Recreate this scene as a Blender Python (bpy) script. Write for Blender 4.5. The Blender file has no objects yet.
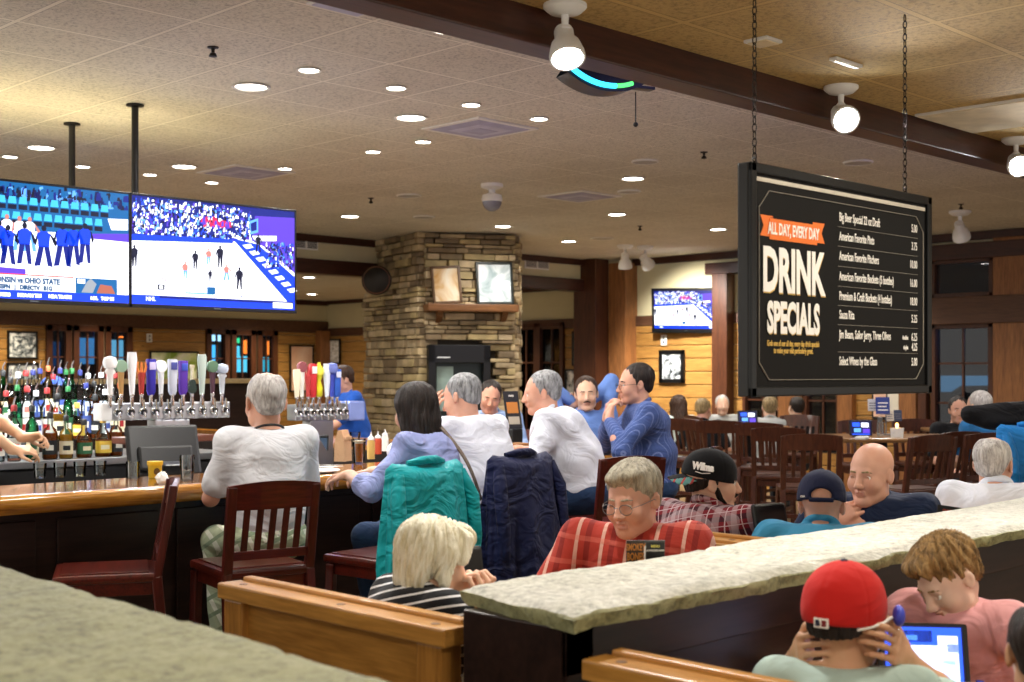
import bpy, bmesh, math, random
import numpy as np
from mathutils import Vector, Matrix, Euler
random.seed(7)
PI = math.pi
scene = bpy.context.scene
COL = scene.collection
# ---------------------------------------------------------------- frame of the place
# x runs along the bar towards the right-hand wall, y runs away to the far-left; the photographer stands at 0,0
FPX = 1295.0; HZ = 373.0; CAMZ = 1.60; RC = math.sqrt(.5)
def at(u, v, Y):
    X = (u-512)/FPX*Y
    return ((X+Y)*RC, (Y-X)*RC, CAMZ-(v-HZ)*Y/FPX)
def qy(u, q):      # depth where the ray at u meets the line y=q
    t = (u-512)/FPX
    return q/RC/(1-t)
def px(u, p):
    t = (u-512)/FPX
    return p/RC/(1+t)
def q_on(u, p):    # y coordinate on the wall x=p
    t = (u-512)/FPX
    return p*(1-t)/(1+t)
def p_on(u, q):
    t = (u-512)/FPX
    return q*(1+t)/(1-t)
def zat(v, Y): return CAMZ-(v-HZ)*Y/FPX
# ---------------------------------------------------------------- materials
def lin(c):
    return tuple(((x/12.92) if x <= .04045 else ((x+.055)/1.055)**2.4) for x in c)
def hexc(h):
    h = h or '808080'
    return lin(tuple(int(h[i:i+2], 16)/255 for i in (0, 2, 4)))
MATS = {}
def newmat(name):
    m = bpy.data.materials.new(name); m.use_nodes = True
    nt = m.node_tree; b = nt.nodes['Principled BSDF']
    MATS[name] = m
    return m, nt, b
def N(nt, t, **kw):
    n = nt.nodes.new(t)
    for k, v in kw.items():
        if k in n.inputs: n.inputs[k].default_value = v
        else: setattr(n, k, v)
    return n
def mix(nt, fac, a, b, blend='MIX'):
    n = nt.nodes.new('ShaderNodeMix'); n.data_type = 'RGBA'; n.blend_type = blend
    for sock, v in ((n.inputs[0], fac), (n.inputs[6], a), (n.inputs[7], b)):
        if isinstance(v, (int, float)): sock.default_value = v
        elif isinstance(v, tuple): sock.default_value = (*v[:3], 1)
        else: nt.links.new(v, sock)
    return n.outputs[2]
def ramp(nt, src, stops):
    n = nt.nodes.new('ShaderNodeValToRGB'); e = n.color_ramp.elements
    e[0].position, e[0].color = stops[0][0], (*stops[0][1][:3], 1)
    e[1].position, e[1].color = stops[1][0], (*stops[1][1][:3], 1)
    for p, c in stops[2:]:
        x = e.new(p); x.color = (*c[:3], 1)
    nt.links.new(src, n.inputs[0]); return n.outputs[0]
def coords(nt, scale=(1, 1, 1), rot=(0, 0, 0), src='Object'):
    tc = nt.nodes.new('ShaderNodeTexCoord'); mp = nt.nodes.new('ShaderNodeMapping')
    mp.inputs['Scale'].default_value = scale; mp.inputs['Rotation'].default_value = rot
    nt.links.new(tc.outputs[src], mp.inputs[0]); return mp.outputs[0]
def bump(nt, b, h, strength=.3, dist=.01):
    n = N(nt, 'ShaderNodeBump', Strength=strength, Distance=dist)
    nt.links.new(h, n.inputs['Height']); nt.links.new(n.outputs[0], b.inputs['Normal'])
def plain(name, c, rough=.5, metal=0., var=.12, scale=9, bmp=0., spec=None, coat=0., trans=0., alpha=1.):
    m, nt, b = newmat(name)
    c = hexc(c) if isinstance(c, str) else c
    n = N(nt, 'ShaderNodeTexNoise', Scale=scale, Detail=3.0)
    nt.links.new(coords(nt), n.inputs[0])
    dark = tuple(x*(1-var) for x in c); lit = tuple(min(1, x*(1+var)) for x in c)
    nt.links.new(ramp(nt, n.outputs[0], [(.3, dark), (.7, lit)]), b.inputs['Base Color'])
    b.inputs['Roughness'].default_value = rough; b.inputs['Metallic'].default_value = metal
    if spec is not None: b.inputs['Specular IOR Level'].default_value = spec
    if coat: b.inputs['Coat Weight'].default_value = coat; b.inputs['Coat Roughness'].default_value = .08
    if trans: b.inputs['Transmission Weight'].default_value = trans
    if bmp:
        n2 = N(nt, 'ShaderNodeTexNoise', Scale=scale*6, Detail=4.0); nt.links.new(coords(nt), n2.inputs[0])
        bump(nt, b, n2.outputs[0], bmp, .01)
    return m
def wood(name, c1, c2, axis='x', rough=.4, coat=0., grain=1., spec=.4, knots=False):
    m, nt, b = newmat(name); c1, c2 = hexc(c1), hexc(c2)
    s = {'x': (1.2, 14, 14), 'y': (14, 1.2, 14), 'z': (14, 14, 1.2)}[axis]
    co = coords(nt, tuple(v*grain for v in s))
    n = N(nt, 'ShaderNodeTexNoise', Scale=1.6, Detail=6.0, Roughness=.62, Distortion=.6); nt.links.new(co, n.inputs[0])
    col = ramp(nt, n.outputs[0], [(.3, c1), (.7, c2)])
    n3 = N(nt, 'ShaderNodeTexNoise', Scale=6.0, Detail=3.0); nt.links.new(co, n3.inputs[0])
    col = mix(nt, .35, col, ramp(nt, n3.outputs[0], [(.35, tuple(x*.6 for x in c1)), (.65, c2)]), 'MIX')
    if knots:
        v = N(nt, 'ShaderNodeTexVoronoi', Scale=3.2); nt.links.new(coords(nt, {'x': (.6, 1.6, 1.6), 'y': (1.6, .6, 1.6), 'z': (1.6, 1.6, .6)}[axis]), v.inputs[0])
        col = mix(nt, ramp(nt, v.outputs[0], [(.0, (1, 1, 1)), (.10, (0, 0, 0))]), col, tuple(x*.35 for x in c1))
    nt.links.new(col, b.inputs['Base Color'])
    b.inputs['Roughness'].default_value = rough; b.inputs['Specular IOR Level'].default_value = spec
    if coat: b.inputs['Coat Weight'].default_value = coat; b.inputs['Coat Roughness'].default_value = .07
    bump(nt, b, n3.outputs[0], .15, .003)
    return m
def emit(name, c, s=1.):
    m, nt, b = newmat(name); c = hexc(c) if isinstance(c, str) else c
    b.inputs['Base Color'].default_value = (*[x*.05 for x in c], 1); b.inputs['Roughness'].default_value = .3
    b.inputs['Emission Color'].default_value = (*c, 1); b.inputs['Emission Strength'].default_value = s
    return m
def glass(name, c=(1, 1, 1), rough=.02):
    m = bpy.data.materials.new(name); m.use_nodes = True; MATS[name] = m; nt = m.node_tree; nt.nodes.clear()
    o = nt.nodes.new('ShaderNodeOutputMaterial'); g = N(nt, 'ShaderNodeBsdfGlossy', Roughness=rough)
    t = nt.nodes.new('ShaderNodeBsdfTransparent'); t.inputs[0].default_value = (*c, 1)
    fr = N(nt, 'ShaderNodeFresnel', IOR=1.5); mx = nt.nodes.new('ShaderNodeMixShader')
    nt.links.new(fr.outputs[0], mx.inputs[0]); nt.links.new(t.outputs[0], mx.inputs[1]); nt.links.new(g.outputs[0], mx.inputs[2])
    nt.links.new(mx.outputs[0], o.inputs[0]); return m
def cloth(name, c, rough=.85, fold=.5, pat=None, sheen=.06):
    """woven cloth; pat(nt) may return a colour socket"""
    m, nt, b = newmat(name); c = hexc(c) if isinstance(c, str) else c
    if pat is None:
        n = N(nt, 'ShaderNodeTexNoise', Scale=5.0, Detail=3.0); nt.links.new(coords(nt), n.inputs[0])
        col = ramp(nt, n.outputs[0], [(.3, tuple(x*.88 for x in c)), (.7, tuple(min(1, x*1.08) for x in c))])
    else: col = pat(nt)
    nt.links.new(col, b.inputs['Base Color'])
    b.inputs['Roughness'].default_value = rough; b.inputs['Sheen Weight'].default_value = sheen
    b.inputs['Specular IOR Level'].default_value = .25
    n = N(nt, 'ShaderNodeTexNoise', Scale=5.5, Detail=2.5, Distortion=1.6); nt.links.new(coords(nt, (1, 1, 1.6), (.4, .5, .2)), n.inputs[0])
    bump(nt, b, n.outputs[0], fold, .04)
    return m
def band(nt, co, axis, freq, duty, phase=0.):
    """0/1 stripes along an axis"""
    sp = nt.nodes.new('ShaderNodeSeparateXYZ'); nt.links.new(co, sp.inputs[0])
    m1 = N(nt, 'ShaderNodeMath', operation='MULTIPLY_ADD'); m1.inputs[1].default_value = freq; m1.inputs[2].default_value = phase+50
    nt.links.new(sp.outputs['XYZ'.index(axis)], m1.inputs[0])
    m2 = N(nt, 'ShaderNodeMath', operation='FRACT'); nt.links.new(m1.outputs[0], m2.inputs[0])
    m3 = N(nt, 'ShaderNodeMath', operation='LESS_THAN'); m3.inputs[1].default_value = duty; nt.links.new(m2.outputs[0], m3.inputs[0])
    return m3.outputs[0]
# ---------------------------------------------------------------- mesh builder
class MB:
    def __init__(s): s.v = []; s.f = []; s.m = []; s.mats = []; s.M = Matrix.Identity(4)
    def mi(s, mat):
        if mat not in s.mats: s.mats.append(mat)
        return s.mats.index(mat)
    def add(s, vs, fs, mat, M=None):
        o = len(s.v); T = s.M if M is None else s.M @ M
        s.v += [tuple(T @ Vector(v)) for v in vs]; i = s.mi(mat)
        s.f += [tuple(o+k for k in f) for f in fs]; s.m += [i]*len(fs); return s
    def box(s, c, d, mat, bev=0., rot=None):
        x, y, z = (d[0]/2, d[1]/2, d[2]/2); T = Matrix.Translation(c)
        if rot: T = T @ Euler(rot).to_matrix().to_4x4()
        if bev <= 0:
            vs = [(i*x, j*y, k*z) for i in (-1, 1) for j in (-1, 1) for k in (-1, 1)]
            fs = [(0, 1, 3, 2), (4, 6, 7, 5), (0, 4, 5, 1), (2, 3, 7, 6), (0, 2, 6, 4), (1, 5, 7, 3)]
            return s.add(vs, fs, mat, T)
        b = min(bev, x*.9, y*.9, z*.9)
        bm = bmesh.new(); bmesh.ops.create_cube(bm, size=1)
        for v in bm.verts: v.co = Vector((v.co.x*2*x, v.co.y*2*y, v.co.z*2*z))
        bmesh.ops.bevel(bm, geom=list(bm.edges), offset=b, segments=2, affect='EDGES', profile=.6)
        bm.verts.index_update(); vs = [tuple(v.co) for v in bm.verts]; fs = [tuple(v.index for v in f.verts) for f in bm.faces]; bm.free()
        return s.add(vs, fs, mat, T)
    def b2(s, a, b, mat, bev=0.):
        return s.box([(a[i]+b[i])/2 for i in range(3)], [abs(b[i]-a[i]) for i in range(3)], mat, bev)
    def lathe(s, prof, mat, c=(0, 0, 0), n=24, axis=None):
        vs = []; fs = []
        for r, z in prof:
            for i in range(n):
                a = 2*PI*i/n; vs.append((r*math.cos(a), r*math.sin(a), z))
        for j in range(len(prof)-1):
            for i in range(n):
                k = (i+1) % n; fs.append((j*n+i, j*n+k, (j+1)*n+k, (j+1)*n+i))
        if prof[0][0] > 1e-5: fs.append(tuple(range(n))[::-1])
        if prof[-1][0] > 1e-5: fs.append(tuple((len(prof)-1)*n+i for i in range(n)))
        T = Matrix.Translation(c)
        if axis is not None: T = T @ Vector(axis).to_track_quat('Z', 'Y').to_matrix().to_4x4()
        return s.add(vs, fs, mat, T)
    def tube(s, pts, r, mat, n=10):
        pts = [Vector(p) for p in pts]; vs = []; fs = []; up = None
        rs = r if isinstance(r, (list, tuple)) else [r]*len(pts)
        for i, p in enumerate(pts):
            d = (pts[min(i+1, len(pts)-1)]-pts[max(i-1, 0)]).normalized()
            if up is None: up = d.orthogonal().normalized()
            up = (up-d*up.dot(d)).normalized(); w = d.cross(up)
            for k in range(n):
                a = 2*PI*k/n; vs.append(tuple(p+(up*math.cos(a)+w*math.sin(a))*rs[i]))
        for j in range(len(pts)-1):
            for i in range(n):
                k = (i+1) % n; fs.append((j*n+i, j*n+k, (j+1)*n+k, (j+1)*n+i))
        fs.append(tuple(range(n))[::-1]); fs.append(tuple((len(pts)-1)*n+i for i in range(n)))
        return s.add(vs, fs, mat)
    def bar(s, a, b, w, t, mat, bev=0., up=(0, 0, 1)):
        a, b = Vector(a), Vector(b); d = b-a; L = d.length; d.normalize(); up = Vector(up)
        x = up.cross(d)
        if x.length < 1e-4: x = Vector((1, 0, 0)).cross(d)
        x.normalize(); y = d.cross(x)
        R = Matrix((x, y, d)).transposed().to_4x4(); old = s.M
        s.M = old @ Matrix.Translation((a+b)/2) @ R; s.box((0, 0, 0), (w, t, L), mat, bev); s.M = old; return s
    def prism(s, poly, z0, z1, mat, M=None):
        n = len(poly); vs = [(x, y, z0) for x, y in poly]+[(x, y, z1) for x, y in poly]
        fs = [tuple(range(n))[::-1], tuple(range(n, 2*n))]+[(i, (i+1) % n, n+(i+1) % n, n+i) for i in range(n)]
        return s.add(vs, fs, mat, M)
    def sphere(s, c, r, mat, n=16, sc=(1, 1, 1), z0=-1., z1=1.):
        prof = []; m = n//2
        for j in range(m+1):
            a = -PI/2+PI*j/m; z = math.sin(a)
            if z < z0-1e-6 or z > z1+1e-6: continue
            prof.append((max(math.cos(a), 0)*r, z*r))
        vs = []; fs = []
        for rr, z in prof:
            for i in range(n):
                a = 2*PI*i/n; vs.append((c[0]+rr*math.cos(a)*sc[0], c[1]+rr*math.sin(a)*sc[1], c[2]+z*sc[2]))
        for j in range(len(prof)-1):
            for i in range(n):
                k = (i+1) % n; fs.append((j*n+i, j*n+k, (j+1)*n+k, (j+1)*n+i))
        return s.add(vs, fs, mat)
    def build(s, name, parent=None, smooth=None, loc=None):
        me = bpy.data.meshes.new(name); me.from_pydata(s.v, [], s.f)
        for m in s.mats: me.materials.append(m)
        me.polygons.foreach_set('material_index', s.m); me.update(); me.validate()
        bm = bmesh.new(); bm.from_mesh(me)
        bmesh.ops.recalc_face_normals(bm, faces=bm.faces); bm.to_mesh(me); bm.free()
        if smooth is not None:
            me.polygons.foreach_set('use_smooth', [True]*len(me.polygons))
            me.set_sharp_from_angle(angle=math.radians(smooth))
        o = bpy.data.objects.new(name, me); COL.objects.link(o)
        if parent is not None: o.parent = parent
        if loc is not None: o.location = loc
        return o
def tag(o, label=None, cat=None, group=None, kind=None):
    for k, v in (('label', label), ('category', cat), ('group', group), ('kind', kind)):
        if v: o[k] = v
    return o
def thing(name, label, cat, loc=(0, 0, 0), rz=0., group=None):
    o = bpy.data.objects.new(name, None); COL.objects.link(o); o.empty_display_size = .05
    o.location = loc; o.rotation_euler = (0, 0, rz); return tag(o, label, cat, group)
KIDS = {}
def copy_tree(o, parent=None):
    c = o.copy(); COL.objects.link(c); c.parent = parent
    for ch in list(o.children): copy_tree(ch, c)
    return c
def dup(root, loc, rz, label, group=None, scale=None):
    c = copy_tree(root); c.location = loc; c.rotation_euler = (0, 0, rz); c['label'] = label
    if group: c['group'] = group
    if scale: c.scale = scale
    return c
def struct(mb, name, smooth=None):
    o = mb.build(name, smooth=smooth); o['kind'] = 'structure'; return o
_fc = {}
def text(s, size, mat, M, name='lettering', parent=None, xs=1., bold=0., align='CENTER', ext=.0004, spacing=1.):
    cu = bpy.data.curves.new('t', 'FONT'); cu.body = s; cu.size = size; cu.align_x = align; cu.align_y = 'CENTER'
    cu.extrude = ext; cu.offset = bold; cu.resolution_u = 3; cu.space_character = spacing
    o = bpy.data.objects.new('t', cu); COL.objects.link(o)
    dg = bpy.context.evaluated_depsgraph_get(); me = bpy.data.meshes.new_from_object(o.evaluated_get(dg))
    bpy.data.objects.remove(o); bpy.data.curves.remove(cu)
    me.transform(Matrix.Diagonal((xs, 1, 1, 1))); me.transform(M); me.materials.clear(); me.materials.append(mat); me.name = name
    o = bpy.data.objects.new(name, me); COL.objects.link(o)
    if parent is not None: o.parent = parent
    return o
def frame_mat(origin, xaxis, yaxis):
    x = Vector(xaxis).normalized(); y = Vector(yaxis).normalized(); z = x.cross(y)
    return Matrix.Translation(origin) @ Matrix((x, y, z)).transposed().to_4x4()
# ---------------------------------------------------------------- implicit surfaces (bodies, clothes, hair)
def nrm(v):
    v = np.array(v, float); return v/np.linalg.norm(v)
def rotm(yaw=0, pitch=0, roll=0):
    """yaw: to own left, pitch: forward/down, roll: to own right; forward is +y"""
    return np.array(Euler((-pitch, roll, yaw), 'ZYX').to_matrix()) if False else np.array((Matrix.Rotation(yaw, 3, 'Z') @ Matrix.Rotation(-pitch, 3, 'X') @ Matrix.Rotation(roll, 3, 'Y')))
class SDF:
    def __init__(s): s.ops = []; s.R = np.eye(3); s.t = np.zeros(3); s.sc = 1.
    def fr(s, R=None, t=(0, 0, 0), sc=1.): s.R = np.eye(3) if R is None else R; s.t = np.array(t, float); s.sc = sc; return s
    def P(s, p): return s.t+s.R @ (np.array(p, float)*s.sc)
    def cap(s, a, b, ra, rb=None, k=.02, sub=False):
        rb = ra if rb is None else rb; a, b = s.P(a), s.P(b)
        s.ops.append(('c', a, b, ra*s.sc, rb*s.sc, k*s.sc, sub, np.minimum(a-ra*s.sc, b-rb*s.sc), np.maximum(a+ra*s.sc, b+rb*s.sc))); return s
    def ell(s, c, r, k=.02, sub=False, rot=None):
        c = s.P(c); R = s.R if rot is None else s.R @ rot; r = np.array(r, float)*s.sc
        e = np.sqrt(((R*r)**2).sum(1))
        s.ops.append(('e', c, R, r, None, k*s.sc, sub, c-e, c+e)); return s
    def cut(s, n, p, k=.004):
        """keep the side opposite to n"""
        n = s.R @ nrm(n); s.ops.append(('p', n, float(n @ s.P(p)), None, None, k*s.sc, True, None, None)); return s
    def torus(s, c, n, R0, r, k=.01):
        c = s.P(c); n = s.R @ nrm(n); R0 *= s.sc; r *= s.sc
        s.ops.append(('t', c, n, R0, r, k, False, c-R0-r, c+R0+r)); return s
    def mesh(s, h):
        lo = np.min([o[7] for o in s.ops if not o[6]], 0)-3*h; hi = np.max([o[8] for o in s.ops if not o[6]], 0)+3*h
        n = np.ceil((hi-lo)/h).astype(int)+1
        F = np.full(n, .2, np.float32); ax = [(lo[i]+h*np.arange(n[i])).astype(np.float32) for i in range(3)]
        for o in s.ops:
            k = o[5]
            if o[0] == 'p':
                d = o[1][0]*ax[0][:, None, None]+o[1][1]*ax[1][None, :, None]+o[1][2]*ax[2][None, None, :]-o[2]
                hh = np.clip(.5-.5*(-F+d)/k*-1-0, 0, 1)
                # smooth max(F, d)
                t = np.clip(.5+.5*(d-F)/k, 0, 1); F = F*(1-t)+d*t+k*t*(1-t); continue
            m = k+2.5*h
            i0 = np.clip(np.floor((o[7]-m-lo)/h).astype(int), 0, n-1); i1 = np.clip(np.ceil((o[8]+m-lo)/h).astype(int)+1, 1, n)
            if np.any(i1 <= i0): continue
            X = ax[0][i0[0]:i1[0]][:, None, None]; Y = ax[1][i0[1]:i1[1]][None, :, None]; Z = ax[2][i0[2]:i1[2]][None, None, :]
            if o[0] == 'c':
                a, b = o[1], o[2]; ba = b-a; L = max(float(ba @ ba), 1e-9)
                px_, py_, pz_ = X-a[0], Y-a[1], Z-a[2]
                t = np.clip((px_*ba[0]+py_*ba[1]+pz_*ba[2])/L, 0, 1)
                d = np.sqrt((px_-ba[0]*t)**2+(py_-ba[1]*t)**2+(pz_-ba[2]*t)**2)-(o[3]+(o[4]-o[3])*t)
            elif o[0] == 'e':
                c, R, r = o[1], o[2], o[3]; q = [X-c[0], Y-c[1], Z-c[2]]
                l = [sum(q[j]*R[j, i] for j in range(3)) for i in range(3)]
                k0 = np.sqrt(sum((l[i]/r[i])**2 for i in range(3))); k1 = np.sqrt(sum((l[i]/r[i]**2)**2 for i in range(3)))+1e-6
                d = k0*(k0-1)/k1
            else:
                c, nn = o[1], o[2]; q = [X-c[0], Y-c[1], Z-c[2]]
                hgt = sum(q[i]*nn[i] for i in range(3)); rad = np.sqrt(np.maximum(sum(q[i]**2 for i in range(3))-hgt**2, 0))
                d = np.sqrt((rad-o[3])**2+hgt**2)-o[4]
            S = F[i0[0]:i1[0], i0[1]:i1[1], i0[2]:i1[2]]
            if o[6]:
                d = -d; t = np.clip(.5+.5*(d-S)/k, 0, 1); S[...] = S*(1-t)+d*t+k*t*(1-t)
            else:
                t = np.clip(.5+.5*(S-d)/k, 0, 1); S[...] = S*(1-t)+d*t-k*t*(1-t)
        return surfnet(F, lo, h)
def surfnet(F, lo, h):
    sg = F < 0; n = np.array(F.shape)
    def sl(A, d): return A[d[0]:n[0]-1+d[0], d[1]:n[1]-1+d[1], d[2]:n[2]-1+d[2]]
    C = [(i, j, k) for i in (0, 1) for j in (0, 1) for k in (0, 1)]
    cnt = sum(sl(sg, c).astype(np.int8) for c in C); act = (cnt > 0) & (cnt < 8)
    idx = np.argwhere(act); acc = np.zeros((len(idx), 3)); num = np.zeros(len(idx))
    for c0 in C:
        for d in ((1, 0, 0), (0, 1, 0), (0, 0, 1)):
            c1 = tuple(c0[i]+d[i] for i in range(3))
            if max(c1) > 1: continue
            a = F[tuple((idx+c0).T)]; b = F[tuple((idx+c1).T)]; m = (a < 0) != (b < 0)
            t = np.where(m, a/np.where(m, a-b, 1), 0)
            acc += (np.array(c0)[None]+t[:, None]*np.array(d)[None])*m[:, None]; num += m
    V = (idx+acc/num[:, None])*h+lo
    gid = np.full(n-1, -1, np.int64); gid[tuple(idx.T)] = np.arange(len(idx)); faces = []
    for a in range(3):
        b, c = (a+1) % 3, (a+2) % 3
        s0 = [slice(None)]*3; s1 = [slice(None)]*3; s0[a] = slice(0, n[a]-1); s1[a] = slice(1, n[a])
        for x in (b, c): s0[x] = slice(1, n[x]-1); s1[x] = slice(1, n[x]-1)
        A = sg[tuple(s0)]; B = sg[tuple(s1)]
        for flip, M in ((False, A & ~B), (True, ~A & B)):
            e = np.argwhere(M)
            if not len(e): continue
            off = np.zeros(3, int); off[b] = 1; off[c] = 1; e = e+off
            def g(db, dc):
                q = e.copy(); q[:, b] += db; q[:, c] += dc; return gid[tuple(q.T)]
            quad = np.stack([g(-1, -1), g(0, -1), g(0, 0), g(-1, 0)], 1)
            if flip: quad = quad[:, ::-1]
            faces.append(quad)
    return V, np.concatenate(faces)
def np_obj(name, V, Fq, mats, parent=None, disp=None, region=None):
    me = bpy.data.meshes.new(name); nv, nf = len(V), len(Fq)
    me.vertices.add(nv); me.vertices.foreach_set('co', np.ascontiguousarray(V, np.float32).ravel())
    me.loops.add(nf*4); me.loops.foreach_set('vertex_index', np.ascontiguousarray(Fq, np.int32).ravel())
    me.polygons.add(nf); me.polygons.foreach_set('loop_start', np.arange(0, nf*4, 4, dtype=np.int32))
    me.polygons.foreach_set('loop_total', np.full(nf, 4, np.int32)); me.update(calc_edges=True)
    if disp is not None:
        nn = np.zeros(nv*3, np.float32); me.vertices.foreach_get('normal', nn); nn = nn.reshape(-1, 3)
        V = V+nn*disp(V, nn)[:, None]; me.vertices.foreach_set('co', np.ascontiguousarray(V, np.float32).ravel())
    me.polygons.foreach_set('use_smooth', np.ones(nf, bool))
    for m in mats: me.materials.append(m)
    if region is not None:
        cen = V[Fq].mean(1); me.polygons.foreach_set('material_index', region(cen).astype(np.int32))
    me.validate(); me.update()
    o = bpy.data.objects.new(name, me); COL.objects.link(o)
    if parent is not None: o.parent = parent
    return o
def folds(amp=.005, ph=0., f=1.):
    def d(V, nn):
        x, y, z = V.T*f
        a = np.sin(29*(z+.45*x)+3*np.sin(5*x+ph)+2.2*np.sin(8*y+1.3*ph))
        b = np.sin(25*(x-.3*z+.5*y)+2.6*np.sin(9*z+ph)+ph)
        w = .5+.5*np.sin(5*x+4*z+ph)*np.sin(6*y-3*z+2*ph)
        return amp*(a*w+.7*b*(1-w))
    return d
# ================================================================ materials used below
M_floor = None
def mk_floor():
    m, nt, b = newmat('floor_tile')
    co = coords(nt)
    br = N(nt, 'ShaderNodeTexBrick', Scale=1.0); br.offset = 0.; br.inputs['Brick Width'].default_value = .45; br.inputs['Row Height'].default_value = .45
    br.inputs['Mortar Size'].default_value = .006
    br.inputs['Color1'].default_value = (*hexc('8d7b5e'), 1); br.inputs['Color2'].default_value = (*hexc('7c6b50'), 1); br.inputs['Mortar'].default_value = (*hexc('443a2c'), 1)
    nt.links.new(co, br.inputs[0]); n = N(nt, 'ShaderNodeTexNoise', Scale=3., Detail=5.); nt.links.new(co, n.inputs[0])
    nt.links.new(mix(nt, .5, br.outputs[0], mix(nt, 1., br.outputs[0], ramp(nt, n.outputs[0], [(.3, (.5, .5, .5)), (.7, (1, 1, 1))]), 'MULTIPLY')), b.inputs['Base Color'])
    b.inputs['Roughness'].default_value = .35; return m
def mk_ceiling(name, c, ox, oy, tile=.61):
    m, nt, b = newmat(name); c = hexc(c); co = coords(nt)
    sp = nt.nodes.new('ShaderNodeSeparateXYZ'); nt.links.new(co, sp.inputs[0]); lines = []
    for ax, off in (('X', ox), ('Y', oy)):
        a = N(nt, 'ShaderNodeMath', operation='MULTIPLY_ADD'); a.inputs[1].default_value = 1/tile; a.inputs[2].default_value = 100-off/tile+.5
        nt.links.new(sp.outputs[ax], a.inputs[0]); f = N(nt, 'ShaderNodeMath', operation='FRACT'); nt.links.new(a.outputs[0], f.inputs[0])
        s = N(nt, 'ShaderNodeMath', operation='SUBTRACT'); s.inputs[1].default_value = .5; nt.links.new(f.outputs[0], s.inputs[0])
        ab = N(nt, 'ShaderNodeMath', operation='ABSOLUTE'); nt.links.new(s.outputs[0], ab.inputs[0])
        lt = N(nt, 'ShaderNodeMath', operation='LESS_THAN'); lt.inputs[1].default_value = .020; nt.links.new(ab.outputs[0], lt.inputs[0]); lines.append(lt.outputs[0])
        lt2 = N(nt, 'ShaderNodeMath', operation='LESS_THAN'); lt2.inputs[1].default_value = .026; nt.links.new(ab.outputs[0], lt2.inputs[0]); lines.append(lt2.outputs[0])
    mx = N(nt, 'ShaderNodeMath', operation='MAXIMUM'); nt.links.new(lines[0], mx.inputs[0]); nt.links.new(lines[2], mx.inputs[1])
    mx2 = N(nt, 'ShaderNodeMath', operation='MAXIMUM'); nt.links.new(lines[1], mx2.inputs[0]); nt.links.new(lines[3], mx2.inputs[1])
    n = N(nt, 'ShaderNodeTexNoise', Scale=58., Detail=4., Roughness=.7); nt.links.new(co, n.inputs[0])
    n2 = N(nt, 'ShaderNodeTexNoise', Scale=.9, Detail=2.); nt.links.new(co, n2.inputs[0])
    col = ramp(nt, n.outputs[0], [(.33, tuple(x*.55 for x in c)), (.50, c), (.8, tuple(min(1, x*1.15) for x in c))])
    col = mix(nt, .5, col, mix(nt, 1., col, ramp(nt, n2.outputs[0], [(.35, (.75, .72, .68)), (.65, (1, 1, 1))]), 'MULTIPLY'))
    col = mix(nt, mx2.outputs[0], col, tuple(x*.45 for x in c)); col = mix(nt, mx.outputs[0], col, tuple(min(1, x*1.12) for x in c))
    nt.links.new(col, b.inputs['Base Color']); b.inputs['Roughness'].default_value = .9
    bump(nt, b, n.outputs[0], .5, .006); return m
def mk_stonecap(name, c1, c2, c3, rough=.6):
    m, nt, b = newmat(name); c1, c2, c3 = hexc(c1), hexc(c2), hexc(c3); co = coords(nt)
    n = N(nt, 'ShaderNodeTexNoise', Scale=7., Detail=8., Roughness=.7, Distortion=.5); nt.links.new(co, n.inputs[0])
    n2 = N(nt, 'ShaderNodeTexNoise', Scale=45., Detail=6., Roughness=.8); nt.links.new(co, n2.inputs[0])
    col = ramp(nt, n.outputs[0], [(.25, c1), (.5, c2), (.75, c3)])
    col = mix(nt, .62, col, ramp(nt, n2.outputs[0], [(.36, tuple(x*.35 for x in c1)), (.50, c2), (.66, c3)]))
    nt.links.new(col, b.inputs['Base Color']); b.inputs['Roughness'].default_value = rough
    ad = mix(nt, .5, n.outputs[0], n2.outputs[0]); bump(nt, b, ad, .9, .015); return m
M_floor = mk_floor()
M_ceil = mk_ceiling('ceiling_tile', 'd6d0c0', .29, 4.9)
M_ceil2 = mk_ceiling('ceiling_tile_warmlit', 'b99c62', .5, 2.72)  # same tile as the main ceiling; warm lamplight put into its golden colour
M_cream = plain('cream_paint', 'cfc6a0', .8, var=.04, scale=2)
M_trim = wood('dark_trim', '2e1610', '4c281c', 'x', .35)
M_trimy = wood('dark_trim_y', '2e1610', '4c281c', 'y', .35)
M_trimz = wood('dark_trim_z', '3a1e12', '5c3520', 'z', .4)
M_postz = wood('post_wood_z', '74492a', 'a56f40', 'z', .45)
M_sidy = wood('siding_y', '8a5f2a', 'b98a48', 'y', .5, knots=True)
M_sidx = wood('siding_x', '8a5f2a', 'b98a48', 'x', .5, knots=True)
M_gap = plain('shadow_gap_wood', '3a2411', .8)
M_brown = wood('brown_band', '4a2f20', '644430', 'y', .5)
M_pine = wood('pine_y', 'a8722f', 'd39a4c', 'y', .32, coat=.25, knots=True)
M_pinez = wood('pine_z', '9c682b', 'c88e44', 'z', .32, coat=.25)
M_mahog = wood('mahogany_z', '36110c', '5e2018', 'z', .3, coat=.3)
M_mahogx = wood('mahogany_x', '3c140e', '6a241a', 'x', .28, coat=.35)
M_chbr = wood('brown_chair_z', '35180f', '5a2e1c', 'z', .35, coat=.2)
M_dkpanel = wood('dark_panel', '190d0b', '33201a', 'x', .35, grain=.7)
M_dkpanely = wood('dark_panel_y', '190d0b', '33201a', 'y', .35, grain=.7)
M_glasspane = glass('window_glass', (.55, .6, .68)); M_clear = glass('clear_glass', (.93, .96, .96))
M_black = plain('black_plastic', '0b0c0e', .35, var=.2); M_blackm = plain('black_matte', '101012', .7, var=.2)
M_steel = plain('brushed_steel', 'b4b6b8', .28, 1., var=.05); M_steeld = plain('worn_steel', '7c8084', .4, .9, var=.1)
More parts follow.
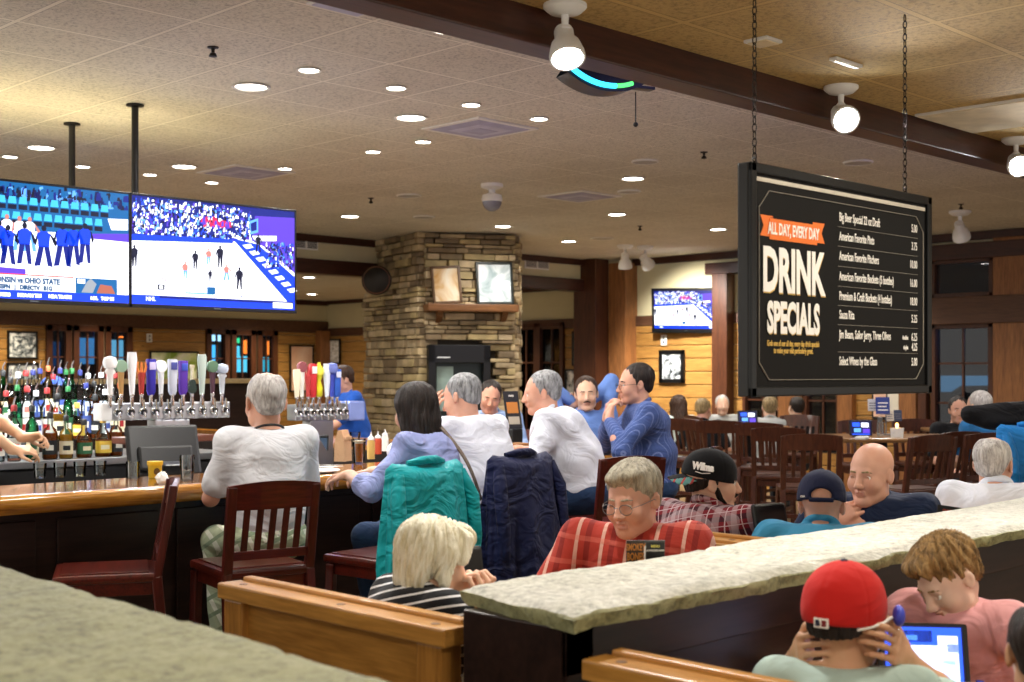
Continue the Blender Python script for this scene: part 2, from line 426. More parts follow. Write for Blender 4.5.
M_white = plain('white_plastic', 'e8e8e6', .5, var=.03); M_paper = plain('paper', 'f0efea', .8, var=.03)
M_chrome = plain('chrome', 'd8dadc', .12, 1., var=.02)
M_iron = plain('dark_iron', '2a2622', .45, .8)
# ================================================================ shell
f = MB(); f.b2((-3, -4, -.1), (15.2, 20.2, 0), M_floor); struct(f, 'floor')
f = MB(); f.b2((-2, 3.11, 3.3), (15.2, 13.0, 3.36), M_ceil); struct(f, 'ceiling')
f = MB(); f.b2((-2, -4, 2.8), (15.2, 2.95, 2.86), M_ceil2); struct(f, 'ceiling_low')
f = MB(); f.b2((3, 13.1, 2.97), (15.2, 20.2, 3.03), M_ceil); struct(f, 'ceiling_far')
f = MB(); f.b2((-2, 2.95, 2.68), (15, 3.08, 3.36), M_trim, .006); struct(f, 'trim_1')   # long dark beam
f = MB(); f.b2((3, 13.0, 3.0), (14.7, 13.12, 3.3), M_cream); struct(f, 'wall_header')
f = MB(); f.b2((3, 12.93, 2.82), (14.7, 13.14, 3.0), M_trim, .01); f.b2((3, 12.96, 3.21), (14.75, 13.0, 3.3), M_trim); struct(f, 'trim_2')
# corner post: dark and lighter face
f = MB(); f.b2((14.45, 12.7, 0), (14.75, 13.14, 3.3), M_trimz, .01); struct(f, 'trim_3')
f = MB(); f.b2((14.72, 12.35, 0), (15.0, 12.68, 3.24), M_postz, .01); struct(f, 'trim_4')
def window_unit(nm, ax, c, a0, a1, z0, z1, nx=2, nz=3, fr=.07, depth=.12, fm=None, glassm=None):
    """frame, muntins and one sheet of glass; a wall plane x=c (ax='x') or y=c (ax='y')"""
    fm = fm or M_trimz; m = MB()
    def bx(p0, p1, q0, q1, d0, d1, mat, bev=.006):
        if ax == 'x': m.b2((c+d0, p0, q0), (c+d1, p1, q1), mat, bev)
        else: m.b2((p0, c+d0, q0), (p1, c+d1, q1), mat, bev)
    bx(a0, a0+fr, z0, z1, -.03, depth, fm); bx(a1-fr, a1, z0, z1, -.03, depth, fm)
    bx(a0, a1, z1-fr, z1, -.03, depth, fm); bx(a0, a1, z0, z0+fr, -.03, depth, fm)
    root = m.build(nm); root['kind'] = 'structure'
    m = MB()
    for i in range(1, nx):
        x = a0+(a1-a0)*i/nx; bx(x-.012, x+.012, z0+fr, z1-fr, .02, .06, fm, 0)
    for i in range(1, nz):
        z = z0+(z1-z0)*i/nz; bx(a0+fr, a1-fr, z-.012, z+.012, .02, .06, fm, 0)
    if m.v: m.build('muntins', root)
    m = MB(); bx(a0+fr*.9, a1-fr*.9, z0+fr*.9, z1-fr*.9, .036, .044, glassm or M_glasspane, 0); m.build('window_pane', root)
    return root
def clad(m, ax, c, a0, a1, z0, z1, mat, board=.19, th=.03):
    """beaded log siding between a0 and a1"""
    z = z0
    while z < z1-.02:
        t = min(z+board, z1)
        if ax == 'x': m.b2((c-th, a0, z+.004), (c, a1, t-.004), mat, .016)
        else: m.b2((a0, c-th, z+.004), (a1, c, t-.004), mat, .016)
        z = t
# ---- right wall x=15: openings as (u_left,u_right) seen in the room
R_open = [(1040, 1085, 0, 3.0), (932, 997, 0, 3.0), (806, 842, .55, 2.95), (745, 783, .55, 2.95), (515, 566, 0, 2.42)]
ops = sorted([(q_on(b, 15), q_on(a, 15), z0, z1) for a, b, z0, z1 in R_open])
wr = MB(); y = -4
edges = []
for y0, y1, z0, z1 in ops+[(20.2, 20.2, 0, 0)]:
    edges.append((y, y0)); 
    if y1 > y0:
        if z0 > 0: edges.append((y0, y1, 0, z0))
        wr.b2((15, y0, z1), (15.12, y1, 3.36), M_cream)
    y = y1
for e in edges:
    if len(e) == 4: wr.b2((15, e[0], e[2]), (15.12, e[1], e[3]), M_gap); clad(wr, 'x', 15, e[0], e[1], 0, e[3], M_sidy); continue
    wr.b2((15, e[0], 0), (15.12, e[1], 3.36), M_cream)
    if e[1]-e[0] > .02: clad(wr, 'x', 15, e[0], e[1], .1, 2.3, M_sidy)
struct(wr, 'wall_right')
f = MB()
for y0, y1 in ((12.36, 10.36), (20.0, 13.14)): f.b2((14.955, y1, 2.3), (15.0, y0, 2.45), M_brown, .006)
f.b2((14.93, -4, 3.2), (15, 12.4, 3.3), M_trimy, .01); f.b2((14.93, 13.14, 2.9), (15, 20, 2.97), M_trimy, .01)
struct(f, 'trim_5')
# dark post and header left of the windows, pale posts between them
f = MB(); a, b = q_on(735, 15), q_on(720, 15); f.b2((14.8, a, 0), (15, b, 3.08), M_trimz, .01); f.b2((14.78, q_on(760, 15), 2.98), (15, q_on(714, 15), 3.14), M_trimy, .01); struct(f, 'trim_6')
for i, (a, b, mt) in enumerate([(783, 805, M_postz), (842, 858, M_postz), (903, 922, M_postz), (922, 932, M_trimz), (997, 1030, M_postz)]):
    f = MB(); f.b2((14.86, q_on(b, 15)+.01, 0), (15, q_on(a, 15)-.01, 3.2), mt, .012); struct(f, 'trim_%d' % (7+i))
f = MB(); f.b2((14.84, q_on(1030, 15), 2.19), (15, q_on(927, 15), 2.52), M_brown, .01); f.b2((14.84, q_on(1030, 15), 2.97), (15, q_on(927, 15), 3.16), M_trimy, .01); struct(f, 'trim_12')
yd0, yd1 = q_on(996, 15), q_on(934, 15)
window_unit('window_1', 'x', 14.94, yd0, yd1, 2.52, 2.98, 1, 1, .05)
window_unit('door_1', 'x', 14.94, yd0, yd1, .75, 2.2, 2, 3, .06)
f = MB(); f.b2((14.93, yd0, 0), (15.03, yd1, .75), M_trimz, .01); f.b2((14.91, yd0+.1, .15), (14.935, yd1-.1, .65), M_trimz, .012); struct(f, 'door_1_panel')
window_unit('window_2', 'x', 14.96, q_on(842, 15), q_on(806, 15), .6, 2.5, 2, 3, .05)
window_unit('window_3', 'x', 14.96, q_on(783, 15), q_on(745, 15), .6, 2.5, 2, 3, .05)
window_unit('window_4', 'x', 14.96, q_on(1085, 15), q_on(1040, 15), .6, 2.9, 2, 3, .05)
a, b = q_on(566, 15), q_on(515, 15); mdl = (a+b)/2
window_unit('window_5', 'x', 14.95, a, mdl, .5, 2.40, 2, 3, .07); window_unit('window_6', 'x', 14.95, mdl, b, .5, 2.40, 2, 3, .07)
f = MB(); f.b2((14.94, a, 0), (15.03, b, .5), M_trimz, .01); struct(f, 'door_2_panel')
# ---- far wall y=20
L_open = [(45, 70), (72, 102), (104, 131), (205, 228), (230, 254), (256, 276)]
wf = MB(); x = 5.0
for a, b in L_open:
    xa, xb = p_on(a, 20), p_on(b, 20)
    if xa-x > .15: clad(wf, 'y', 20, x, xa, .1, 2.36, M_sidx, .17)
    wf.b2((x, 20, 0), (xa, 20.12, 3.1), M_cream); wf.b2((xa, 20, 2.36), (xb, 20.12, 3.1), M_cream); x = xb
clad(wf, 'y', 20, x, 15, .1, 2.36, M_sidx, .17); wf.b2((x, 20, 0), (15.1, 20.12, 3.1), M_cream); struct(wf, 'wall_far')
f = MB(); f.b2((5, 19.95, 2.36), (15, 20, 2.58), M_brown, .008); f.b2((5, 19.94, 2.88), (15, 20, 2.97), M_trim, .01)
f.b2((14.7, 19.8, 0), (14.93, 19.97, 2.4), M_postz, .01); struct(f, 'trim_13')
for i, (a, b) in enumerate(L_open): window_unit('window_%d' % (7+i), 'y', 19.96, p_on(a, 20), p_on(b, 20), .3, 2.38, 2, 4, .10)
# half wall with a pale ledge between the bar and the far room
f = MB(); f.b2((4.0, 14.0, 0), (9.6, 14.15, 1.47), M_dkpanel, .01); struct(f, 'wall_partition')
f = MB(); f.b2((3.95, 13.9, 1.47), (9.7, 14.25, 1.53), plain('ledge_tan', 'b39a6c', .5), .012); struct(f, 'trim_14')
# night outside
M_night = plain('night_wall', '06080d', .9, var=.3); f = MB(); f.b2((23, -8, -.1), (23.2, 30, 7), M_night); f.b2((-2, 28, -.1), (23, 28.2, 7), M_night); f.b2((15.2, -8, -.15), (23, 30, -.05), M_night)
f.b2((3, 20.2, -.15), (23, 28, -.05), M_night); struct(f, 'wall_exterior')
def lit(name, label, cat, c, s, a, b, group=None, frame=True):
    r = thing(name, label, cat, tuple((a[i]+b[i])/2 for i in range(2))+(a[2],), group=group)
    o = r.location; m = MB(); g = lambda p, k=0: (p[0]-o[0], p[1]-o[1], p[2]-o[2]); m.b2(g(a), g(b), emit(name+'_glow', c, s), .02); m.build('lit_face', r)
    d = [abs(b[i]-a[i]) for i in range(3)]; th = d.index(min(d[:2])) if d[0] != d[1] else 0
    m = MB(); lo, hi = [min(a[i], b[i])-o[i] for i in range(3)], [max(a[i], b[i])-o[i] for i in range(3)]; lo[th] = hi[th]; hi[th] += .05
    m.b2([lo[i]-(.05 if i != th else 0) for i in range(3)], [hi[i]+(.05 if i != th else 0) for i in range(3)], M_blackm); m.build('housing', r); return r
for (u, Yd, v0, v1, w, c, s, nm, lb) in [  # glowing panels added outside, standing in for reflections in the far panes
        (215, 27, 335, 341, .22, 'bfefff', 2.2, 'lit_sign', 'small white lit sign seen high through the left pane of the far doors'),
        (216, 27, 345, 362, .55, '58cfff', 1.6, 'added_shop_front', 'bright cyan shop front seen through the left pane of the far doors'),
        (241, 27, 346, 372, .45, '6ae4f0', 1.5, 'added_shop_front', 'cyan lit shop front seen through the middle pane of the far doors'),
        (268, 27, 350, 372, .35, '3fc0c8', 1.2, 'added_shop_front', 'teal lit shop front seen through the right pane of the far doors'),
        (238, 27, 338, 343, .2, '3fe08a', 1.8, 'lit_sign', 'green lit sign seen high through the middle pane of the far doors'),
        (88, 26.5, 338, 364, .5, '5aa7d8', .7, 'added_shop_front', 'pale blue lit shop front behind the second far window from the left'),
        (116, 26.5, 340, 360, .35, '86d8f0', .8, 'added_shop_front', 'pale blue lit shop front behind the third far window from the left'),
        (62, 26.5, 342, 366, .3, '20507a', .5, 'added_shop_front', 'dim blue lit shop front behind the leftmost far window')]:
    x, y, z0 = at(u, v1, Yd); z1 = zat(v0, Yd); lit(nm, lb, 'shop front' if 'shop' in nm else 'sign', c, s, (x-w, y, z0), (x+w, y+.05, z1), 'lit fronts across the dark street')
for u, v, w_ in ((249, 347, 'middle'), (271, 348, 'right'), (124, 343, 'far left')):
    x, y, z_ = at(u, v, 26.8); lit('wall_lantern', 'orange glowing lantern seen through the %s pane of the far windows' % w_, 'lantern', 'ff7a28', 3., (x-.09, y, z_-.14), (x+.09, y+.08, z_+.14), 'lanterns across the dark street')
# cars parked outside the right-hand windows
M_car = plain('car_paint', '1c2836', .25, .3)
def car(x, y, lb, mt):
    r = thing('parked_car', lb, 'car', (x, y, -.05), PI/2, 'cars parked outside')
    m = MB(); prof = [(-2.2, .3), (-2.25, .75), (-1.5, .95), (-.9, 1.42), (.7, 1.45), (1.4, 1.0), (2.15, .85), (2.25, .4)]
    m.M = Matrix.Rotation(PI/2, 4, 'X'); m.prism(prof, -.85, .85, mt); m.build('car_body', r)
    m = MB(); m.M = Matrix.Rotation(PI/2, 4, 'X'); m.prism([(-1.3, .98), (-.85, 1.37), (.65, 1.4), (1.2, 1.02)], -.87, .87, M_glasspane); m.build('car_window', r)
    for sx in (-1.4, 1.4):
        for sy in (-.8, .8):
            m = MB(); m.lathe([(.12, -.09), (.3, -.1), (.33, -.06), (.33, .06), (.3, .1), (.12, .09)], M_black, (sx, sy, .33), 20, (0, 1, 0)); m.build('wheel', r, 40)
    m = MB(); m.box((-2.24, .6, .72), (.04, .3, .1), emit('tail_lamp', 'ff3018', .8)); m.box((-2.24, -.6, .72), (.04, .3, .1), MATS['tail_lamp']); m.build('tail_light', r); return r
car(20.0, 8.6, 'dark saloon car outside the window pair right of the log wall', M_car)
car(19.0, 2.9, 'dark car parked outside the glazed door at right', plain('car_paint_b', '2b3947', .25, .3))
lit('lit_awning', 'pale blue lit strip outside low in the right-hand windows', 'awning', '5f9fbe', .45, (22.6, 4, 1.25), (22.65, 14, 1.55))
lit('lit_sign', 'small orange sign shining outside behind the stone chimney opening', 'sign', 'ff5a20', 4, (16.5, q_on(519, 16.5)-.08, 1.98), (16.55, q_on(519, 16.5)+.1, 2.18), 'lit fronts across the dark street')
lit('lit_sign', 'red orange sign shining outside above the man on the telephone', 'sign', 'ff3a20', 4, (16.5, q_on(530, 16.5)-.12, 2.0), (16.55, q_on(530, 16.5)+.12, 2.18), 'lit fronts across the dark street')
lit('lit_sign', 'small white sign shining outside above the red sign', 'sign', 'dff6ff', 4, (16.5, q_on(530, 16.5)-.1, 2.26), (16.55, q_on(530, 16.5)+.12, 2.48), 'lit fronts across the dark street')
# ================================================================ stone chimney
SM = [plain('ledge_stone_%d' % i, c, .75, var=.25, scale=7, bmp=.5) for i, c in enumerate(['a39070', 'b8a37c', '8a785a', 'ad9a6e', '7c6a50', 'c4b08c'])]
def xy(u, Y): x, y, _ = at(u, 373, Y); return (x, y)
fa, fb = xy(425, 15.6), xy(512, 15.9); fl, fr_ = xy(370, 17.0), xy(514, 17.6)
back = xy(400, 18.2), xy(455, 18.6)
poly = [fb, fa, fl, back[0], back[1], fr_]
chim = MB(); cen = Vector((sum(p[0] for p in poly)/6, sum(p[1] for p in poly)/6))
shr = [tuple(cen+(Vector(p)-cen)*.95) for p in poly]; chim.prism(shr, 0, 3.3, plain('mortar', '4a4236', .9))
rnd = random.Random(3)
ow, oh0, oh1 = (-.41, .80, 1.96)   # fire opening on the front face, measured from its middle
for k in range(4):
    A, B = Vector(poly[[1, 0, 2, 5][k]]), Vector(poly[[0, 5, 1, 4][k]])
    if k == 0: A, B = Vector(fa), Vector(fb)
    if k == 2: A, B = Vector(fl), Vector(fa)
    if k == 1: A, B = Vector(fb), Vector(fr_)
    d = (B-A); L = d.length; d.normalize(); nrm_ = Vector((d.y, -d.x)); z = 0
    if nrm_.dot(A-cen) < 0: nrm_ = -nrm_
    while z < 3.27:
        h = min(rnd.uniform(.04, .105), 3.3-z); s = rnd.uniform(-.2, 0)
        while s < L:
            w = rnd.uniform(.09, .40); s0, s1 = max(s, -.02), min(s+w, L+.02)
            if s1-s0 > .03:
                mid = (s0+s1)/2-L/2
                if not (k == 0 and z+h > oh0 and z < oh1 and mid < .25):
                    out = rnd.uniform(.02, .09); c = A+d*((s0+s1)/2)+nrm_*(out-.12+.03)
                    old = chim.M; chim.M = Matrix.Translation((c.x, c.y, z+h/2)) @ Matrix.Rotation(math.atan2(d.y, d.x)+rnd.uniform(-.02, .02), 4, 'Z') @ Matrix.Rotation(rnd.uniform(-.02, .02), 4, 'Y')
                    chim.box((0, 0, 0), (s1-s0-.008, .24, h-.008), rnd.choice(SM), min(.014, h*.3)); chim.M = old
            s += w
        z += h
struct(chim, 'wall_chimney', 50)
fd = (Vector(fb)-Vector(fa)); fL = fd.length; fd.normalize(); fn = Vector((fd.y, -fd.x)); 
if fn.dot(Vector(fa)-cen) < 0: fn = -fn
fc = (Vector(fa)+Vector(fb))/2; frz = math.atan2(fd.y, fd.x)
def onface(s, out, z): c = fc+fd*s+fn*out; return (c.x, c.y, z)
r = thing('fireplace_insert', 'black framed glass fireplace box set in the stone chimney', 'fireplace', onface(-.14, .03, .84), frz)
m = MB(); w2, hh = .385, 1.10
m.b2((-w2, -.08, 0), (-w2+.09, .06, hh), M_black, .008); m.b2((w2-.09, -.08, 0), (w2, .06, hh), M_black, .008); m.b2((-w2, -.08, hh-.22), (w2, .06, hh), M_black, .008); m.b2((-w2, -.08, 0), (w2, .06, .07), M_black, .008); m.build('surround', r)
m = MB(); m.b2((-.28, -.085, hh-.16), (-.12, -.079, hh-.145), M_chrome); m.build('trim_strip', r)
m = MB(); m.b2((-w2+.09, .03, .07), (w2-.09, .05, hh-.22), plain('firebox_back', '24302f', .3, .2)); m.b2((-w2+.12, .01, .30), (-.06, .03, hh-.26), plain('firebox_panel', '8fa59d', .25)); m.build('fire_glass', r)
r = thing('mantel_shelf', 'brown wooden mantel shelf on the stone chimney under two pictures', 'shelf', onface(.02, .03, 2.34), frz)
m = MB(); m.box((-.03, -.1, .04), (1.12, .34, .09), wood('mantel_wood', '5e3c20', '8a5c34', 'x', .5), .015); m.build('shelf_board', r)
for s in (-.42, .38):
    m = MB(); m.prism([(0, 0), (-.2, 0), (-.16, -.06), (-.05, -.12), (0, -.16)], -.035, .035, MATS['mantel_wood'], Matrix.Translation((s, 0, -.005)) @ Matrix.Rotation(PI/2, 4, 'Y') @ Matrix.Rotation(PI/2, 4, 'Z') @ Matrix.Diagonal((1, 1, 1, 1))); m.build('bracket', r)
def picture(name, label, loc, rz, w, h, art, fm=None, tilt=0., roll=0., fw=.03, cat='picture', group=None, mat_w=0.):
    r = thing(name, label, cat, loc, rz, group); r.rotation_euler = (tilt, roll, rz); fm = fm or M_black
    m = MB()
    m.b2((-w/2, -.015, 0), (-w/2+fw, .02, h), fm, .005); m.b2((w/2-fw, -.015, 0), (w/2, .02, h), fm, .005)
    m.b2((-w/2, -.015, 0), (w/2, .02, fw), fm, .005); m.b2((-w/2, -.015, h-fw), (w/2, .02, h), fm, .005); m.build('frame', r)
    m = MB(); m.b2((-w/2+fw*.8, .0, fw*.8), (w/2-fw*.8, .015, h-fw*.8), art); m.build('print', r)
    if mat_w:
        m = MB(); m.b2((-w/2+fw+mat_w, -.004, fw+mat_w), (w/2-fw-mat_w, .001, h-fw-mat_w), MATS['photo_art']); m.build('photograph', r)
    return r
def mk_art(name, c1, c2, c3, sc=4, rough=.08):
    m, nt, b = newmat(name); n = N(nt, 'ShaderNodeTexNoise', Scale=float(sc), Detail=4., Distortion=1.); nt.links.new(coords(nt), n.inputs[0])
    nt.links.new(ramp(nt, n.outputs[0], [(.35, hexc(c1)), (.5, hexc(c2)), (.65, hexc(c3))]), b.inputs['Base Color']); b.inputs['Roughness'].default_value = rough
    b.inputs['Coat Weight'].default_value = .6; return m
A_warm = mk_art('print_warm', 'c79a5e', 'e9d8bb', 'f4efe4', 3); A_pale = mk_art('print_pale', '9fb3b8', 'dfe9ec', 'ffffff', 4)
mk_art('photo_art', '20252b', '7d858c', 'e4e8ea', 14)
picture('framed_picture', 'tilted wooden framed picture with tan print, left on the mantel', onface(-.30, .17, 2.43), frz, .36, .46, A_warm, wood('frame_wood', '4a3420', '6d5032', 'z'), tilt=-.12, roll=-.06)
picture('framed_picture', 'larger black framed glossy picture, right on the mantel', onface(.29, .17, 2.43), frz, .46, .52, A_pale, plain('frame_darkgreen', '1c2420', .4), tilt=-.10, roll=-.02)
x, y, z = at(378, 281, 15.9)
r = thing('barrel_lid', 'round dark brown barrel lid on the left shoulder of the chimney', 'barrel lid', (x-.08, y-.08, z), 0)
m = MB(); m.lathe([(.001, 0), (.14, 0), (.17, .01), (.175, .035), (.165, .05), (.14, .03), (.001, .03)], wood('barrel_wood', '5a3826', '7d5038', 'y'), (0, 0, 0), 28, (-.9, -.75, 0)); m.build('lid', r, 40)
m = MB(); m.lathe([(.175, -.002), (.182, .0), (.182, .04), (.175, .045)], M_iron, (0, 0, 0), 28, (-.9, -.75, 0)); m.build('hoop', r, 40)
# ---- pictures, outlets on the walls
def wall_pic(u0, u1, v0, v1, wall, name, label, art, fm=None, fw=.03, **k):
    if wall == 'R':
        y0, y1 = q_on(u1, 14.95), q_on(u0, 14.95); Y = px((u0+u1)/2, 14.95); w = y1-y0; loc = (14.93, (y0+y1)/2, zat(v1, Y)); rz = -PI/2
    else:
        x0, x1 = p_on(u0, 19.95), p_on(u1, 19.95); Y = qy((u0+u1)/2, 19.95); w = x1-x0; loc = ((x0+x1)/2, 19.93, zat(v1, Y)); rz = 0
    return picture(name, label, loc, rz, w, zat(v0, Y)-zat(v1, Y), art, fm, fw=fw, **k)
A_bw = mk_art('print_bw', '262b30', 'a9b0b5', 'eef0f2', 9); A_peach = mk_art('print_peach', 'd8a586', 'e6bfa2', 'efd2ba', 1.5); A_green = mk_art('print_green', '8fae4a', 'e8efc0', 'fffff0', 2)
A_text = mk_art('print_script', 'b9b7ad', 'efeee6', 'ffffff', 18); A_teal = mk_art('print_mint', 'b9e6c8', 'eafff2', 'ffffff', 2)
wall_pic(7, 37, 331, 359, 'F', 'framed_picture', 'small black framed photo on the log wall at far left, above the other', A_bw, mat_w=.05)
wall_pic(6, 38, 363, 388, 'F', 'framed_picture', 'lower black framed photo on the log wall at far left', A_bw)
wall_pic(149, 198, 351, 396, 'F', 'menu_board', 'wide pale green lit board on the log wall behind the beer taps', A_green, cat='board')
wall_pic(289, 313, 345, 392, 'F', 'framed_picture', 'peach coloured poster in a thin dark frame left of the far corner', A_peach)
wall_pic(325, 341, 339, 364, 'R', 'framed_picture', 'narrow white script print just right of the far corner', A_text)
wall_pic(573, 593, 331, 366, 'R', 'framed_picture', 'bright white print with green edge in the room behind the post', A_teal)
wall_pic(566, 594, 369, 400, 'R', 'framed_picture', 'dark framed print low behind the men in blue', A_bw)
wall_pic(660, 685, 350, 383, 'R', 'framed_picture', 'black framed photo on the log wall under the small television', A_bw, fw=.06)
def outlet(u, v, wall, lb):
    if wall == 'R': Y = px(u, 14.95); loc = (14.96, q_on(u, 14.95), zat(v, Y)); rz = -PI/2
    else: Y = qy(u, 19.95); loc = (p_on(u, 19.95), 19.95, zat(v, Y)); rz = 0
    r = thing('outlet_plate', lb, 'wall outlet', loc, rz); m = MB(); m.box((0, -.01, 0), (.1, .02, .15), M_white, .006); m.build('plate', r)
    m = MB(); m.box((0, -.022, .03), (.03, .006, .04), M_steeld, .002); m.box((0, -.022, -.03), (.03, .006, .04), M_steeld, .002); m.build('socket', r)
outlet(664, 340, 'R', 'white outlet plate between the small television and the picture'); outlet(149, 338, 'F', 'white thermostat plate on the log wall above the beer taps')
def grille(loc, rz, w, h, lb):
    r = thing('air_grille', lb, 'vent', loc, rz); m = MB(); m.b2((-w/2, -.02, -h/2), (w/2, -.005, h/2), M_white, .004); m.build('grille_frame', r)
    for s in (-1, 1):
        m = MB()
        for i in range(7):
            z = -h/2+.03+i*(h-.06)/6; m.box((s*w/4, -.024, z), (w/2-.04, .01, (h-.06)/10), M_steeld, 0, (.5, 0, 0))
        m.build('louvre', r)
Y = qy(536, 13); grille((p_on(536, 13), 12.995, zat(263.5, Y)), 0, .5, .17, 'white air grille in the cream band right of the chimney')
Y = qy(305, 13); grille((p_on(305, 13), 12.995, zat(242, Y)), 0, .36, .19, 'white air grille in the cream band right of the big screens')
# ================================================================ ceiling fittings
M_lens = emit('lamp_lens', 'fff6e8', 14.); M_ring = plain('white_ring', 'dcdad4', .5, var=.02)
LIGHTS = []
def downlight_proto(rr, nm):
    r = thing(nm, '', 'ceiling light'); m = MB(); m.lathe([(rr, 0), (rr*1.22, -.004), (rr*1.26, -.010), (rr*1.05, -.012), (rr*.96, -.006)], M_ring, n=28); m.build('trim_ring', r, 40)
    m = MB(); m.lathe([(.0001, -.007), (rr*.97, -.006)], M_lens, n=28); m.build('lens', r); return r
big = [(251, 86, 'nearest, upper left of the picture'), (411, 117, 'beside the large square vent'), (41, 147, 'far left above the first screen'), (184, 166, 'right of the taller screen pole'), (350, 216, 'left of the chimney top'), (503, 226, 'over the right edge of the chimney'),
       (569, 241, 'farthest, near the corner post'), (633, 178, 'below the wide round speaker'), (617, 214, 'below the diamond vent'), (718, 229, 'left of the hanging menu board')]
small = [(309, 69, 'right of the nearest large one'), (396, 87, 'above the large one by the square vent'), (471, 104, 'above the square vent'), (539, 118, 'right of the square vent'), (445, 29, 'under the dark beam'), (373, 151, 'left one of a pair below the square vent'), (423, 141, 'right one of a pair below the square vent'),
         (10, 156, 'at the far left edge'), (83, 166, 'between the two poles'), (150, 174, 'just right of the taller pole'), (212, 182, 'above the right screen'), (285, 168, 'right of the faint vent')]
pb = downlight_proto(.092, 'recessed_light'); ps = downlight_proto(.055, 'small_recessed_light')
for lst, pr, k in ((big, pb, 1), (small, ps, .4)):
    for i, (u, v, w) in enumerate(lst):
        Y = 1.7*FPX/(HZ-v); x, y, _ = at(u, v, Y)
        lb = ('large' if pr is pb else 'small')+' round ceiling light '+w
        if i == 0: pr.location = (x, y, 3.3); pr['label'] = lb; pr['group'] = 'round ceiling lights'
        else: dup(pr, (x, y, 3.3), 0, lb, 'round ceiling lights')
        LIGHTS.append((x, y, 3.27, k))
for (u, v, lb) in ((364, 274, 'left of the chimney in the far room'), (312, 294, 'near the far corner in the far room'), (309, 277, 'beside the screen edge in the far room')):
    Y = 1.37*FPX/(HZ-v); x, y, _ = at(u, v, Y); dup(pb, (x, y, 2.97), 0, 'round ceiling light '+lb, 'round ceiling lights'); LIGHTS.append((x, y, 2.94, .8))
def disc(u, v, rr, lb):
    Y = 1.7*FPX/(HZ-v); x, y, _ = at(u, v, Y); r = thing('ceiling_speaker', lb, 'speaker', (x, y, 3.3), 0, 'round ceiling speakers')
    m = MB(); m.lathe([(rr, 0), (rr, -.008), (rr*.93, -.014), (rr*.9, -.010)], M_ring, n=28); m.build('rim', r, 40)
    m = MB(); m.lathe([(.0001, -.012), (rr*.9, -.010)], plain('speaker_mesh', 'a9a59b', .7) if 'speaker_mesh' not in MATS else MATS['speaker_mesh'], n=28); m.build('mesh_cover', r)
for u, v, rr, lb in ((645, 161, .11, 'round flat speaker above the light left of the menu board'), (629, 191, .11, 'round flat speaker right of the diamond vent'), (409, 195, .12, 'round flat speaker left of the camera dome'), (424, 216.5, .12, 'round flat speaker above the chimney'), (602, 238, .15, 'round flat speaker farthest, near the corner post'), (858, 162, .12, 'round flat speaker behind the hanging menu board chain')): disc(u, v, rr, lb)
M_vent = plain('vent_grey', 'b6b6cc', .5); M_vent2 = plain('vent_dark', '9c9cba', .5)
def diffuser(u, v, s, lb, rz=PI/4*0):
    Y = 1.7*FPX/(HZ-v); x, y, _ = at(u, v, Y); r = thing('ceiling_vent', lb, 'vent', (x, y, 3.3), rz, 'square ceiling vents')
    m = MB(); m.box((0, 0, -.006), (s, s, .012), M_ring, .004); m.build('vent_frame', r)
    for i, k in enumerate((.86, .62, .36)):
        m = MB(); h = -.012-.004*i; a = s*k/2; b = a*.78
        vs = [(-a, -a, h), (a, -a, h), (a, a, h), (-a, a, h), (-b, -b, h-.008), (b, -b, h-.008), (b, b, h-.008), (-b, b, h-.008)]
        m.add(vs, [(0, 1, 5, 4), (1, 2, 6, 5), (2, 3, 7, 6), (3, 0, 4, 7), (4, 5, 6, 7)], M_vent if i % 2 else M_vent2); m.build('louvre', r)
diffuser(480, 128, .58, 'large square grey ceiling vent beside the large light'); diffuser(580, 196, .58, 'square ceiling vent left of the round speaker'); diffuser(246, 172, .6, 'faint square ceiling vent above the right screen')
def sprinkler(u, v, z, lb):
    Y = (z-1.6)*FPX/(HZ-v); x, y, _ = at(u, v, Y); r = thing('sprinkler', lb, 'sprinkler', (x, y, z), 0, 'ceiling sprinklers')
    m = MB(); m.lathe([(.03, 0), (.028, -.006), (.01, -.01), (.008, -.03), (.016, -.034), (.022, -.05), (.004, -.055)], M_iron, n=14); m.build('sprinkler_head', r, 40)
for u, v, lb in ((213, 47, 'small sprinkler head left of the nearest large light'), (704, 152, 'small sprinkler head left of the menu board'), (961, 204, 'small sprinkler head right of the menu board'), (371, 198, 'small sprinkler head above the left of the chimney'), (640, 226, 'small sprinkler head near the corner post')): sprinkler(u, v, 3.3, lb)
# camera dome
Y = 1.7*FPX/(373-184); x, y, _ = at(492, 184, Y); r = thing('camera_dome', 'round security camera hanging from the ceiling above the chimney', 'camera', (x, y, 3.3))
m = MB(); m.lathe([(.10, 0), (.1, -.03), (.05, -.05), (.03, -.05), (.03, -.08), (.085, -.10), (.095, -.14), (.09, -.16)], M_white, n=24); m.build('mount', r, 40)
m = MB(); m.sphere((0, 0, -.16), .088, plain('smoked_dome', '8c90a0', .08, .3), 20, z1=.02); m.build('dome', r, 60)
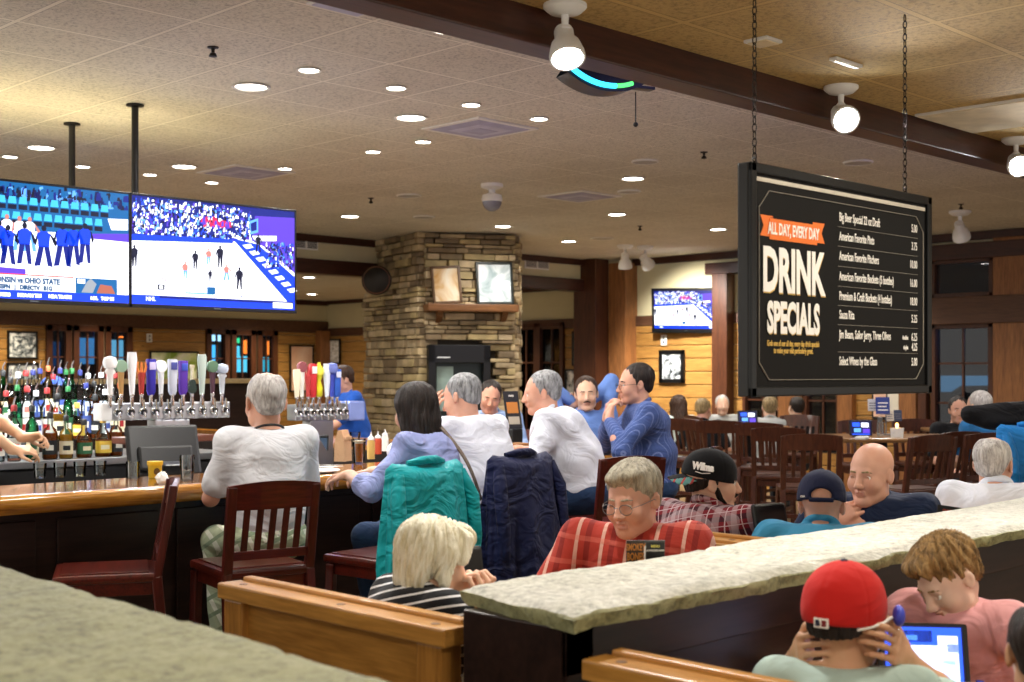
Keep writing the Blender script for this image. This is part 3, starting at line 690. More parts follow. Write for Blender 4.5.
# spotlights
M_bulb = emit('spot_bulb', 'f4fbff', 40.)
SPOTS = []
def spotlight(loc, lb, aim, sc=1., on=True, grp='white spotlights'):
    r = thing('ceiling_spotlight', lb, 'spotlight', loc, 0, grp); r.scale = (sc,)*3; aim = Vector(aim).normalized()
    m = MB(); m.lathe([(.075, 0), (.075, -.012), (.055, -.03), (.014, -.036), (.012, -.07), (.02, -.08), (.014, -.09)], M_white, n=24); m.build('canopy', r, 40)
    c = Vector((0, 0, -.125)); m = MB(); b0 = c-aim*.055
    m.lathe([(.001, 0), (.03, .002), (.034, .012), (.034, .05), (.05, .07), (.062, .115), (.062, .135), (.055, .135), (.052, .115)], M_white, b0, 24, aim); m.build('lamp_head', r, 40)
    m = MB(); m.lathe([(.001, .126), (.025, .124), (.046, .118)], M_bulb if on else M_chrome, b0, 24, aim); m.build('bulb', r, 40)
    if on: SPOTS.append((Vector(loc)+(b0+aim*.15)*sc, aim, sc))
def near_sp(u, v, lb, aim):
    Y = qy(u, 2.86); x, y, _ = at(u, v, Y); spotlight((x, y, 2.8), lb, aim, .95)
near_sp(565, 8, 'white spotlight by the dark beam, nearest of the three bright ones', (-.30, -.45, -1.0)); near_sp(841, 95, 'blazing white spotlight above the hanging menu board', (-.62, -.72, -.50)); near_sp(1016, 147, 'bright white spotlight at the right edge by the beam', (-.75, -.6, -.50))
for u, v, lb, aim in ((466, 239, 'white spotlight aimed at the chimney, left one', (.5, .9, -.9)), (492, 243, 'white spotlight aimed at the chimney, right one', (.6, .9, -.9)), (625, 249, 'white spotlight near the corner post, left one', (.3, .2, -1)), (645, 250, 'white spotlight near the corner post, right one', (1, .1, -.8))):
    Y = 1.7*FPX/(HZ-v)*.97; x, y, _ = at(u, v, Y); spotlight((x, y, 3.3), lb, aim, 1.5)
x, y, _ = at(960, 215, 13.6); spotlight((x, y, 3.3), 'white spotlight right of the menu board near the glazed door', (.9, .2, -1), 1.5, False)
# near ceiling bits: square cover, panel, plates
def cpanel(u, v, w, d, lb, mt, nm, z=2.8):
    Y = (z-1.6)*FPX/(HZ-v); x, y, _ = at(u, v, Y); r = thing(nm, lb, 'ceiling panel', (x, y, z)); m = MB(); m.box((0, 0, -.006), (w, d, .012), M_ring, .003); m.build('panel_frame', r)
    m = MB(); m.box((0, 0, -.014), (w-.02, d-.02, .004), mt); m.build('panel_cover', r)
cpanel(763, 40, .10, .10, 'small square pale plate on the low ceiling by the left chain', plain('plate_warm', 'd8c6a0', .4), 'ceiling_plate')
cpanel(1003, 114, .58, .58, 'large pale square panel on the low ceiling at right', plain('panel_warm', 'd9cdb4', .95, spec=.05), 'ceiling_panel')
cpanel(846, 61, .19, .035, 'small bright strip plate on the low ceiling between the chains', plain('plate_bright', 'fff2d8', .3), 'ceiling_plate')
Y = 1.7*FPX/(HZ-2); x, y, _ = at(352, 1, Y); r = thing('ceiling_panel', 'pale square panel cut by the top edge beside the beam', 'ceiling panel', (x, y, 3.3)); m = MB(); m.box((0, 0, -.006), (.3, .3, .012), M_ring, .003); m.build('panel_frame', r); m = MB(); m.box((0, 0, -.014), (.26, .26, .004), M_vent); m.build('panel_cover', r)
# hanging display behind the beam, only its curved lower edge shows
x, y, z = at(603, 72, 5.9); r = thing('hanging_display', 'curved screen glowing blue and green hanging behind the dark beam', 'display', (x, y, z-.06), -.35)
m = MB(); pts = []
def arc(rad, y0): return [(rad*math.sin(a), y0, -rad*math.cos(a)+.32) for a in np.linspace(-.62, .62, 15)]
vs = []; fs = []
for k, (rad, yy) in enumerate(((.36, -.06), (.36, .06), (.20, .06), (.20, -.06))): vs += arc(rad, yy)
for j in range(4):
    for i in range(14): fs.append((j*15+i, j*15+i+1, ((j+1) % 4)*15+i+1, ((j+1) % 4)*15+i))
m.add(vs, fs, M_black); m.box((0, 0, .2), (.04, .04, .3), M_black, .004); m.build('display_case', r, 40)
m = MB(); m.tube([(p[0], -.066, p[2]) for p in arc(.335, 0)][:9], .012, emit('neon_blue', '30c8ff', 2.)); m.tube([(p[0], -.066, p[2]) for p in arc(.335, 0)][8:12], .010, emit('neon_green', '50ff70', 1.2)); m.build('light_tube', r, 40)
m = MB(); m.tube([(.16, -.02, -.02), (.16, -.02, -.16)], .003, M_black, 6); m.sphere((.16, -.02, -.17), .012, M_black, 10); m.build('pull_cord', r, 40)
m = MB(); m.box((.18, -.02, .0), (.14, .05, .014), M_black, .003); m.box((-.13, -.02, .03), (.12, .04, .012), M_black, .003); m.build('bracket', r)
# ================================================================ big screens over the bar
E = lambda n, c, s: MATS[n] if n in MATS else emit(n, c, s)
sc_black = E('scr_black', '05070c', .6)
def quadpoly(m, pts, z, mat): m.add([(x, z, y) for x, y in pts], [tuple(range(len(pts)))], mat)
def scr_rect(m, x0, y0, x1, y1, z, mat): quadpoly(m, [(x0, y0), (x1, y0), (x1, y1), (x0, y1)], z, mat)
def figure(m, x, y, h, mat, z, rnd, legs=None, head=None):
    w = h*.13; legs = legs or mat; head = head or mat; s = rnd.uniform(.5, 1.5)
    quadpoly(m, [(x-w*1.1, y+h*.48), (x+w*1.0, y+h*.48), (x+w*1.25, y+h*.78), (x+w*.6, y+h*.86), (x-w*.6, y+h*.86), (x-w*1.3, y+h*.78)], z, mat)
    quadpoly(m, [(x-w*1.0, y+h*.5), (x+w*.05, y+h*.5), (x-w*.5*s, y+h*.02), (x-w*1.3*s, y)], z, legs); quadpoly(m, [(x, y+h*.5), (x+w*1.0, y+h*.5), (x+w*1.2*s, y), (x+w*.5*s, y+h*.02)], z, legs)
    quadpoly(m, [(x-w*1.0, y+h*.82), (x-w*1.3, y+h*.8), (x-w*1.9, y+h*.55), (x-w*1.5, y+h*.5)], z, head); quadpoly(m, [(x+w*1.0, y+h*.82), (x+w*1.3, y+h*.8), (x+w*1.9*s, y+h*.6), (x+w*1.5*s, y+h*.5)], z, head)
    quadpoly(m, [(x+w*.5*math.cos(a), y+h*.93+w*.6*math.sin(a)) for a in np.linspace(0, 2*PI, 9)[:-1]], z, head)
def crowd(m, x0, y0, x1, y1, n, mats, z, rnd, s=.012):
    for i in range(n):
        x = rnd.uniform(x0, x1-s); y = rnd.uniform(y0, y1-s*1.6); w = s*rnd.uniform(.5, 1.3); h = s*rnd.uniform(.6, 1.8); mt = rnd.choice(mats)
        quadpoly(m, [(x, y), (x+w, y+h*.1), (x+w*.8, y+h), (x+w*.2, y+h*.9)], z-.00002*(i % 30), mt)
def television(name, label, loc, rz, W, H, image, group=None, thick=.05, bez=.014):
    r = thing(name, label, 'television', loc, rz, group)
    m = MB(); m.b2((-W/2, 0, -H/2), (W/2, thick, H/2), M_black, .008); m.b2((-W/2+.1, thick, -H/2+.1), (W/2-.1, thick+.03, H/2-.15), M_blackm, .01); m.build('back_shell', r)
    m = MB(); e = .006
    m.b2((-W/2, -e, -H/2), (-W/2+bez, 0, H/2), M_black, .002); m.b2((W/2-bez, -e, -H/2), (W/2, 0, H/2), M_black, .002)
    m.b2((-W/2, -e, H/2-bez), (W/2, 0, H/2), M_black, .002); m.b2((-W/2, -e-.004, -H/2), (W/2, 0, -H/2+bez*1.6), M_black, .002); m.build('bezel', r)
    m = MB(); m.M = Matrix.Translation((-W/2+bez, -.002, -H/2+bez*1.6)) @ Matrix.Diagonal((1, 1, 1, 1)); image(m, W-2*bez, H-2.6*bez, r); m.build('screen', r)
    m = MB(); m.box((0, -e-.005, -H/2+bez*.8), (.05, .003, .008), M_steeld); m.build('maker_badge', r)
    return r
blues = [E('scr_navy', '0a1c78', .9), E('scr_blue', '1c46d8', 1.), E('scr_deep', '071050', .8), E('scr_sky', '5fa0ff', 1.), E('scr_white', 'f4f8ff', 1.25), E('scr_purple', '5a3cc8', .9), sc_black]
s_white, s_blue, s_navy, s_red, s_crt = MATS['scr_white'], E('scr_royal', '0d38e8', 1.15), MATS['scr_navy'], E('scr_red', 'd0204a', 1.), E('scr_court', 'f2f4ff', 1.3)
s_teal, s_seat, s_skin, s_dk = E('scr_teal', '0c5c96', .9), E('scr_seat', '3fb0e0', 1.), E('scr_skin', 'c07a70', .9), E('scr_dark', '10142e', .7)
def img_game(m, w, h, r):
    rn = random.Random(5); X = lambda v: v*w; Y = lambda v: h*(1-v)
    scr_rect(m, 0, 0, w, h, 0, s_crt)
    quadpoly(m, [(0, Y(.40)), (X(.62), Y(.33)), (w, Y(.30)), (w, h), (0, h)], -.0004, s_navy)
    crowd(m, 0, Y(.36), X(.72), h, 1100, blues+[MATS['scr_white']]*2, -.0006, rn, .016); crowd(m, X(.40), Y(.24), X(.60), Y(.12), 60, [s_red, MATS['scr_purple'], s_red], -.0012, rn, .022)
    quadpoly(m, [(0, Y(.36)), (X(.60), Y(.33)), (X(.6), Y(.37)), (0, Y(.42))], -.0014, s_blue)
    quadpoly(m, [(X(.60), Y(.33)), (X(.635), Y(.33)), (w, Y(.93)), (X(.96), Y(.93))], -.0015, s_blue)
    quadpoly(m, [(X(.635), Y(.33)), (X(.76), Y(.36)), (w, Y(.66)), (w, Y(.93))], -.0015, s_blue)
    for i in range(8):     # court-side lettering panels
        t = i/8; a = (.655+.33*t, .38+.47*t); quadpoly(m, [(X(a[0]+.005), Y(a[1])), (X(a[0]+.055), Y(a[1]-.02)), (X(a[0]+.075), Y(a[1]+.015)), (X(a[0]+.03), Y(a[1]+.035))], -.0018, s_white)
    quadpoly(m, [(X(.74), Y(.08)), (w, Y(.06)), (w, Y(.62)), (X(.80), Y(.38)), (X(.72), Y(.33))], -.0016, MATS['scr_purple'])
    crowd(m, X(.80), Y(.60), w, Y(.30), 160, blues, -.0019, rn, .018); quadpoly(m, [(X(.72), Y(.28)), (X(.88), Y(.26)), (X(.88), Y(.31)), (X(.74), Y(.33))], -.0022, s_white)
    quadpoly(m, [(X(.70), Y(.14)), (X(.76), Y(.10)), (X(.76), Y(.24)), (X(.71), Y(.27))], -.0024, MATS['scr_sky']); quadpoly(m, [(X(.71), Y(.16)), (X(.75), Y(.13)), (X(.75), Y(.22)), (X(.715), Y(.24))], -.0026, s_navy)
    for x, y, hh, c in ((.02, .66, .2, s_dk), (.31, .75, .17, s_skin), (.37, .65, .18, s_dk), (.45, .60, .16, s_skin), (.52, .62, .22, s_dk), (.46, .76, .12, s_dk), (.56, .74, .16, s_skin), (.64, .82, .22, s_dk), (.76, .44, .18, s_dk)):
        figure(m, X(x), Y(y), h*hh, c, -.0030, rn, legs=c if c is s_dk else MATS['scr_sky'])
    scr_rect(m, 0, 0, w, h*.085, -.0032, s_blue); scr_rect(m, X(.16), Y(.94), X(.99), Y(.915), -.0034, MATS['scr_navy']); scr_rect(m, X(.855), Y(.985), X(.985), Y(.93), -.0038, s_white)
    scr_rect(m, X(.15), Y(.86), X(.19), Y(.81), -.0034, s_dk); scr_rect(m, X(.16), Y(.85), X(.18), Y(.82), -.0036, s_white); scr_rect(m, X(.31), Y(.885), X(.48), Y(.87), -.0034, MATS['scr_sky']); scr_rect(m, X(.44), Y(.88), X(.49), Y(.81), -.0036, s_teal)
    if r and w > 1:
        F = frame_mat((-w/2+.1*w, -.0065, -h/2+.01), (1, 0, 0), (0, 0, 1)); text('NHL', h*.05, s_white, Matrix.Translation((0, 0, 0)) @ frame_mat((-w/2+.11*w, -.0072, -h/2+.055*h), (1, 0, 0), (0, 0, 1)), 'ticker_lettering', r, bold=.001)
        text('21', h*.05, s_navy, frame_mat((w*.16, -.0072, -h/2+.13*h), (1, 0, 0), (0, 0, 1)), 'score_lettering', r, bold=.001)
        text('LIVE 1', h*.04, MATS['scr_red'], frame_mat((-w*.31, -.0072, -h/2+.24*h), (1, 0, 0), (0, 0, 1)), 'score_lettering', r, bold=.0005)
def img_bench(m, w, h, r):
    rn = random.Random(9); X = lambda v: v*w; Y = lambda v: h*(1-v)
    scr_rect(m, 0, 0, w, h, 0, s_crt); quadpoly(m, [(0, Y(.44)), (X(.62), Y(.40)), (w, Y(.38)), (w, h), (0, h)], -.0004, s_teal)
    crowd(m, 0, Y(.16), w, h, 360, [s_teal, MATS['scr_navy'], MATS['scr_deep'], MATS['scr_sky'], s_teal, s_dk], -.0006, rn, .03)
    for row, (yy, n) in enumerate(((.18, 17), (.31, 16))):
        for i in range(n):
            x = .01+i*.052+.02*row; quadpoly(m, [(X(x), Y(yy)), (X(x+.042), Y(yy)), (X(x+.038), Y(yy-.06)), (X(x+.006), Y(yy-.06))], -.0014, s_seat)
            quadpoly(m, [(X(x), Y(yy+.05)), (X(x+.042), Y(yy+.05)), (X(x+.042), Y(yy+.01)), (X(x), Y(yy+.01))], -.0014, s_dk)
    quadpoly(m, [(X(.88), Y(.24)), (X(.99), Y(.23)), (X(.99), Y(.33)), (X(.90), Y(.34))], -.0016, s_white)
    quadpoly(m, [(X(.70), Y(.40)), (w, Y(.36)), (w, Y(.44)), (X(.70), Y(.43))], -.0017, MATS['scr_purple'])
    wh = [(x, .55+rn.uniform(-.03, .05), .3) for x in (.03, .10, .17, .24, .30, .37, .43, .48)]
    for x, y, hh in wh: figure(m, X(x), Y(y), h*hh, s_white, -.0022, rn, legs=MATS['scr_sky'], head=s_skin)
    for x, y, hh in ((.20, .66, .36), (.27, .68, .36), (.375, .71, .34), (.455, .70, .36), (.55, .71, .36), (.645, .70, .38), (.70, .68, .36), (.76, .66, .36), (.335, .64, .3), (.05, .7, .36), (.12, .72, .36)):
        figure(m, X(x), Y(y), h*hh, s_blue, -.0026, rn, legs=MATS['scr_navy'], head=s_dk)
    quadpoly(m, [(0, Y(.80)), (X(.46), Y(.79)), (X(.46), Y(.74)), (0, Y(.72))], -.0028, MATS['scr_purple'])
    scr_rect(m, 0, Y(.93), X(.70), Y(.79), -.0030, E('scr_banner', 'dfe3ea', 1.1)); scr_rect(m, 0, Y(.795), X(.70), Y(.785), -.0032, E('scr_redline', 'e03a28', 1.1)); scr_rect(m, 0, 0, w, h*.075, -.0032, s_blue)
    scr_rect(m, X(.71), Y(.93), X(.93), Y(.79), -.0032, s_teal); quadpoly(m, [(X(.74), Y(.92)), (X(.80), Y(.92)), (X(.82), Y(.84)), (X(.79), Y(.79)), (X(.77), Y(.82))], -.0034, E('scr_grey', '8a9098', 1.)); quadpoly(m, [(X(.82), Y(.92)), (X(.92), Y(.92)), (X(.90), Y(.85)), (X(.84), Y(.84))], -.0034, E('scr_brown', 'a05a48', 1.)); scr_rect(m, X(.72), Y(.84), X(.76), Y(.80), -.0036, s_white)
    def T(s, x, y, sz, mt, xs=1., b=.0022): text(s, h*sz*1.08, mt, frame_mat((-w/2+X(x), -.0078, -h/2+Y(y)), (1, 0, 0), (0, 0, 1)), 'banner_lettering', r, xs=xs, bold=b)
    T('WISCONSIN vs OHIO STATE', .435, .835, .060, E('scr_ink', '0c4a78', .8), .86); T('ESPN   |   DIRECTV   B1G', .46, .895, .045, MATS['scr_ink'], .9)
    T('LAKERS      NCAAM T25      NBA TRADE', .50, .962, .036, s_white, 1.); T('NFL   TOP 25', .85, .962, .036, s_white, 1.)
    scr_rect(m, X(.52), Y(.93), X(.60), Y(.88), -.0029, MATS['scr_seat'])
TVQ = 7.2
Yr = qy(298, TVQ); zt, zb = zat(210, Yr), zat(313, Yr); Yl = qy(131, TVQ); zt2, zb2 = zat(193, Yl), zat(308, Yl); H = ((zt-zb)+(zt2-zb2))/2; zc = (zt+zb+zt2+zb2)/4
W = p_on(298, TVQ)-p_on(131, TVQ)
television('television', 'big hanging television with players on a white court, right of the joined pair', (p_on(216.5, TVQ), TVQ, zc), 0, W, H, img_game, 'big televisions over the bar')
television('television', 'big hanging television with blue-suited men and a score banner at the left edge', (p_on(132.5, TVQ)-W/2-.006, TVQ, zc), 0, W, H, img_bench, 'big televisions over the bar')
r = television('television', 'television seen edge-on from behind below the joined pair', (p_on(75, TVQ)+.9, TVQ+1.35, zc+.15), PI, W, H, lambda m, w, h, r: scr_rect(m, 0, 0, w, h, 0, s_navy), 'big televisions over the bar')
def pole(u, vt, lb, q, zbot):
    Y = 1.7*FPX/(HZ-vt); x, y, _ = at(u, vt, Y); r = thing('screen_pole', lb, 'pole', (x, q if q else y, 3.3)); yy = 0
    m = MB(); m.lathe([(.022, zbot-3.3), (.022, -.012)], M_black, n=16); m.build('pipe', r, 40); m = MB(); m.lathe([(.055, -.014), (.055, -.004), (.03, 0)], M_black, n=20); m.build('ceiling_flange', r, 40)
pole(135, 104, 'taller looking black ceiling pole between the two big televisions', None, zc+.1); pole(72, 123, 'black ceiling pole above the left big television, the farther one', None, zc+.1)
r = thing('screen_bracket', 'black bar and arms carrying the big televisions under the ceiling poles', 'bracket', (4.1, 7.9, zc+.1)); m = MB(); m.b2((-1.2, -.42, -.04), (1.25, -.36, .04), M_black, .005); m.b2((-1.2, .36, -.04), (1.25, .42, .04), M_black, .005); m.build('crossbar', r)
m = MB(); m.b2((-.04, -.6, -.03), (.04, .6, .03), M_black, .005); m.build('spine_arm', r)
# small television on the log wall, one in the far right window
def on_right(u0, u1, v0, v1, off=.0):
    y0, y1 = q_on(u1, 14.85), q_on(u0, 14.85); Y = px((u0+u1)/2, 14.85); return (14.85-off, (y0+y1)/2, (zat(v0, Y)+zat(v1, Y))/2), y1-y0, zat(v0, Y)-zat(v1, Y)
loc, w, h = on_right(657, 716, 288, 333); r = television('television', 'small black television showing a white court on the log wall', loc, -PI/2+.12, w*1.08, h, img_game, None, .06, .04); r.rotation_euler = (.10, .03, -PI/2+.12)
loc, w, h = on_right(935, 951, 327, 346); television('television', 'tiny blue glowing television seen in the glazed door at right', (16.3, loc[1]-.75, loc[2]), -PI/2-.1, .36, .27, lambda m, w, h, r: (scr_rect(m, 0, 0, w, h, 0, E('scr_cyan', '3fa8ff', 1.3)), scr_rect(m, w*.2, h*.3, w*.8, h*.6, -.001, s_white)), None, .03, .01)
# ================================================================ hanging drinks board
SQ = 2.10; ua, ub = 747, 929
pa, pb_ = p_on(ua+1, SQ), p_on(ub, SQ); Ya, Yb = qy(ua, SQ), qy(ub, SQ)
ztop = (zat(162, Ya)+zat(197, Yb))/2; zbot = (zat(397, Ya)+zat(393, Yb))/2; BW, BH = pb_-pa, ztop-zbot
sg = thing('menu_board', 'black framed drink specials board hanging on two chains over the stone wall', 'sign', ((pa+pb_)/2, SQ, (ztop+zbot)/2))
m = MB(); m.b2((-BW/2, 0, -BH/2), (BW/2, .036, BH/2), M_black, .004); m.build('board_body', sg)
m = MB(); fw = .028
for a, b in (((-BW/2, -.012, -BH/2), (-BW/2+fw, 0, BH/2)), ((BW/2-fw, -.012, -BH/2), (BW/2, 0, BH/2)), ((-BW/2, -.012, BH/2-fw), (BW/2, 0, BH/2)), ((-BW/2, -.012, -BH/2), (BW/2, 0, -BH/2+fw))): m.b2(a, b, plain('frame_black', '141516', .3, .4) if 'frame_black' not in MATS else MATS['frame_black'], .004)
m.build('frame', sg)
m = MB(); m.b2((-BW/2+fw*.9, -.002, -BH/2+fw*.9), (BW/2-fw*.9, .001, BH/2-fw*.9), plain('chalk_black', '0d0c0c', .6, var=.1, spec=.2)); m.build('face_panel', sg)
M_line = plain('thin_line', '8f8a80', .6); M_lett = plain('letter_white', 'f5f3ee', .6, var=.02); M_orange = plain('ribbon_orange', 'e8762c', .6, var=.05); M_gold = plain('letter_gold', 'd9b45a', .6, var=.03); M_orange2 = plain('ribbon_fold', 'b8501c', .6)
iw, ih = BW-2*fw, BH-2*fw
def BX(u): return -BW/2+(p_on(u, SQ)-pa)          # local x of a column of the photograph
def BZ(u, v): return zat(v, qy(u, SQ))-(ztop+zbot)/2
m = MB(); x0, x1, z0, z1, c = -iw/2+.02, iw/2-.02, -ih/2+.02, ih/2-.045, .05
pl = [(x0, z0+c), (x0, z1-c), (x0+c, z1), (x1-c, z1), (x1, z1-c), (x1, z0+c), (x1-c, z0), (x0+c, z0), (x0, z0+c)]
for a, b in zip(pl, pl[1:]): m.bar((a[0], -.004, a[1]), (b[0], -.004, b[1]), .0032, .0015, M_line)
m.build('border_line', sg)
m = MB(); m.b2((-iw/2+.004, -.006, ih/2-.022), (iw/2-.01, -.001, ih/2-.010), plain('light_strip', 'c9c2b4', .35), .001); m.build('top_strip', sg)
def rib(pts, mat, z): m.add([(x, z, y) for x, y in pts], [tuple(range(len(pts)))], mat)
m = MB(); cx = BX(792.5); cz = BZ(792, 232); rw, rh = .125, .030
rib([(cx-rw-.045, cz+rh*1.25), (cx-rw+.02, cz+rh*1.25), (cx-rw+.02, cz-rh*.75), (cx-rw-.045, cz-rh*.75), (cx-rw-.028, cz+rh*.25)], M_orange, -.0032); rib([(cx+rw+.045, cz+rh*1.25), (cx+rw-.02, cz+rh*1.25), (cx+rw-.02, cz-rh*.75), (cx+rw+.045, cz-rh*.75), (cx+rw+.028, cz+rh*.25)], M_orange, -.0032)
rib([(cx-rw, cz+rh), (cx-rw+.02, cz+rh*1.25), (cx-rw+.02, cz+rh)], M_orange2, -.0034); m.b2((cx-rw, -.0052, cz-rh), (cx+rw, -.0036, cz+rh), M_orange); m.build('ribbon', sg)
def ST(s, x, z, sz, mt, xs=1., b=.0, al='CENTER', nm='lettering', yy=-.0045, ext=.0005): return text(s, sz, mt, frame_mat((x, yy, z), (1, 0, 0), (0, 0, 1)), nm, sg, xs=xs, bold=b, align=al, ext=ext)
ST('ALL DAY, EVERY DAY', cx, cz, .047, M_lett, .60, .0012, yy=-.006)
zD = BZ(792, 274); zS = BZ(792, 320)
ST('DRINK', cx+.004, zD-.004, .172, M_gold, .62, .006, yy=-.0035); ST('DRINK', cx, zD, .172, M_lett, .62, .0065, nm='headline', yy=-.0055)
ST('SPECIALS', cx+.004, zS-.003, .122, M_gold, .56, .0045, yy=-.0035); ST('SPECIALS', cx, zS, .122, M_lett, .56, .005, nm='headline', yy=-.0055)
ST('Grab one of our all day, every day drink specials', cx, BZ(792, 344), .0235, M_gold, .60, .0004); ST('to make your visit particularly great.', cx, BZ(792, 351), .0235, M_gold, .60, .0004)
xl, xr = BX(838), BX(916)
rows = [('Big Beer Special 22 oz Draft', '5.00', 219), ('American Favorite Pints', '3.75', 238), ('American Favorite Pitchers', '10.00', 257.5), ('American Favorite Buckets (5 bottles)', '16.00', 277.5), ('Premium & Craft Buckets (4 bottles)', '18.00', 297), ('Sauza Rita', '5.25', 315.5), ('Jim Beam, Sailor Jerry, Three Olives', '6.25', 335), ('Select Wines by the Glass', '5.00', 361.5)]
m = MB()
for i, (a, b, v) in enumerate(rows):
    z = BZ(850, v); ST(a, xl, z, .038, M_lett, .57, .0004, 'LEFT'); ST(b, xr, z, .037, M_lett, .62, .0003, 'RIGHT', 'price')
    if i < 7: zz = (z+BZ(850, rows[i+1][2]))/2-(0.012 if i == 6 else 0); m.bar((xl-.005, -.003, zz), (xr+.005, -.003, zz), .0014, .0012, M_line)
m.build('ruled_lines', sg)
zz = BZ(850, 335); ST('doubles', xr-.062, zz-.002, .020, M_lett, .6, .0004, 'RIGHT', 'price'); ST('singles', xr-.062, zz-.034, .020, M_lett, .6, .0004, 'RIGHT', 'price'); ST('4.25', xr, zz-.033, .036, M_lett, .62, .0006, 'RIGHT', 'price')
# chains: every link an oval wire ring
def chain(x, lb):
    z0, z1 = ztop+.012, 2.8; n = int((z1-z0)/.021); r = thing('hanging_chain', lb, 'chain', (x, SQ+.022, z0)); pitch = (z1-z0-.01)/n
    m = MB()
    for i in range(n):
        c = Vector((0, 0, pitch*(i+.5))); pts = []
        for k in range(11):
            a = 2*PI*k/10; dx, dz = .0065*math.cos(a), (pitch*.64)*math.sin(a); pts.append(c+(Vector((dx, 0, dz)) if i % 2 else Vector((0, dx, dz))))
        m.tube(pts, .0018, M_iron, 6)
    m.build('links', r, 60); m = MB(); m.tube([(0, 0, -.014), (.012, 0, -.004), (0, 0, .012), (-.010, 0, .002)], .003, M_steeld, 6); m.build('eye_hook', r, 60)
chain(BX(761)+(pa+pb_)/2, 'thin dark chain holding the left end of the drinks board'); chain(BX(911)+(pa+pb_)/2, 'thin dark chain holding the right end of the drinks board')
# ================================================================ stone topped booth walls
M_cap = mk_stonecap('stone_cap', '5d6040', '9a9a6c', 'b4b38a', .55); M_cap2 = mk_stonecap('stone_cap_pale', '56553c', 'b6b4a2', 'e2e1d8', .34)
def cap(name, x0, x1, y0, y1, z, th, mat, seed, overw=.0, joints=(), ridge=0., side=None):
    """rough cut stone slab: a dense grid with hewn edges"""
    rn = np.random.RandomState(seed); nx = max(int((x1-x0)/.022), 10); ny = max(int((y1-y0)/.022), 10)
    gx, gy = np.meshgrid(np.linspace(0, 1, nx), np.linspace(0, 1, ny), indexing='ij')
    def noise(sc, amp, X, Y):
        v = 0
        for k in range(5):
            a, b, p = rn.uniform(-1, 1)*sc*(1.6**k), rn.uniform(-1, 1)*sc*(1.6**k), rn.uniform(0, 6); v = v+np.sin(a*X+b*Y+p)/(1.35**k)
        return amp*v
    X = x0+(x1-x0)*gx; Y = y0+(y1-y0)*gy
    e = np.minimum(np.minimum(gx*(x1-x0), (1-gx)*(x1-x0)), np.minimum(gy*(y1-y0), (1-gy)*(y1-y0)))
    Z = z+noise(9, .0022, X, Y)+noise(38, .0012, X, Y)-.012*np.exp(-(e/.018)**2)+ridge*(1-np.abs(gx if (x1-x0) < (y1-y0) else gy)*2-0) * 0
    for axis, pos in joints:
        D = np.abs((X if axis == 'x' else Y)-pos+noise(6, .006, X, Y)); Z = Z-.010*np.exp(-(D/.010)**2)
    ex = noise(14, .006, Y, X)+noise(50, .003, Y, X); X = X+np.where((gx == 0) | (gx == 1), ex, 0); ey = noise(14, .006, X, Y)+noise(50, .003, X, Y); Y = Y+np.where((gy == 0) | (gy == 1), ey, 0)
    vs = np.stack([X, Y, Z], -1).reshape(-1, 3).tolist(); idx = np.arange(nx*ny).reshape(nx, ny)
    fs = [(int(idx[i, j]), int(idx[i+1, j]), int(idx[i+1, j+1]), int(idx[i, j+1])) for i in range(nx-1) for j in range(ny-1)]
    ring = [int(idx[i, 0]) for i in range(nx)]+[int(idx[nx-1, j]) for j in range(1, ny)]+[int(idx[i, ny-1]) for i in range(nx-2, -1, -1)]+[int(idx[0, j]) for j in range(ny-2, 0, -1)]
    prev = ring
    for lev, inset in ((.33, -.004), (.66, .0), (1., .004)):
        new = []
        for q in ring:
            p = vs[q]; cx, cy = (x0+x1)/2, (y0+y1)/2; jx, jy = rn.uniform(-.004, .004, 2)
            dx = 1 if p[0] > x1-.03 else (-1 if p[0] < x0+.03 else 0); dy = 1 if p[1] > y1-.03 else (-1 if p[1] < y0+.03 else 0)
            vs.append([p[0]-dx*inset+jx, p[1]-dy*inset+jy, z-th*lev]); new.append(len(vs)-1)
        for i in range(len(ring)): k = (i+1) % len(ring); fs.append((prev[i], new[i], new[k], prev[k]))
        prev = new
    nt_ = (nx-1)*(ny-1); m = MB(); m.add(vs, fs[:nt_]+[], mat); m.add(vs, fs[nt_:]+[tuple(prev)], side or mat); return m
o = cap('c', .74, 1.225, -1.0, 4.2, 1.17, .06, M_cap, 4); o.v = [(x+(y-2.2)*.05, y, z) for x, y, z in o.v]; o = o.build('stone_ledge', smooth=50); tag(o, 'rough olive stone ledge filling the lower left corner', 'ledge')
f = MB(); f.b2((.80, -1.0, 0), (1.19, 4.15, 1.11), M_dkpanely, .01); struct(f, 'wall_left_booth')
CZ = 1.10
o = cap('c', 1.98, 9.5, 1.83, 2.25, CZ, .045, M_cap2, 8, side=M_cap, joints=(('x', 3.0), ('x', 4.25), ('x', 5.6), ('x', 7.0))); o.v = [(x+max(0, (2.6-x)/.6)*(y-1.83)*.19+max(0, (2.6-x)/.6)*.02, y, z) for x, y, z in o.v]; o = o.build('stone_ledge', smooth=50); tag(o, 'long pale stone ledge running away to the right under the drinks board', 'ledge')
f = MB(); f.b2((2.03, 1.88, 0), (9.5, 2.19, CZ-.045), M_dkpanel, .004)
for x in (2.03,): f.b2((x, 1.868, 0), (x+.09, 1.88, CZ-.05), M_dkpanel, .003)
f.b2((2.03, 1.868, .95), (9.5, 1.88, CZ-.05), M_dkpanel, .003); struct(f, 'wall_booth')
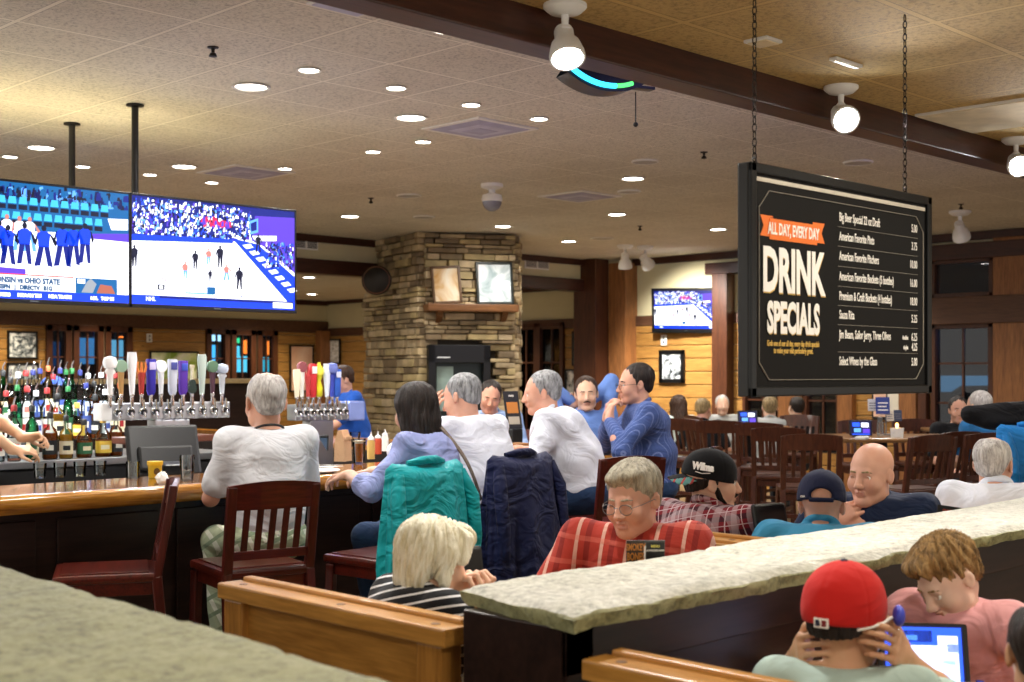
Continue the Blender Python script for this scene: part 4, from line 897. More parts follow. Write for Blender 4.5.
# ================================================================ pine booth benches (sitter faces local +x when side=+1)
def bench(x, y0, y1, label, side=1, ztop=1.0, two=True):
    r = thing('booth_bench', label, 'bench', (x, (y0+y1)/2, 0), 0, 'pine booth benches'); h = (y1-y0)/2; s = side
    m = MB(); m.b2((-.045, -h-.02, ztop-.045), (.035, h+.02, ztop), M_pine, .006); m.build('top_cap', r)
    m = MB(); m.b2((.028*s, -h, ztop-.02), (.062*s, h, ztop+.012), M_pine, .006); m.build('back_rail', r)
    for e in (-1, 1):
        m = MB(); m.b2((-.035, e*h-(.09 if e > 0 else 0), 0), (.03, e*h+(.09 if e < 0 else 0), ztop-.045), M_pinez, .005); m.build('end_post', r)
    for z0, z1, off in ((ztop-.17, ztop-.05, 0), (ztop-.42, ztop-.19, -.004), (.45, ztop-.44, 0)):
        m = MB(); m.b2((-.012+off, -h+.085, z0), (.014+off, h-.085, z1), M_pine, .005); m.build('back_board', r)
    m = MB(); a, b = sorted((.03*s, .50*s)); m.b2((a, -h, .42), (b, h, .46), M_pine, .01); m.build('seat_board', r)
    m = MB(); a, b = sorted((.44*s, .47*s)); m.b2((a, -h, .0), (b, h, .42), M_pine, .004); m.build('front_board', r)
    for yy in (-h+.05, -h*.1, h-.06): m = MB(); m.lathe([(.0001, .0012), (.012, .001), (.013, -.001)], plain('peg', '6a4420', .4) if 'peg' not in MATS else MATS['peg'], (-.008, yy, ztop), 12); m.build('wood_plug', r)
    return r
bench(2.07, 2.27, 3.20, 'pine bench back in front of the blonde woman, left of the stone wall')
bench(2.07, .80, 1.80, 'pine bench back cut by the bottom edge below the stone wall')
bench(3.86, 2.27, 3.30, 'pine bench between the man in red and the man in plaid', 1)
bench(3.80, 2.27, 3.30, 'pine bench behind the man in red, joined back to back with the plaid man\'s bench', -1, .985)
bench(5.60, 2.27, 3.0, 'pine bench behind the bald man in navy', -1, .93); bench(5.68, 2.27, 3.0, 'pine bench behind the white-haired man in white at right', 1, .93)
bench(3.92, .80, 1.80, 'pine bench behind the boy in the pink shirt', -1, .88)
# booth tables
def booth_table(x, y0, y1, label, w=.62):
    r = thing('booth_table', label, 'table', (x, (y0+y1)/2, 0), 0, 'booth tables'); h = (y1-y0)/2
    m = MB(); m.b2((-w/2, -h, .715), (w/2, h, .75), M_pine, .01); m.build('table_top', r)
    m = MB(); m.lathe([(.24, 0), (.24, .02), (.05, .05), (.04, .08), (.04, .715)], M_black, n=20); m.build('pedestal', r, 40)
booth_table(2.87, 2.27, 3.25, 'booth table between the woman in stripes and the man in red', .56); booth_table(4.72, 2.27, 3.25, 'booth table under the black tablet between the plaid man and the bald man', .6)
booth_table(3.08, .8, 1.80, 'booth table under the tablet the boys look at', .55); booth_table(6.7, 2.27, 3.25, 'booth table in front of the white-haired man in white')
# ================================================================ bar chairs
def chair_proto(nm, mw, mx, label, seat_z=.76, back_z=1.12, w=.42, d=.42, slats=5, cat='bar chair', curved=True):
    r = thing(nm, label, cat)
    m = MB(); m.b2((-w/2, -d/2, seat_z-.045), (w/2, d/2+.02, seat_z-.006), mx, .014); m.b2((-w/2+.03, -d/2+.05, seat_z-.008), (w/2-.03, d/2-.01, seat_z), mx, .004); m.build('seat', r)
    m = MB(); m.b2((-w/2+.02, -d/2+.02, seat_z-.10), (w/2-.02, d/2-.01, seat_z-.045), mx, .004); m.build('seat_frame', r)
    lean = .07
    for s in (-1, 1):
        m = MB(); m.bar((s*(w/2-.022), d/2-.02, seat_z-.05), (s*(w/2-.012), d/2+.01, 0), .042, .042, mw, .006); m.build('leg', r)
        m = MB(); m.bar((s*(w/2-.02), -d/2+.02, seat_z-.02), (s*(w/2-.012), -d/2-.05, 0), .042, .042, mw, .006)
        m.bar((s*(w/2-.02), -d/2+.02, seat_z-.04), (s*(w/2-.02), -d/2+.02-lean, back_z), .042, .034, mw, .006); m.build('leg', r)
    zt = back_z; yb = lambda z: -d/2+.02-lean*(z-seat_z)/(back_z-seat_z)
    m = MB(); n = 6; rail = .105
    for i in range(n):
        x0 = -w/2+w*i/n; x1 = x0+w/n; c0, c1 = [(.022*(1-(2*x/w)**2)) for x in (x0, x1)]; hz0, hz1 = [.018*(1-(2*x/w)**2) for x in (x0, x1)]
        vs = []
        for x, cc, hz in ((x0, c0, hz0), (x1, c1, hz1)):
            for yy, z in ((yb(zt-rail)-cc-.011, zt-rail), (yb(zt-rail)-cc+.011, zt-rail), (yb(zt)-cc+.011, zt+hz), (yb(zt)-cc-.011, zt+hz)): vs.append((x, yy, z))
        m.add(vs, [(0, 1, 5, 4), (1, 2, 6, 5), (2, 3, 7, 6), (3, 0, 4, 7)]+([(0, 3, 2, 1)] if i == 0 else [])+([(4, 5, 6, 7)] if i == n-1 else []), mx)
    m.build('top_rail', r)
    m = MB(); zl = seat_z+.055; m.b2((-w/2+.03, yb(zl)-.012, zl-.02), (w/2-.03, yb(zl)+.012, zl+.02), mx, .004); m.build('lower_rail', r)
    for i in range(slats):
        x = (w-.12)*((i+.5)/slats-.5); cc = .018*(1-(2*x/w)**2); m = MB(); m.bar((x, yb(zl), zl), (x, yb(zt-rail)-cc, zt-rail+.01), .028, .011, mw, .002, up=(0, 1, 0)); m.build('back_slat', r)
    for zz, yy in ((.30, d/2-.01), (.42, -d/2-.01)):
        m = MB(); m.b2((-w/2+.02, yy-.012, zz-.018), (w/2-.02, yy+.012, zz+.018), mx, .004); m.build('stretcher', r)
    for s in (-1, 1):
        m = MB(); m.bar((s*(w/2-.016), -d/2-.01, .36), (s*(w/2-.016), d/2, .36), .02, .032, mw, .004); m.build('stretcher', r)
    return r
ch = chair_proto('bar_chair', M_mahog, M_mahogx, 'empty dark mahogany bar chair turned sideways, leftmost at the bar')
BC = 'mahogany chairs along the bar'; ch['group'] = BC
x, y, _ = at(110, 500, 5.62); ch.location = (x, y, 0); ch.rotation_euler = (0, 0, math.radians(152-90))
def barchair(u, Y, yaw, lb): x, y, _ = at(u, 373, Y); return dup(ch, (x, y, 0), math.radians(yaw-90), lb, BC)
P0_ = lambda u, Y: at(u, 373, Y)[:2]
barchair(252, 5.80, 78, 'mahogany bar chair under the old man in the white T-shirt')
(lambda x, y, l: dup(ch, (x-.02, y+.234, 0), math.radians(5), l, BC))(*P0_(425, 5.93), 'mahogany bar chair under the teal coat'); (lambda x, y, l: dup(ch, (x-.02, y+.234, 0), math.radians(5), l, BC))(*P0_(520, 6.6), 'mahogany bar chair under the navy coat')
barchair(610, 7.5, 70, 'mahogany bar chair behind the grey-haired man in white, showing left of the man in red'); barchair(672, 8.25, 110, 'mahogany bar chair behind the man in the striped blue shirt')
barchair(505, 10.4, 185, 'mahogany bar chair under the man with his hand to his temple'); barchair(600, 10.0, 190, 'mahogany bar chair under the moustached man in blue')
# ================================================================ bar
M_bartop = wood('bartop', '6a3c14', 'b5762f', 'x', .16, coat=.8); M_baredge = wood('bar_edge', '8a5518', 'd09238', 'x', .2, coat=.8, knots=True)
EX = 6.72
bar = thing('bar_counter', 'long island bar with glossy honey-edged wooden top and dark front', 'bar', (4, 5.5, 0))
def live(m, pts, w, z0, z1, mat, seed=1):
    """slab edge with a slightly wandering outline"""
    rn = random.Random(seed)
    for a, b in zip(pts, pts[1:]): pass
top = MB()
outer = [(-2, 5.5), (EX-.25, 5.5), (EX, 5.75), (EX, 11.5)]; inner = [(-2, 6.12), (EX-.62, 6.12), (EX-.62, 11.5)]
pl = [(x-4, y-5.5) for x, y in outer+inner[::-1]]; top.prism(pl, 1.02, 1.06, M_bartop); o = top.build('bar_top', bar)
ed = MB(); rn = random.Random(2); P_ = []
def seg(a, b, n):
    for i in range(n): yield (a[0]+(b[0]-a[0])*i/n, a[1]+(b[1]-a[1])*i/n)
line = list(seg(outer[0], outer[1], 60))+list(seg(outer[1], outer[2], 4))+list(seg(outer[2], outer[3], 30))+[outer[3]]
wob = [rn.uniform(-.008, .008) for _ in line]; secs = []
for i, (x, y) in enumerate(line):
    j = min(i+1, len(line)-1); k = max(i-1, 0); d = Vector((line[j][0]-line[k][0], line[j][1]-line[k][1])).normalized(); nx, ny = d.y, -d.x
    w = wob[i]; secs.append([(x-4+nx*o_, y-5.5+ny*o_, z) for o_, z in ((-.06, 1.064), (.012+w, 1.066), (.030+w, 1.05), (.026+w*.5, 1.015), (.008, .985), (-.06, .985))])
vs = [p for s in secs for p in s]; fs = []
for i in range(len(secs)-1):
    for k in range(6): l = (k+1) % 6; fs.append((i*6+k, (i+1)*6+k, (i+1)*6+l, i*6+l))
ed.add(vs, fs, M_baredge); ed.build('bar_edge', bar, 60)
m = MB(); pl = [(-2, 5.72), (EX-.35, 5.72), (EX-.2, 5.87), (EX-.2, 11.5), (EX-.35, 11.5), (EX-.35, 5.95), (EX-.42, 5.87), (-2, 5.87)]; m.prism([(x-4, y-5.5) for x, y in pl], 0, 1.02, M_dkpanel); m.build('bar_front', bar)
m = MB()
for i in range(14):
    x = -5.6+i*.62; m.b2((x, .205, .15), (x+.52, .22, .93), M_dkpanel, .006)
m.build('front_panel', bar)
m = MB(); m.tube([(-6, .02, .2), (EX-4.3, .02, .2)], .022, M_steeld, 12); m.build('foot_rail', bar, 50)
# inner work counter, centre island with stepped bottle shelf
r = thing('work_counter', 'stainless work counter just behind the bar top', 'counter', (3.6, 6.6, 0)); m = MB(); m.b2((-3, -.45, .86), (2.5, .62, .90), M_steel, .006); m.build('counter_top', r); m = MB(); m.b2((-3, -.4, 0), (2.5, .58, .86), M_steeld, .006); m.build('cabinet', r)
r = thing('back_bar', 'stainless topped bottle counter in the middle of the bar with stepped shelves', 'counter', (2.9, 8.3, 0)); m = MB(); m.b2((-1.9, -.42, 1.0), (2.2, .45, 1.045), M_steel, .004); m.build('counter_top', r)
m = MB(); m.b2((-1.85, -.36, 0), (2.15, .42, 1.0), M_black, .006); m.b2((-1.9, -.40, .90), (2.2, -.36, .985), M_blackm, .003); m.build('cabinet', r)
m = MB(); m.b2((-1.85, -.05, 1.045), (.9, .14, 1.15), M_steeld, .004); m.build('shelf_step', r); m = MB(); m.b2((-1.85, .14, 1.045), (.9, .36, 1.26), M_steeld, .004); m.build('shelf_step', r)
m = MB(); m.b2((-.55, -.425, .93), (-.42, -.405, .975), M_white, .002); m.build('label_plate', r)
# ---- bottles
def bottle_proto(nm, prof, liq, gl, capm, lab=None, lab2=None, pourer=True):
    r = thing(nm, '', 'bottle'); h = prof[-1][1]
    m = MB(); m.lathe(prof, gl, n=20); m.build('glass', r, 50)
    m = MB(); lp = [(max(rr-.004, .001), z+.004) for rr, z in prof if z < h*.62]; lp.append((lp[-1][0], lp[-1][1]+.001)); lp = [(.0005, .005)]+lp[1:]+[(.0005, lp[-1][1])]; m.lathe(lp, liq, n=20); m.build('spirit', r, 50)
    if lab:
        R = max(rr for rr, z in prof)+.0008; m = MB(); n = 10; vs = []; fs = []
        for i in range(n+1):
            a = -PI/2-PI*.42+PI*.84*i/n
            for z in (h*.12, h*.45): vs.append((R*math.cos(a), R*math.sin(a), z))
        for i in range(n): fs.append((2*i, 2*i+2, 2*i+3, 2*i+1))
        m.add(vs, fs, lab)
        if lab2:
            vs = [(x*1.006, y*1.006, (h*.22 if i % 2 == 0 else h*.34)) for i, (x, y, z) in enumerate(vs)][6:16]; m.add(vs, [(2*i, 2*i+2, 2*i+3, 2*i+1) for i in range(4)], lab2)
        m.build('label_band', r)
    rt = prof[-1][0]; m = MB(); m.lathe([(rt*1.05, h-.012), (rt*1.25, h-.01), (rt*1.25, h+.02), (rt*.9, h+.026)], capm, n=14)
    if pourer: m.tube([(0, 0, h+.02), (0, 0, h+.045), (.008, -.012, h+.075)], [.006, .005, .004], M_chrome, 8)
    m.build('pourer' if pourer else 'stopper', r, 50); return r
G_cl = glass('bottle_clear', (.9, .95, .95), .03); G_gr = glass('bottle_green', (.12, .5, .28), .03); G_am = glass('bottle_amber', (.7, .4, .12), .03)
def liq(n, c, t=.5):
    m, nt, b = newmat(n); b.inputs['Base Color'].default_value = (*hexc(c), 1); b.inputs['Roughness'].default_value = .08; b.inputs['Transmission Weight'].default_value = t; b.inputs['IOR'].default_value = 1.1; return m
L_w, L_b, L_g, L_a, L_p = liq('spirit_clear', 'f0f6f6', .9), liq('spirit_brown', 'a04c12', .4), liq('spirit_gold', 'd8a030', .4), liq('spirit_green', '2f9a4a', .4), liq('spirit_pink', 'd88a70', .4)
tall = [(.001, 0), (.036, .002), (.038, .012), (.038, .19), (.034, .215), (.016, .245), (.014, .30)]; squat = [(.001, 0), (.044, .002), (.048, .015), (.050, .10), (.042, .14), (.018, .17), (.015, .215)]
sq2 = [(.001, 0), (.040, .002), (.043, .01), (.043, .15), (.036, .175), (.015, .195), (.014, .25)]; slim = [(.001, 0), (.030, .002), (.032, .01), (.032, .21), (.024, .25), (.013, .275), (.013, .325)]
C_ = lambda n, c: MATS[n] if n in MATS else plain(n, c, .5, var=.04)
kinds = [
 ('clear bottle with white label and red cap', tall, L_w, G_cl, C_('cap_red', '8c1a1a'), C_('lab_white', 'd8d4c8'), C_('lab_red', 'a02020')),
 ('green glass bottle with cream label', tall, L_a, G_gr, C_('cap_black', '141414'), C_('lab_cream', 'e6dcb8'), C_('lab_green', '1f5a34')),
 ('amber whiskey bottle with black label', sq2, L_b, G_cl, C_('cap_black', ''), C_('lab_black', '16181a'), C_('lab_white', '')),
 ('squat round bottle of brown brandy with yellow label', squat, L_b, G_cl, C_('cap_gold', 'b8923a'), C_('lab_yellow', 'd8b23a'), C_('lab_cream', '')),
 ('square golden rum bottle with pale label', sq2, L_g, G_cl, C_('cap_black', ''), C_('lab_cream', ''), C_('lab_black', '')),
 ('slim clear vodka bottle with blue label', slim, L_w, G_cl, C_('cap_blue', '1c2668'), C_('lab_blue', '344a8c'), C_('lab_white', '')),
 ('pink liqueur bottle with white label', tall, L_p, G_cl, C_('cap_red', ''), C_('lab_white', ''), C_('lab_pink', 'd06a60')),
 ('slim green bottle with green cap', slim, L_a, G_gr, C_('cap_green', '14602c'), C_('lab_green', ''), C_('lab_white', '')),
 ('squat bottle of brown rum with dark green label', squat, L_b, G_cl, C_('cap_black', ''), C_('lab_green', ''), C_('lab_cream', '')),
 ('frosted clear bottle with silver label', tall, L_w, G_cl, C_('cap_silver', 'c0c4c8'), C_('lab_silver', 'c8ccd0'), C_('lab_blue', '')),
 ('amber bottle with orange cap', slim, L_b, G_am, C_('cap_orange', 'a85424'), C_('lab_cream', ''), C_('lab_red', ''))]
bp = [bottle_proto('liquor_bottle', k[1], k[2], k[3], k[4], k[5], k[6], i not in (3, 8)) for i, k in enumerate(kinds)]
used = [False]*len(bp)
rn = random.Random(12)
def where_u(u): return 'under the left big television' if u < 60 else ('below the join of the big televisions' if u < 100 else 'near the white tap handle')
rowsb = [('front row on the steel counter', 7.98, 1.045, [(32, 1), (50, 2), (66, 4), (84, 8), (103, 3), (14, 6), (-2, 0), (116, 2)]),
         ('second row on the lower step', 8.30, 1.15, [(-3, 10), (6, 6), (17, 7), (27, 0), (36, 9), (47, 0), (57, 4), (68, 7), (77, 3), (86, 5), (95, 2), (105, 9), (113, 4), (120, 10)]),
         ('back row on the upper step', 8.55, 1.26, [(-4, 8), (3, 1), (10, 2), (18, 9), (26, 6), (33, 5), (40, 5), (48, 10), (53, 0), (60, 5), (66, 7), (72, 7), (80, 5), (88, 9), (94, 2), (101, 9), (108, 6), (115, 0)])]
seen = {}
for rowname, q, z, lst in rowsb:
    for j, (u, k) in enumerate(lst):
        x = p_on(u, q); lb = '%s, %s' % (kinds[k][0], rowname.split(' on')[0])
        if lb in seen: lb = kinds[k][0]+', '+rowname.split(' on')[0]+', '+('%s of the %s' % ('right' if u > 0 else 'left', kinds[lst[j-1][1]][0].split(' with')[0]))
        if lb in seen: lb += ' towards the taps'
        seen[lb] = 1
        sc = rn.uniform(1.02, 1.14)
        if not used[k]: bp[k].location = (x, q, z); bp[k]['label'] = lb; bp[k]['group'] = 'liquor bottles'; used[k] = True; bp[k].scale = (sc,)*3; bp[k].rotation_euler = (0, 0, rn.uniform(-.6, .1))
        else: dup(bp[k], (x, q, z), rn.uniform(-.6, .1), lb, 'liquor bottles', (sc,)*3)
# blue cap hat-shaped object over the bottles
x, y, z = at(93, 378, 8.75); r = thing('blue_cap', 'blue and white cap resting above the back row of bottles', 'cap', (x, 8.78, 1.26)); m = MB(); m.lathe([(.05, 0), (.05, .24), (.001, .24)], M_steeld, n=16); m.build('stand', r, 40)
m = MB(); m.sphere((0, 0, .25), .09, cloth('cap_blue_cloth', '4460b0'), 18, (1, 1, .8), 0); m.build('crown', r, 60); m = MB(); m.sphere((.03, -.1, .255), .06, MATS['cap_blue_cloth'], 14, (1, 1, .12)); m.build('brim', r, 60)
# ---- beer towers
def taper(m, pts, mat):  # stacked square-ish sections: (z, wx, wy)
    vs = []; fs = []; n = 12
    for z, wx, wy in pts:
        for i in range(n):
            a = 2*PI*i/n; c, s = math.cos(a), math.sin(a); k = (abs(c)**3+abs(s)**3)**(-1/3.); vs.append((c*k*wx, s*k*wy, z))
    for j in range(len(pts)-1):
        for i in range(n): l = (i+1) % n; fs.append((j*n+i, j*n+l, (j+1)*n+l, (j+1)*n+i))
    fs.append(tuple(range(n))[::-1]); fs.append(tuple((len(pts)-1)*n+i for i in range(n))); m.add(vs, fs, mat)
def handle(root, x, z, h, style, c1, c2=None, name='tap_handle'):
    M1 = C_('handle_'+c1, c1) if 'handle_'+c1 not in MATS else MATS['handle_'+c1]; M2 = M1 if c2 is None else C_('handle_'+c2, c2)
    m = MB(); y = -.06; m.M = Matrix.Translation((x, y, z))
    m.lathe([(.008, -.06), (.012, -.05), (.010, 0), (.014, .012), (.010, .02)], M_chrome, n=12)
    if style == 'paddle': taper(m, [(.01, .013, .010), (h*.5, .022, .014), (h*.85, .030, .016), (h, .026, .014)], M1)
    elif style == 'block': taper(m, [(.01, .016, .012), (h*.15, .026, .018), (h*.97, .030, .02), (h, .026, .018)], M1); m.b2((-.02, -.023, h*.72), (.02, -.018, h*.92), M2, .002)
    elif style == 'knob': taper(m, [(.01, .012, .012), (h*.55, .019, .015), (h*.62, .03, .02), (h*.70, .02, .018)], M1); m.lathe([(.001, h*.68), (.034, h*.72), (.042, h*.84), (.034, h*.96), (.001, h)], M2, n=16)
    elif style == 'round': taper(m, [(.01, .011, .010), (h*.72, .020, .012)], M1); m.lathe([(.001, -.014), (.036, -.012), (.038, 0), (.036, .012), (.001, .014)], M2, (0, 0, h*.84), 20, (0, 1, 0))
    elif style == 'vase': m.lathe([(.010, .01), (.024, h*.10), (.026, h*.3), (.012, h*.5), (.024, h*.60), (.030, h*.75), (.028, h*.86), (.012, h*.93), (.010, h)], M1, n=16); m.lathe([(.031, h*.66), (.033, h*.70), (.033, h*.8), (.03, h*.84)], M2, n=16)
    elif style == 'fork': taper(m, [(.01, .012, .01), (h*.5, .018, .014), (h*.7, .024, .016)], M1); [m.tube([(s*.016, 0, h*.66), (s*.03, 0, h*.85), (s*.022, 0, h)], [.009, .008, .005], M2, 8) for s in (-1, 0, 1)]
    elif style == 'guitar': m.lathe([(.001, -.012), (.03, -.01), (.03, .01), (.001, .012)], M1, (0, 0, h*.25), 18, (0, 1, 0)); m.lathe([(.001, -.012), (.022, -.01), (.022, .01), (.001, .012)], M1, (0, 0, h*.42), 18, (0, 1, 0)); m.b2((-.008, -.008, h*.45), (.008, .006, h*.9), M2, .002); m.b2((-.015, -.008, h*.88), (.015, .006, h), M2, .004)
    for q in ():
        pass
    return m.build(name, root, 50)
def tower(loc, L, n, label, hs, rz=0., ends=None, rail=.10, leg=.16):
    r = thing('beer_tower', label, 'beer tower', loc, rz); z = 0
    m = MB(); m.b2((-L/2, -.05, 0), (L/2, .05, rail), M_steel, .008); m.build('tap_rail', r)
    m = MB(); m.b2((-leg/2-.04, -.045, -.50), (leg/2+.04, .045, 0), M_steel, .01); m.build('pedestal', r)
    for i in range(n):
        x = -L/2+L*(i+.5)/n; m = MB(); m.lathe([(.030, 0), (.030, .006), (.024, .012), (.016, .014)], M_chrome, (x, -.05, rail*.5), 16, (0, -1, 0)); m.lathe([(.018, .012), (.018, .016), (.008, .017)], M_black, (x, -.05, rail*.5), 16, (0, -1, 0)); m.tube([(x, -.052, rail*.42), (x, -.072, rail*.42), (x, -.080, rail*.25), (x, -.080, rail*.05)], [.009, .009, .008, .006], M_chrome, 10); m.tube([(x, -.066, rail*.6), (x, -.06, rail+.02)], .007, M_chrome, 8); m.build('faucet', r, 50)
    for x, h, st, c1, c2, nm in hs: handle(r, x, rail+.035, h, st, c1, c2, nm)
    if ends: ends(r)
    return r
x0, x1 = p_on(107, 6.98), p_on(226, 6.98); L = x1-x0; Yc = qy(166, 6.98); zr = zat(419, Yc)
hu = [(110, .30, 'knob', 'f4f4f2', 'f8f8f8'), (121, .27, 'round', 'b08850', '8aa890'), (132, .33, 'paddle', 'eceef2', None), (141.5, .26, 'fork', 'a83028', 'd8803a'), (151, .28, 'block', '2a1f9a', 'cfc8f0'), (161, .27, 'round', 'dfe3e8', 'ffffff'), (172.5, .28, 'block', 'c8cede', '4a52a0'), (183, .27, 'block', '5a30a8', '3a50c0'), (192, .24, 'guitar', '1c3028', 'c8c0a0'), (202, .32, 'paddle', 'b8c8c0', '2a3a90'), (212.5, .27, 'round', '4a2a3a', '5a7a60'), (222, .25, 'knob', 'd4dae2', 'c0cce0')]
r = tower(((x0+x1)/2, 6.98, zr), L, 10, 'long steel beer tower with twelve assorted tap handles, left of the old man', [(p_on(u, 6.92)-(x0+x1)/2, h*.80, st, c1, c2 or c1, 'tap_handle') for u, h, st, c1, c2 in hu])
m = MB(); m.lathe([(.0001, 0), (.02, .002), (.022, 0)], plain('badge_red', '7a3028', .4), (.0, -.05, -.06), 16, (0, -1, 0)); m.build('badge', r)
m = MB(); m.b2((-L/2-.06, -.052, .0), (-L/2+.005, .05, .10), M_white, .006); m.build('end_cap', r)
m = MB(); m.b2((-L/2+.08, -.07, -.14), (L/2-.12, .10, -.10), plain('tray_wood', '6a3a28', .4), .006); m.build('drip_tray', r)
hb = [(297, .22, 'paddle', 'e8dcc0', None), (302, .28, 'round', 'd8d8d0', '8a4a50'), (308, .24, 'fork', 'b03a38', 'c04848'), (313, .26, 'block', 'c02830', 'e8e8e8'), (319, .27, 'vase', 'd8d020', 'e8e050'), (327, .26, 'paddle', 'd8e0f0', None), (332, .27, 'knob', '3848b0', '6a78c0'), (337, .22, 'block', '2858b8', 'd0d8f0')]
x0, x1 = p_on(291, 7.2), p_on(344, 7.2); zr = zat(420, qy(318, 7.2))
def bend(r):
    m = MB(); m.b2((L2/2, -.06, -.01), (L2/2+.14, .08, .125), plain('end_blue', '8ea0e0', .25, .4), .012); m.build('end_box', r)
L2 = x1-x0
tower(((x0+x1)/2, 7.2, zr), L2, 8, 'short steel beer tower with yellow and red tap handles, right of the old man', [(p_on(u, 7.14)-(x0+x1)/2, h*.92, st, c1, c2 or c1, 'tap_handle') for u, h, st, c1, c2 in hb], 0, bend, .11, .12)
# ---- point of sale screen, glasses and condiments
def pos(u, Y, rz, sc, lb, z):
    x, y, _ = at(u, 400, Y); r = thing('register_terminal', lb, 'cash register', (x, y, z), rz); r.scale = (sc,)*3
    m = MB(); m.M = Matrix.Rotation(-.35, 4, 'X') @ Matrix.Identity(4); m.box((0, 0, .27), (.40, .045, .30), M_black, .018); m.box((0, -.03, .22), (.30, .05, .14), M_black, .015); m.build('monitor_back', r)
    m = MB(); m.M = Matrix.Rotation(-.35, 4, 'X'); m.b2((-.18, .0225, .14), (.18, .026, .40), E('pos_glow', '3a5878', .3)); m.build('monitor_screen', r)
    m = MB(); m.box((0, .0, .02), (.24, .24, .04), M_black, .012); m.bar((0, 0, .02), (0, -.07, .2), .10, .06, M_black, .01); m.build('stand', r)
pos(168, 7.2, -.25, 1.02, 'black register terminal seen from behind in front of the long beer tower', .90); pos(307, 8.9, 2.6, .7, 'small register terminal with lit screens below the short beer tower', .90)
def glassware(nm, lb, loc, r0, r1, h, fill=None, fillh=0, straw=False, ice=False, grp=None, cat='glass'):
    r = thing(nm, lb, cat, loc, 0, grp); m = MB(); t = .0025
    m.lathe([(.001, 0), (r0, 0), (r1, h), (r1-t, h), (r0-t, .008), (.001, .008)], M_clear, n=24); m.build('glass_wall', r, 50)
    if fill: m = MB(); k = fillh/h; m.lathe([(.001, .009), (r0-.003, .009), (r0+(r1-r0)*k-.003, fillh), (.001, fillh)], fill, n=24); m.build('drink', r, 50)
    if straw: m = MB(); m.tube([(-.015, 0, .015), (.03, 0, h*1.02)], .003, M_black, 8); m.build('straw', r, 50)
    return r
BZt = 1.062
def onbar(u, v, z=BZt): Y = (CAMZ-z)*FPX/(v-HZ); x, y, _ = at(u, v, Y); return (x, y, z)
glassware('drinking_glass', 'clear tumbler with dark straw standing left of the old man', onbar(187, 480), .032, .038, .125, L_w, .05, True, cat='glass')
glassware('drinking_glass', 'empty clear tumbler left of the yellow tub on the bar', onbar(133, 478), .034, .036, .085)
beer = liq('beer', 'd07a14', .25); foam = C_('beer_foam', 'f6ecd4')
r = glassware('beer_glass', 'full glass of amber beer beside the paper bag', onbar(359, 463), .032, .042, .145, beer, .118, cat='glass'); m = MB(); m.lathe([(.001, .118), (.037, .118), (.039, .134), (.001, .136)], foam, n=24); m.build('foam', r, 50)
glassware('plastic_cup', 'clear plastic cup behind the beer glass on the bar', onbar(355, 447), .03, .042, .11, L_w, .05, cat='cup'); glassware('plastic_cup', 'clear plastic cup left of the head of the old man', (*at(231, 430, 7.9)[:2], .93+.1), .035, .045, .13, None, cat='cup')
r = thing('condiment_tub', 'yellow condiment tub on the bar by the first empty chair', 'tub', onbar(155, 478)); m = MB(); m.lathe([(.001, 0), (.032, 0), (.036, .07), (.001, .07)], C_('tub_yellow', 'c8a418'), n=20); m.build('tub', r, 50)
m = MB(); m.lathe([(.038, .066), (.040, .07), (.040, .086), (.001, .088)], C_('lid_yellow', 'e0b820'), n=20); m.build('lid', r, 50); m = MB(); m.lathe([(.0001, 0), (.018, .001)], C_('tub_label', '5a4012'), (-.01, -.0355, .036), 14, (0, -1, 0)); m.build('label_band', r)
def crumple(name, lb, loc, r0, mat, cat, seed=1, sc=(1, 1, 1)):
    rnn = random.Random(seed); m = MB(); m.sphere((0, 0, r0*sc[2]*.8), r0, mat, 14, sc); m.v = [tuple(c*(1+rnn.uniform(-.22, .22)) for c in v) for v in m.v]; o = m.build(name, None, 20, loc); tag(o, lb, cat)
crumple('napkin', 'crumpled white napkin on the bar behind the first empty chair', onbar(162, 484), .03, M_paper, 'napkin')
# paper bag
r = thing('paper_bag', 'tan paper bag standing on the bar beside the beer', 'paper bag', onbar(343, 461), .5); mb_ = plain('kraft', 'c9a27c', .8, var=.06, bmp=.4); m = MB(); m.add([(-.055, -.035, 0), (.055, -.035, 0), (.055, .035, 0), (-.055, .035, 0), (-.052, -.03, .12), (.052, -.032, .12), (.054, .03, .12), (-.05, .033, .12), (-.05, -.012, .19), (.052, -.010, .19), (.05, .010, .19), (-.05, .012, .19)], [(0, 3, 2, 1), (0, 1, 5, 4), (1, 2, 6, 5), (2, 3, 7, 6), (3, 0, 4, 7), (4, 5, 9, 8), (5, 6, 10, 9), (6, 7, 11, 10), (7, 4, 8, 11), (8, 9, 10, 11)], mb_); m.build('bag_body', r)
m = MB(); m.b2((-.052, -.036, .13), (.052, -.028, .152), mb_, .002); m.build('folded_edge', r)
def sq_bottle(u, v, c, lb, h=.15, Y=None):
    loc = onbar(u, v); r = thing('squeeze_bottle', lb, 'sauce bottle', loc, 0, 'sauce bottles on the bar'); m = MB(); m.lathe([(.001, 0), (.024, 0), (.025, h*.6), (.02, h*.7), (.02, h*.72)], C_('sauce_'+c, c), n=16); m.build('bottle_body', r, 50); m = MB(); m.lathe([(.021, h*.7), (.021, h*.78), (.006, h*.86), (.003, h)], M_white, n=14); m.build('nozzle', r, 50)
sq_bottle(371, 459, 'd8b060', 'tan sauce bottle right of the beer', .17); sq_bottle(378, 454, 'b8401c', 'red sauce bottle behind the tan one'); sq_bottle(385, 451, 'e8e4dc', 'white sauce bottle near the woman in lavender')
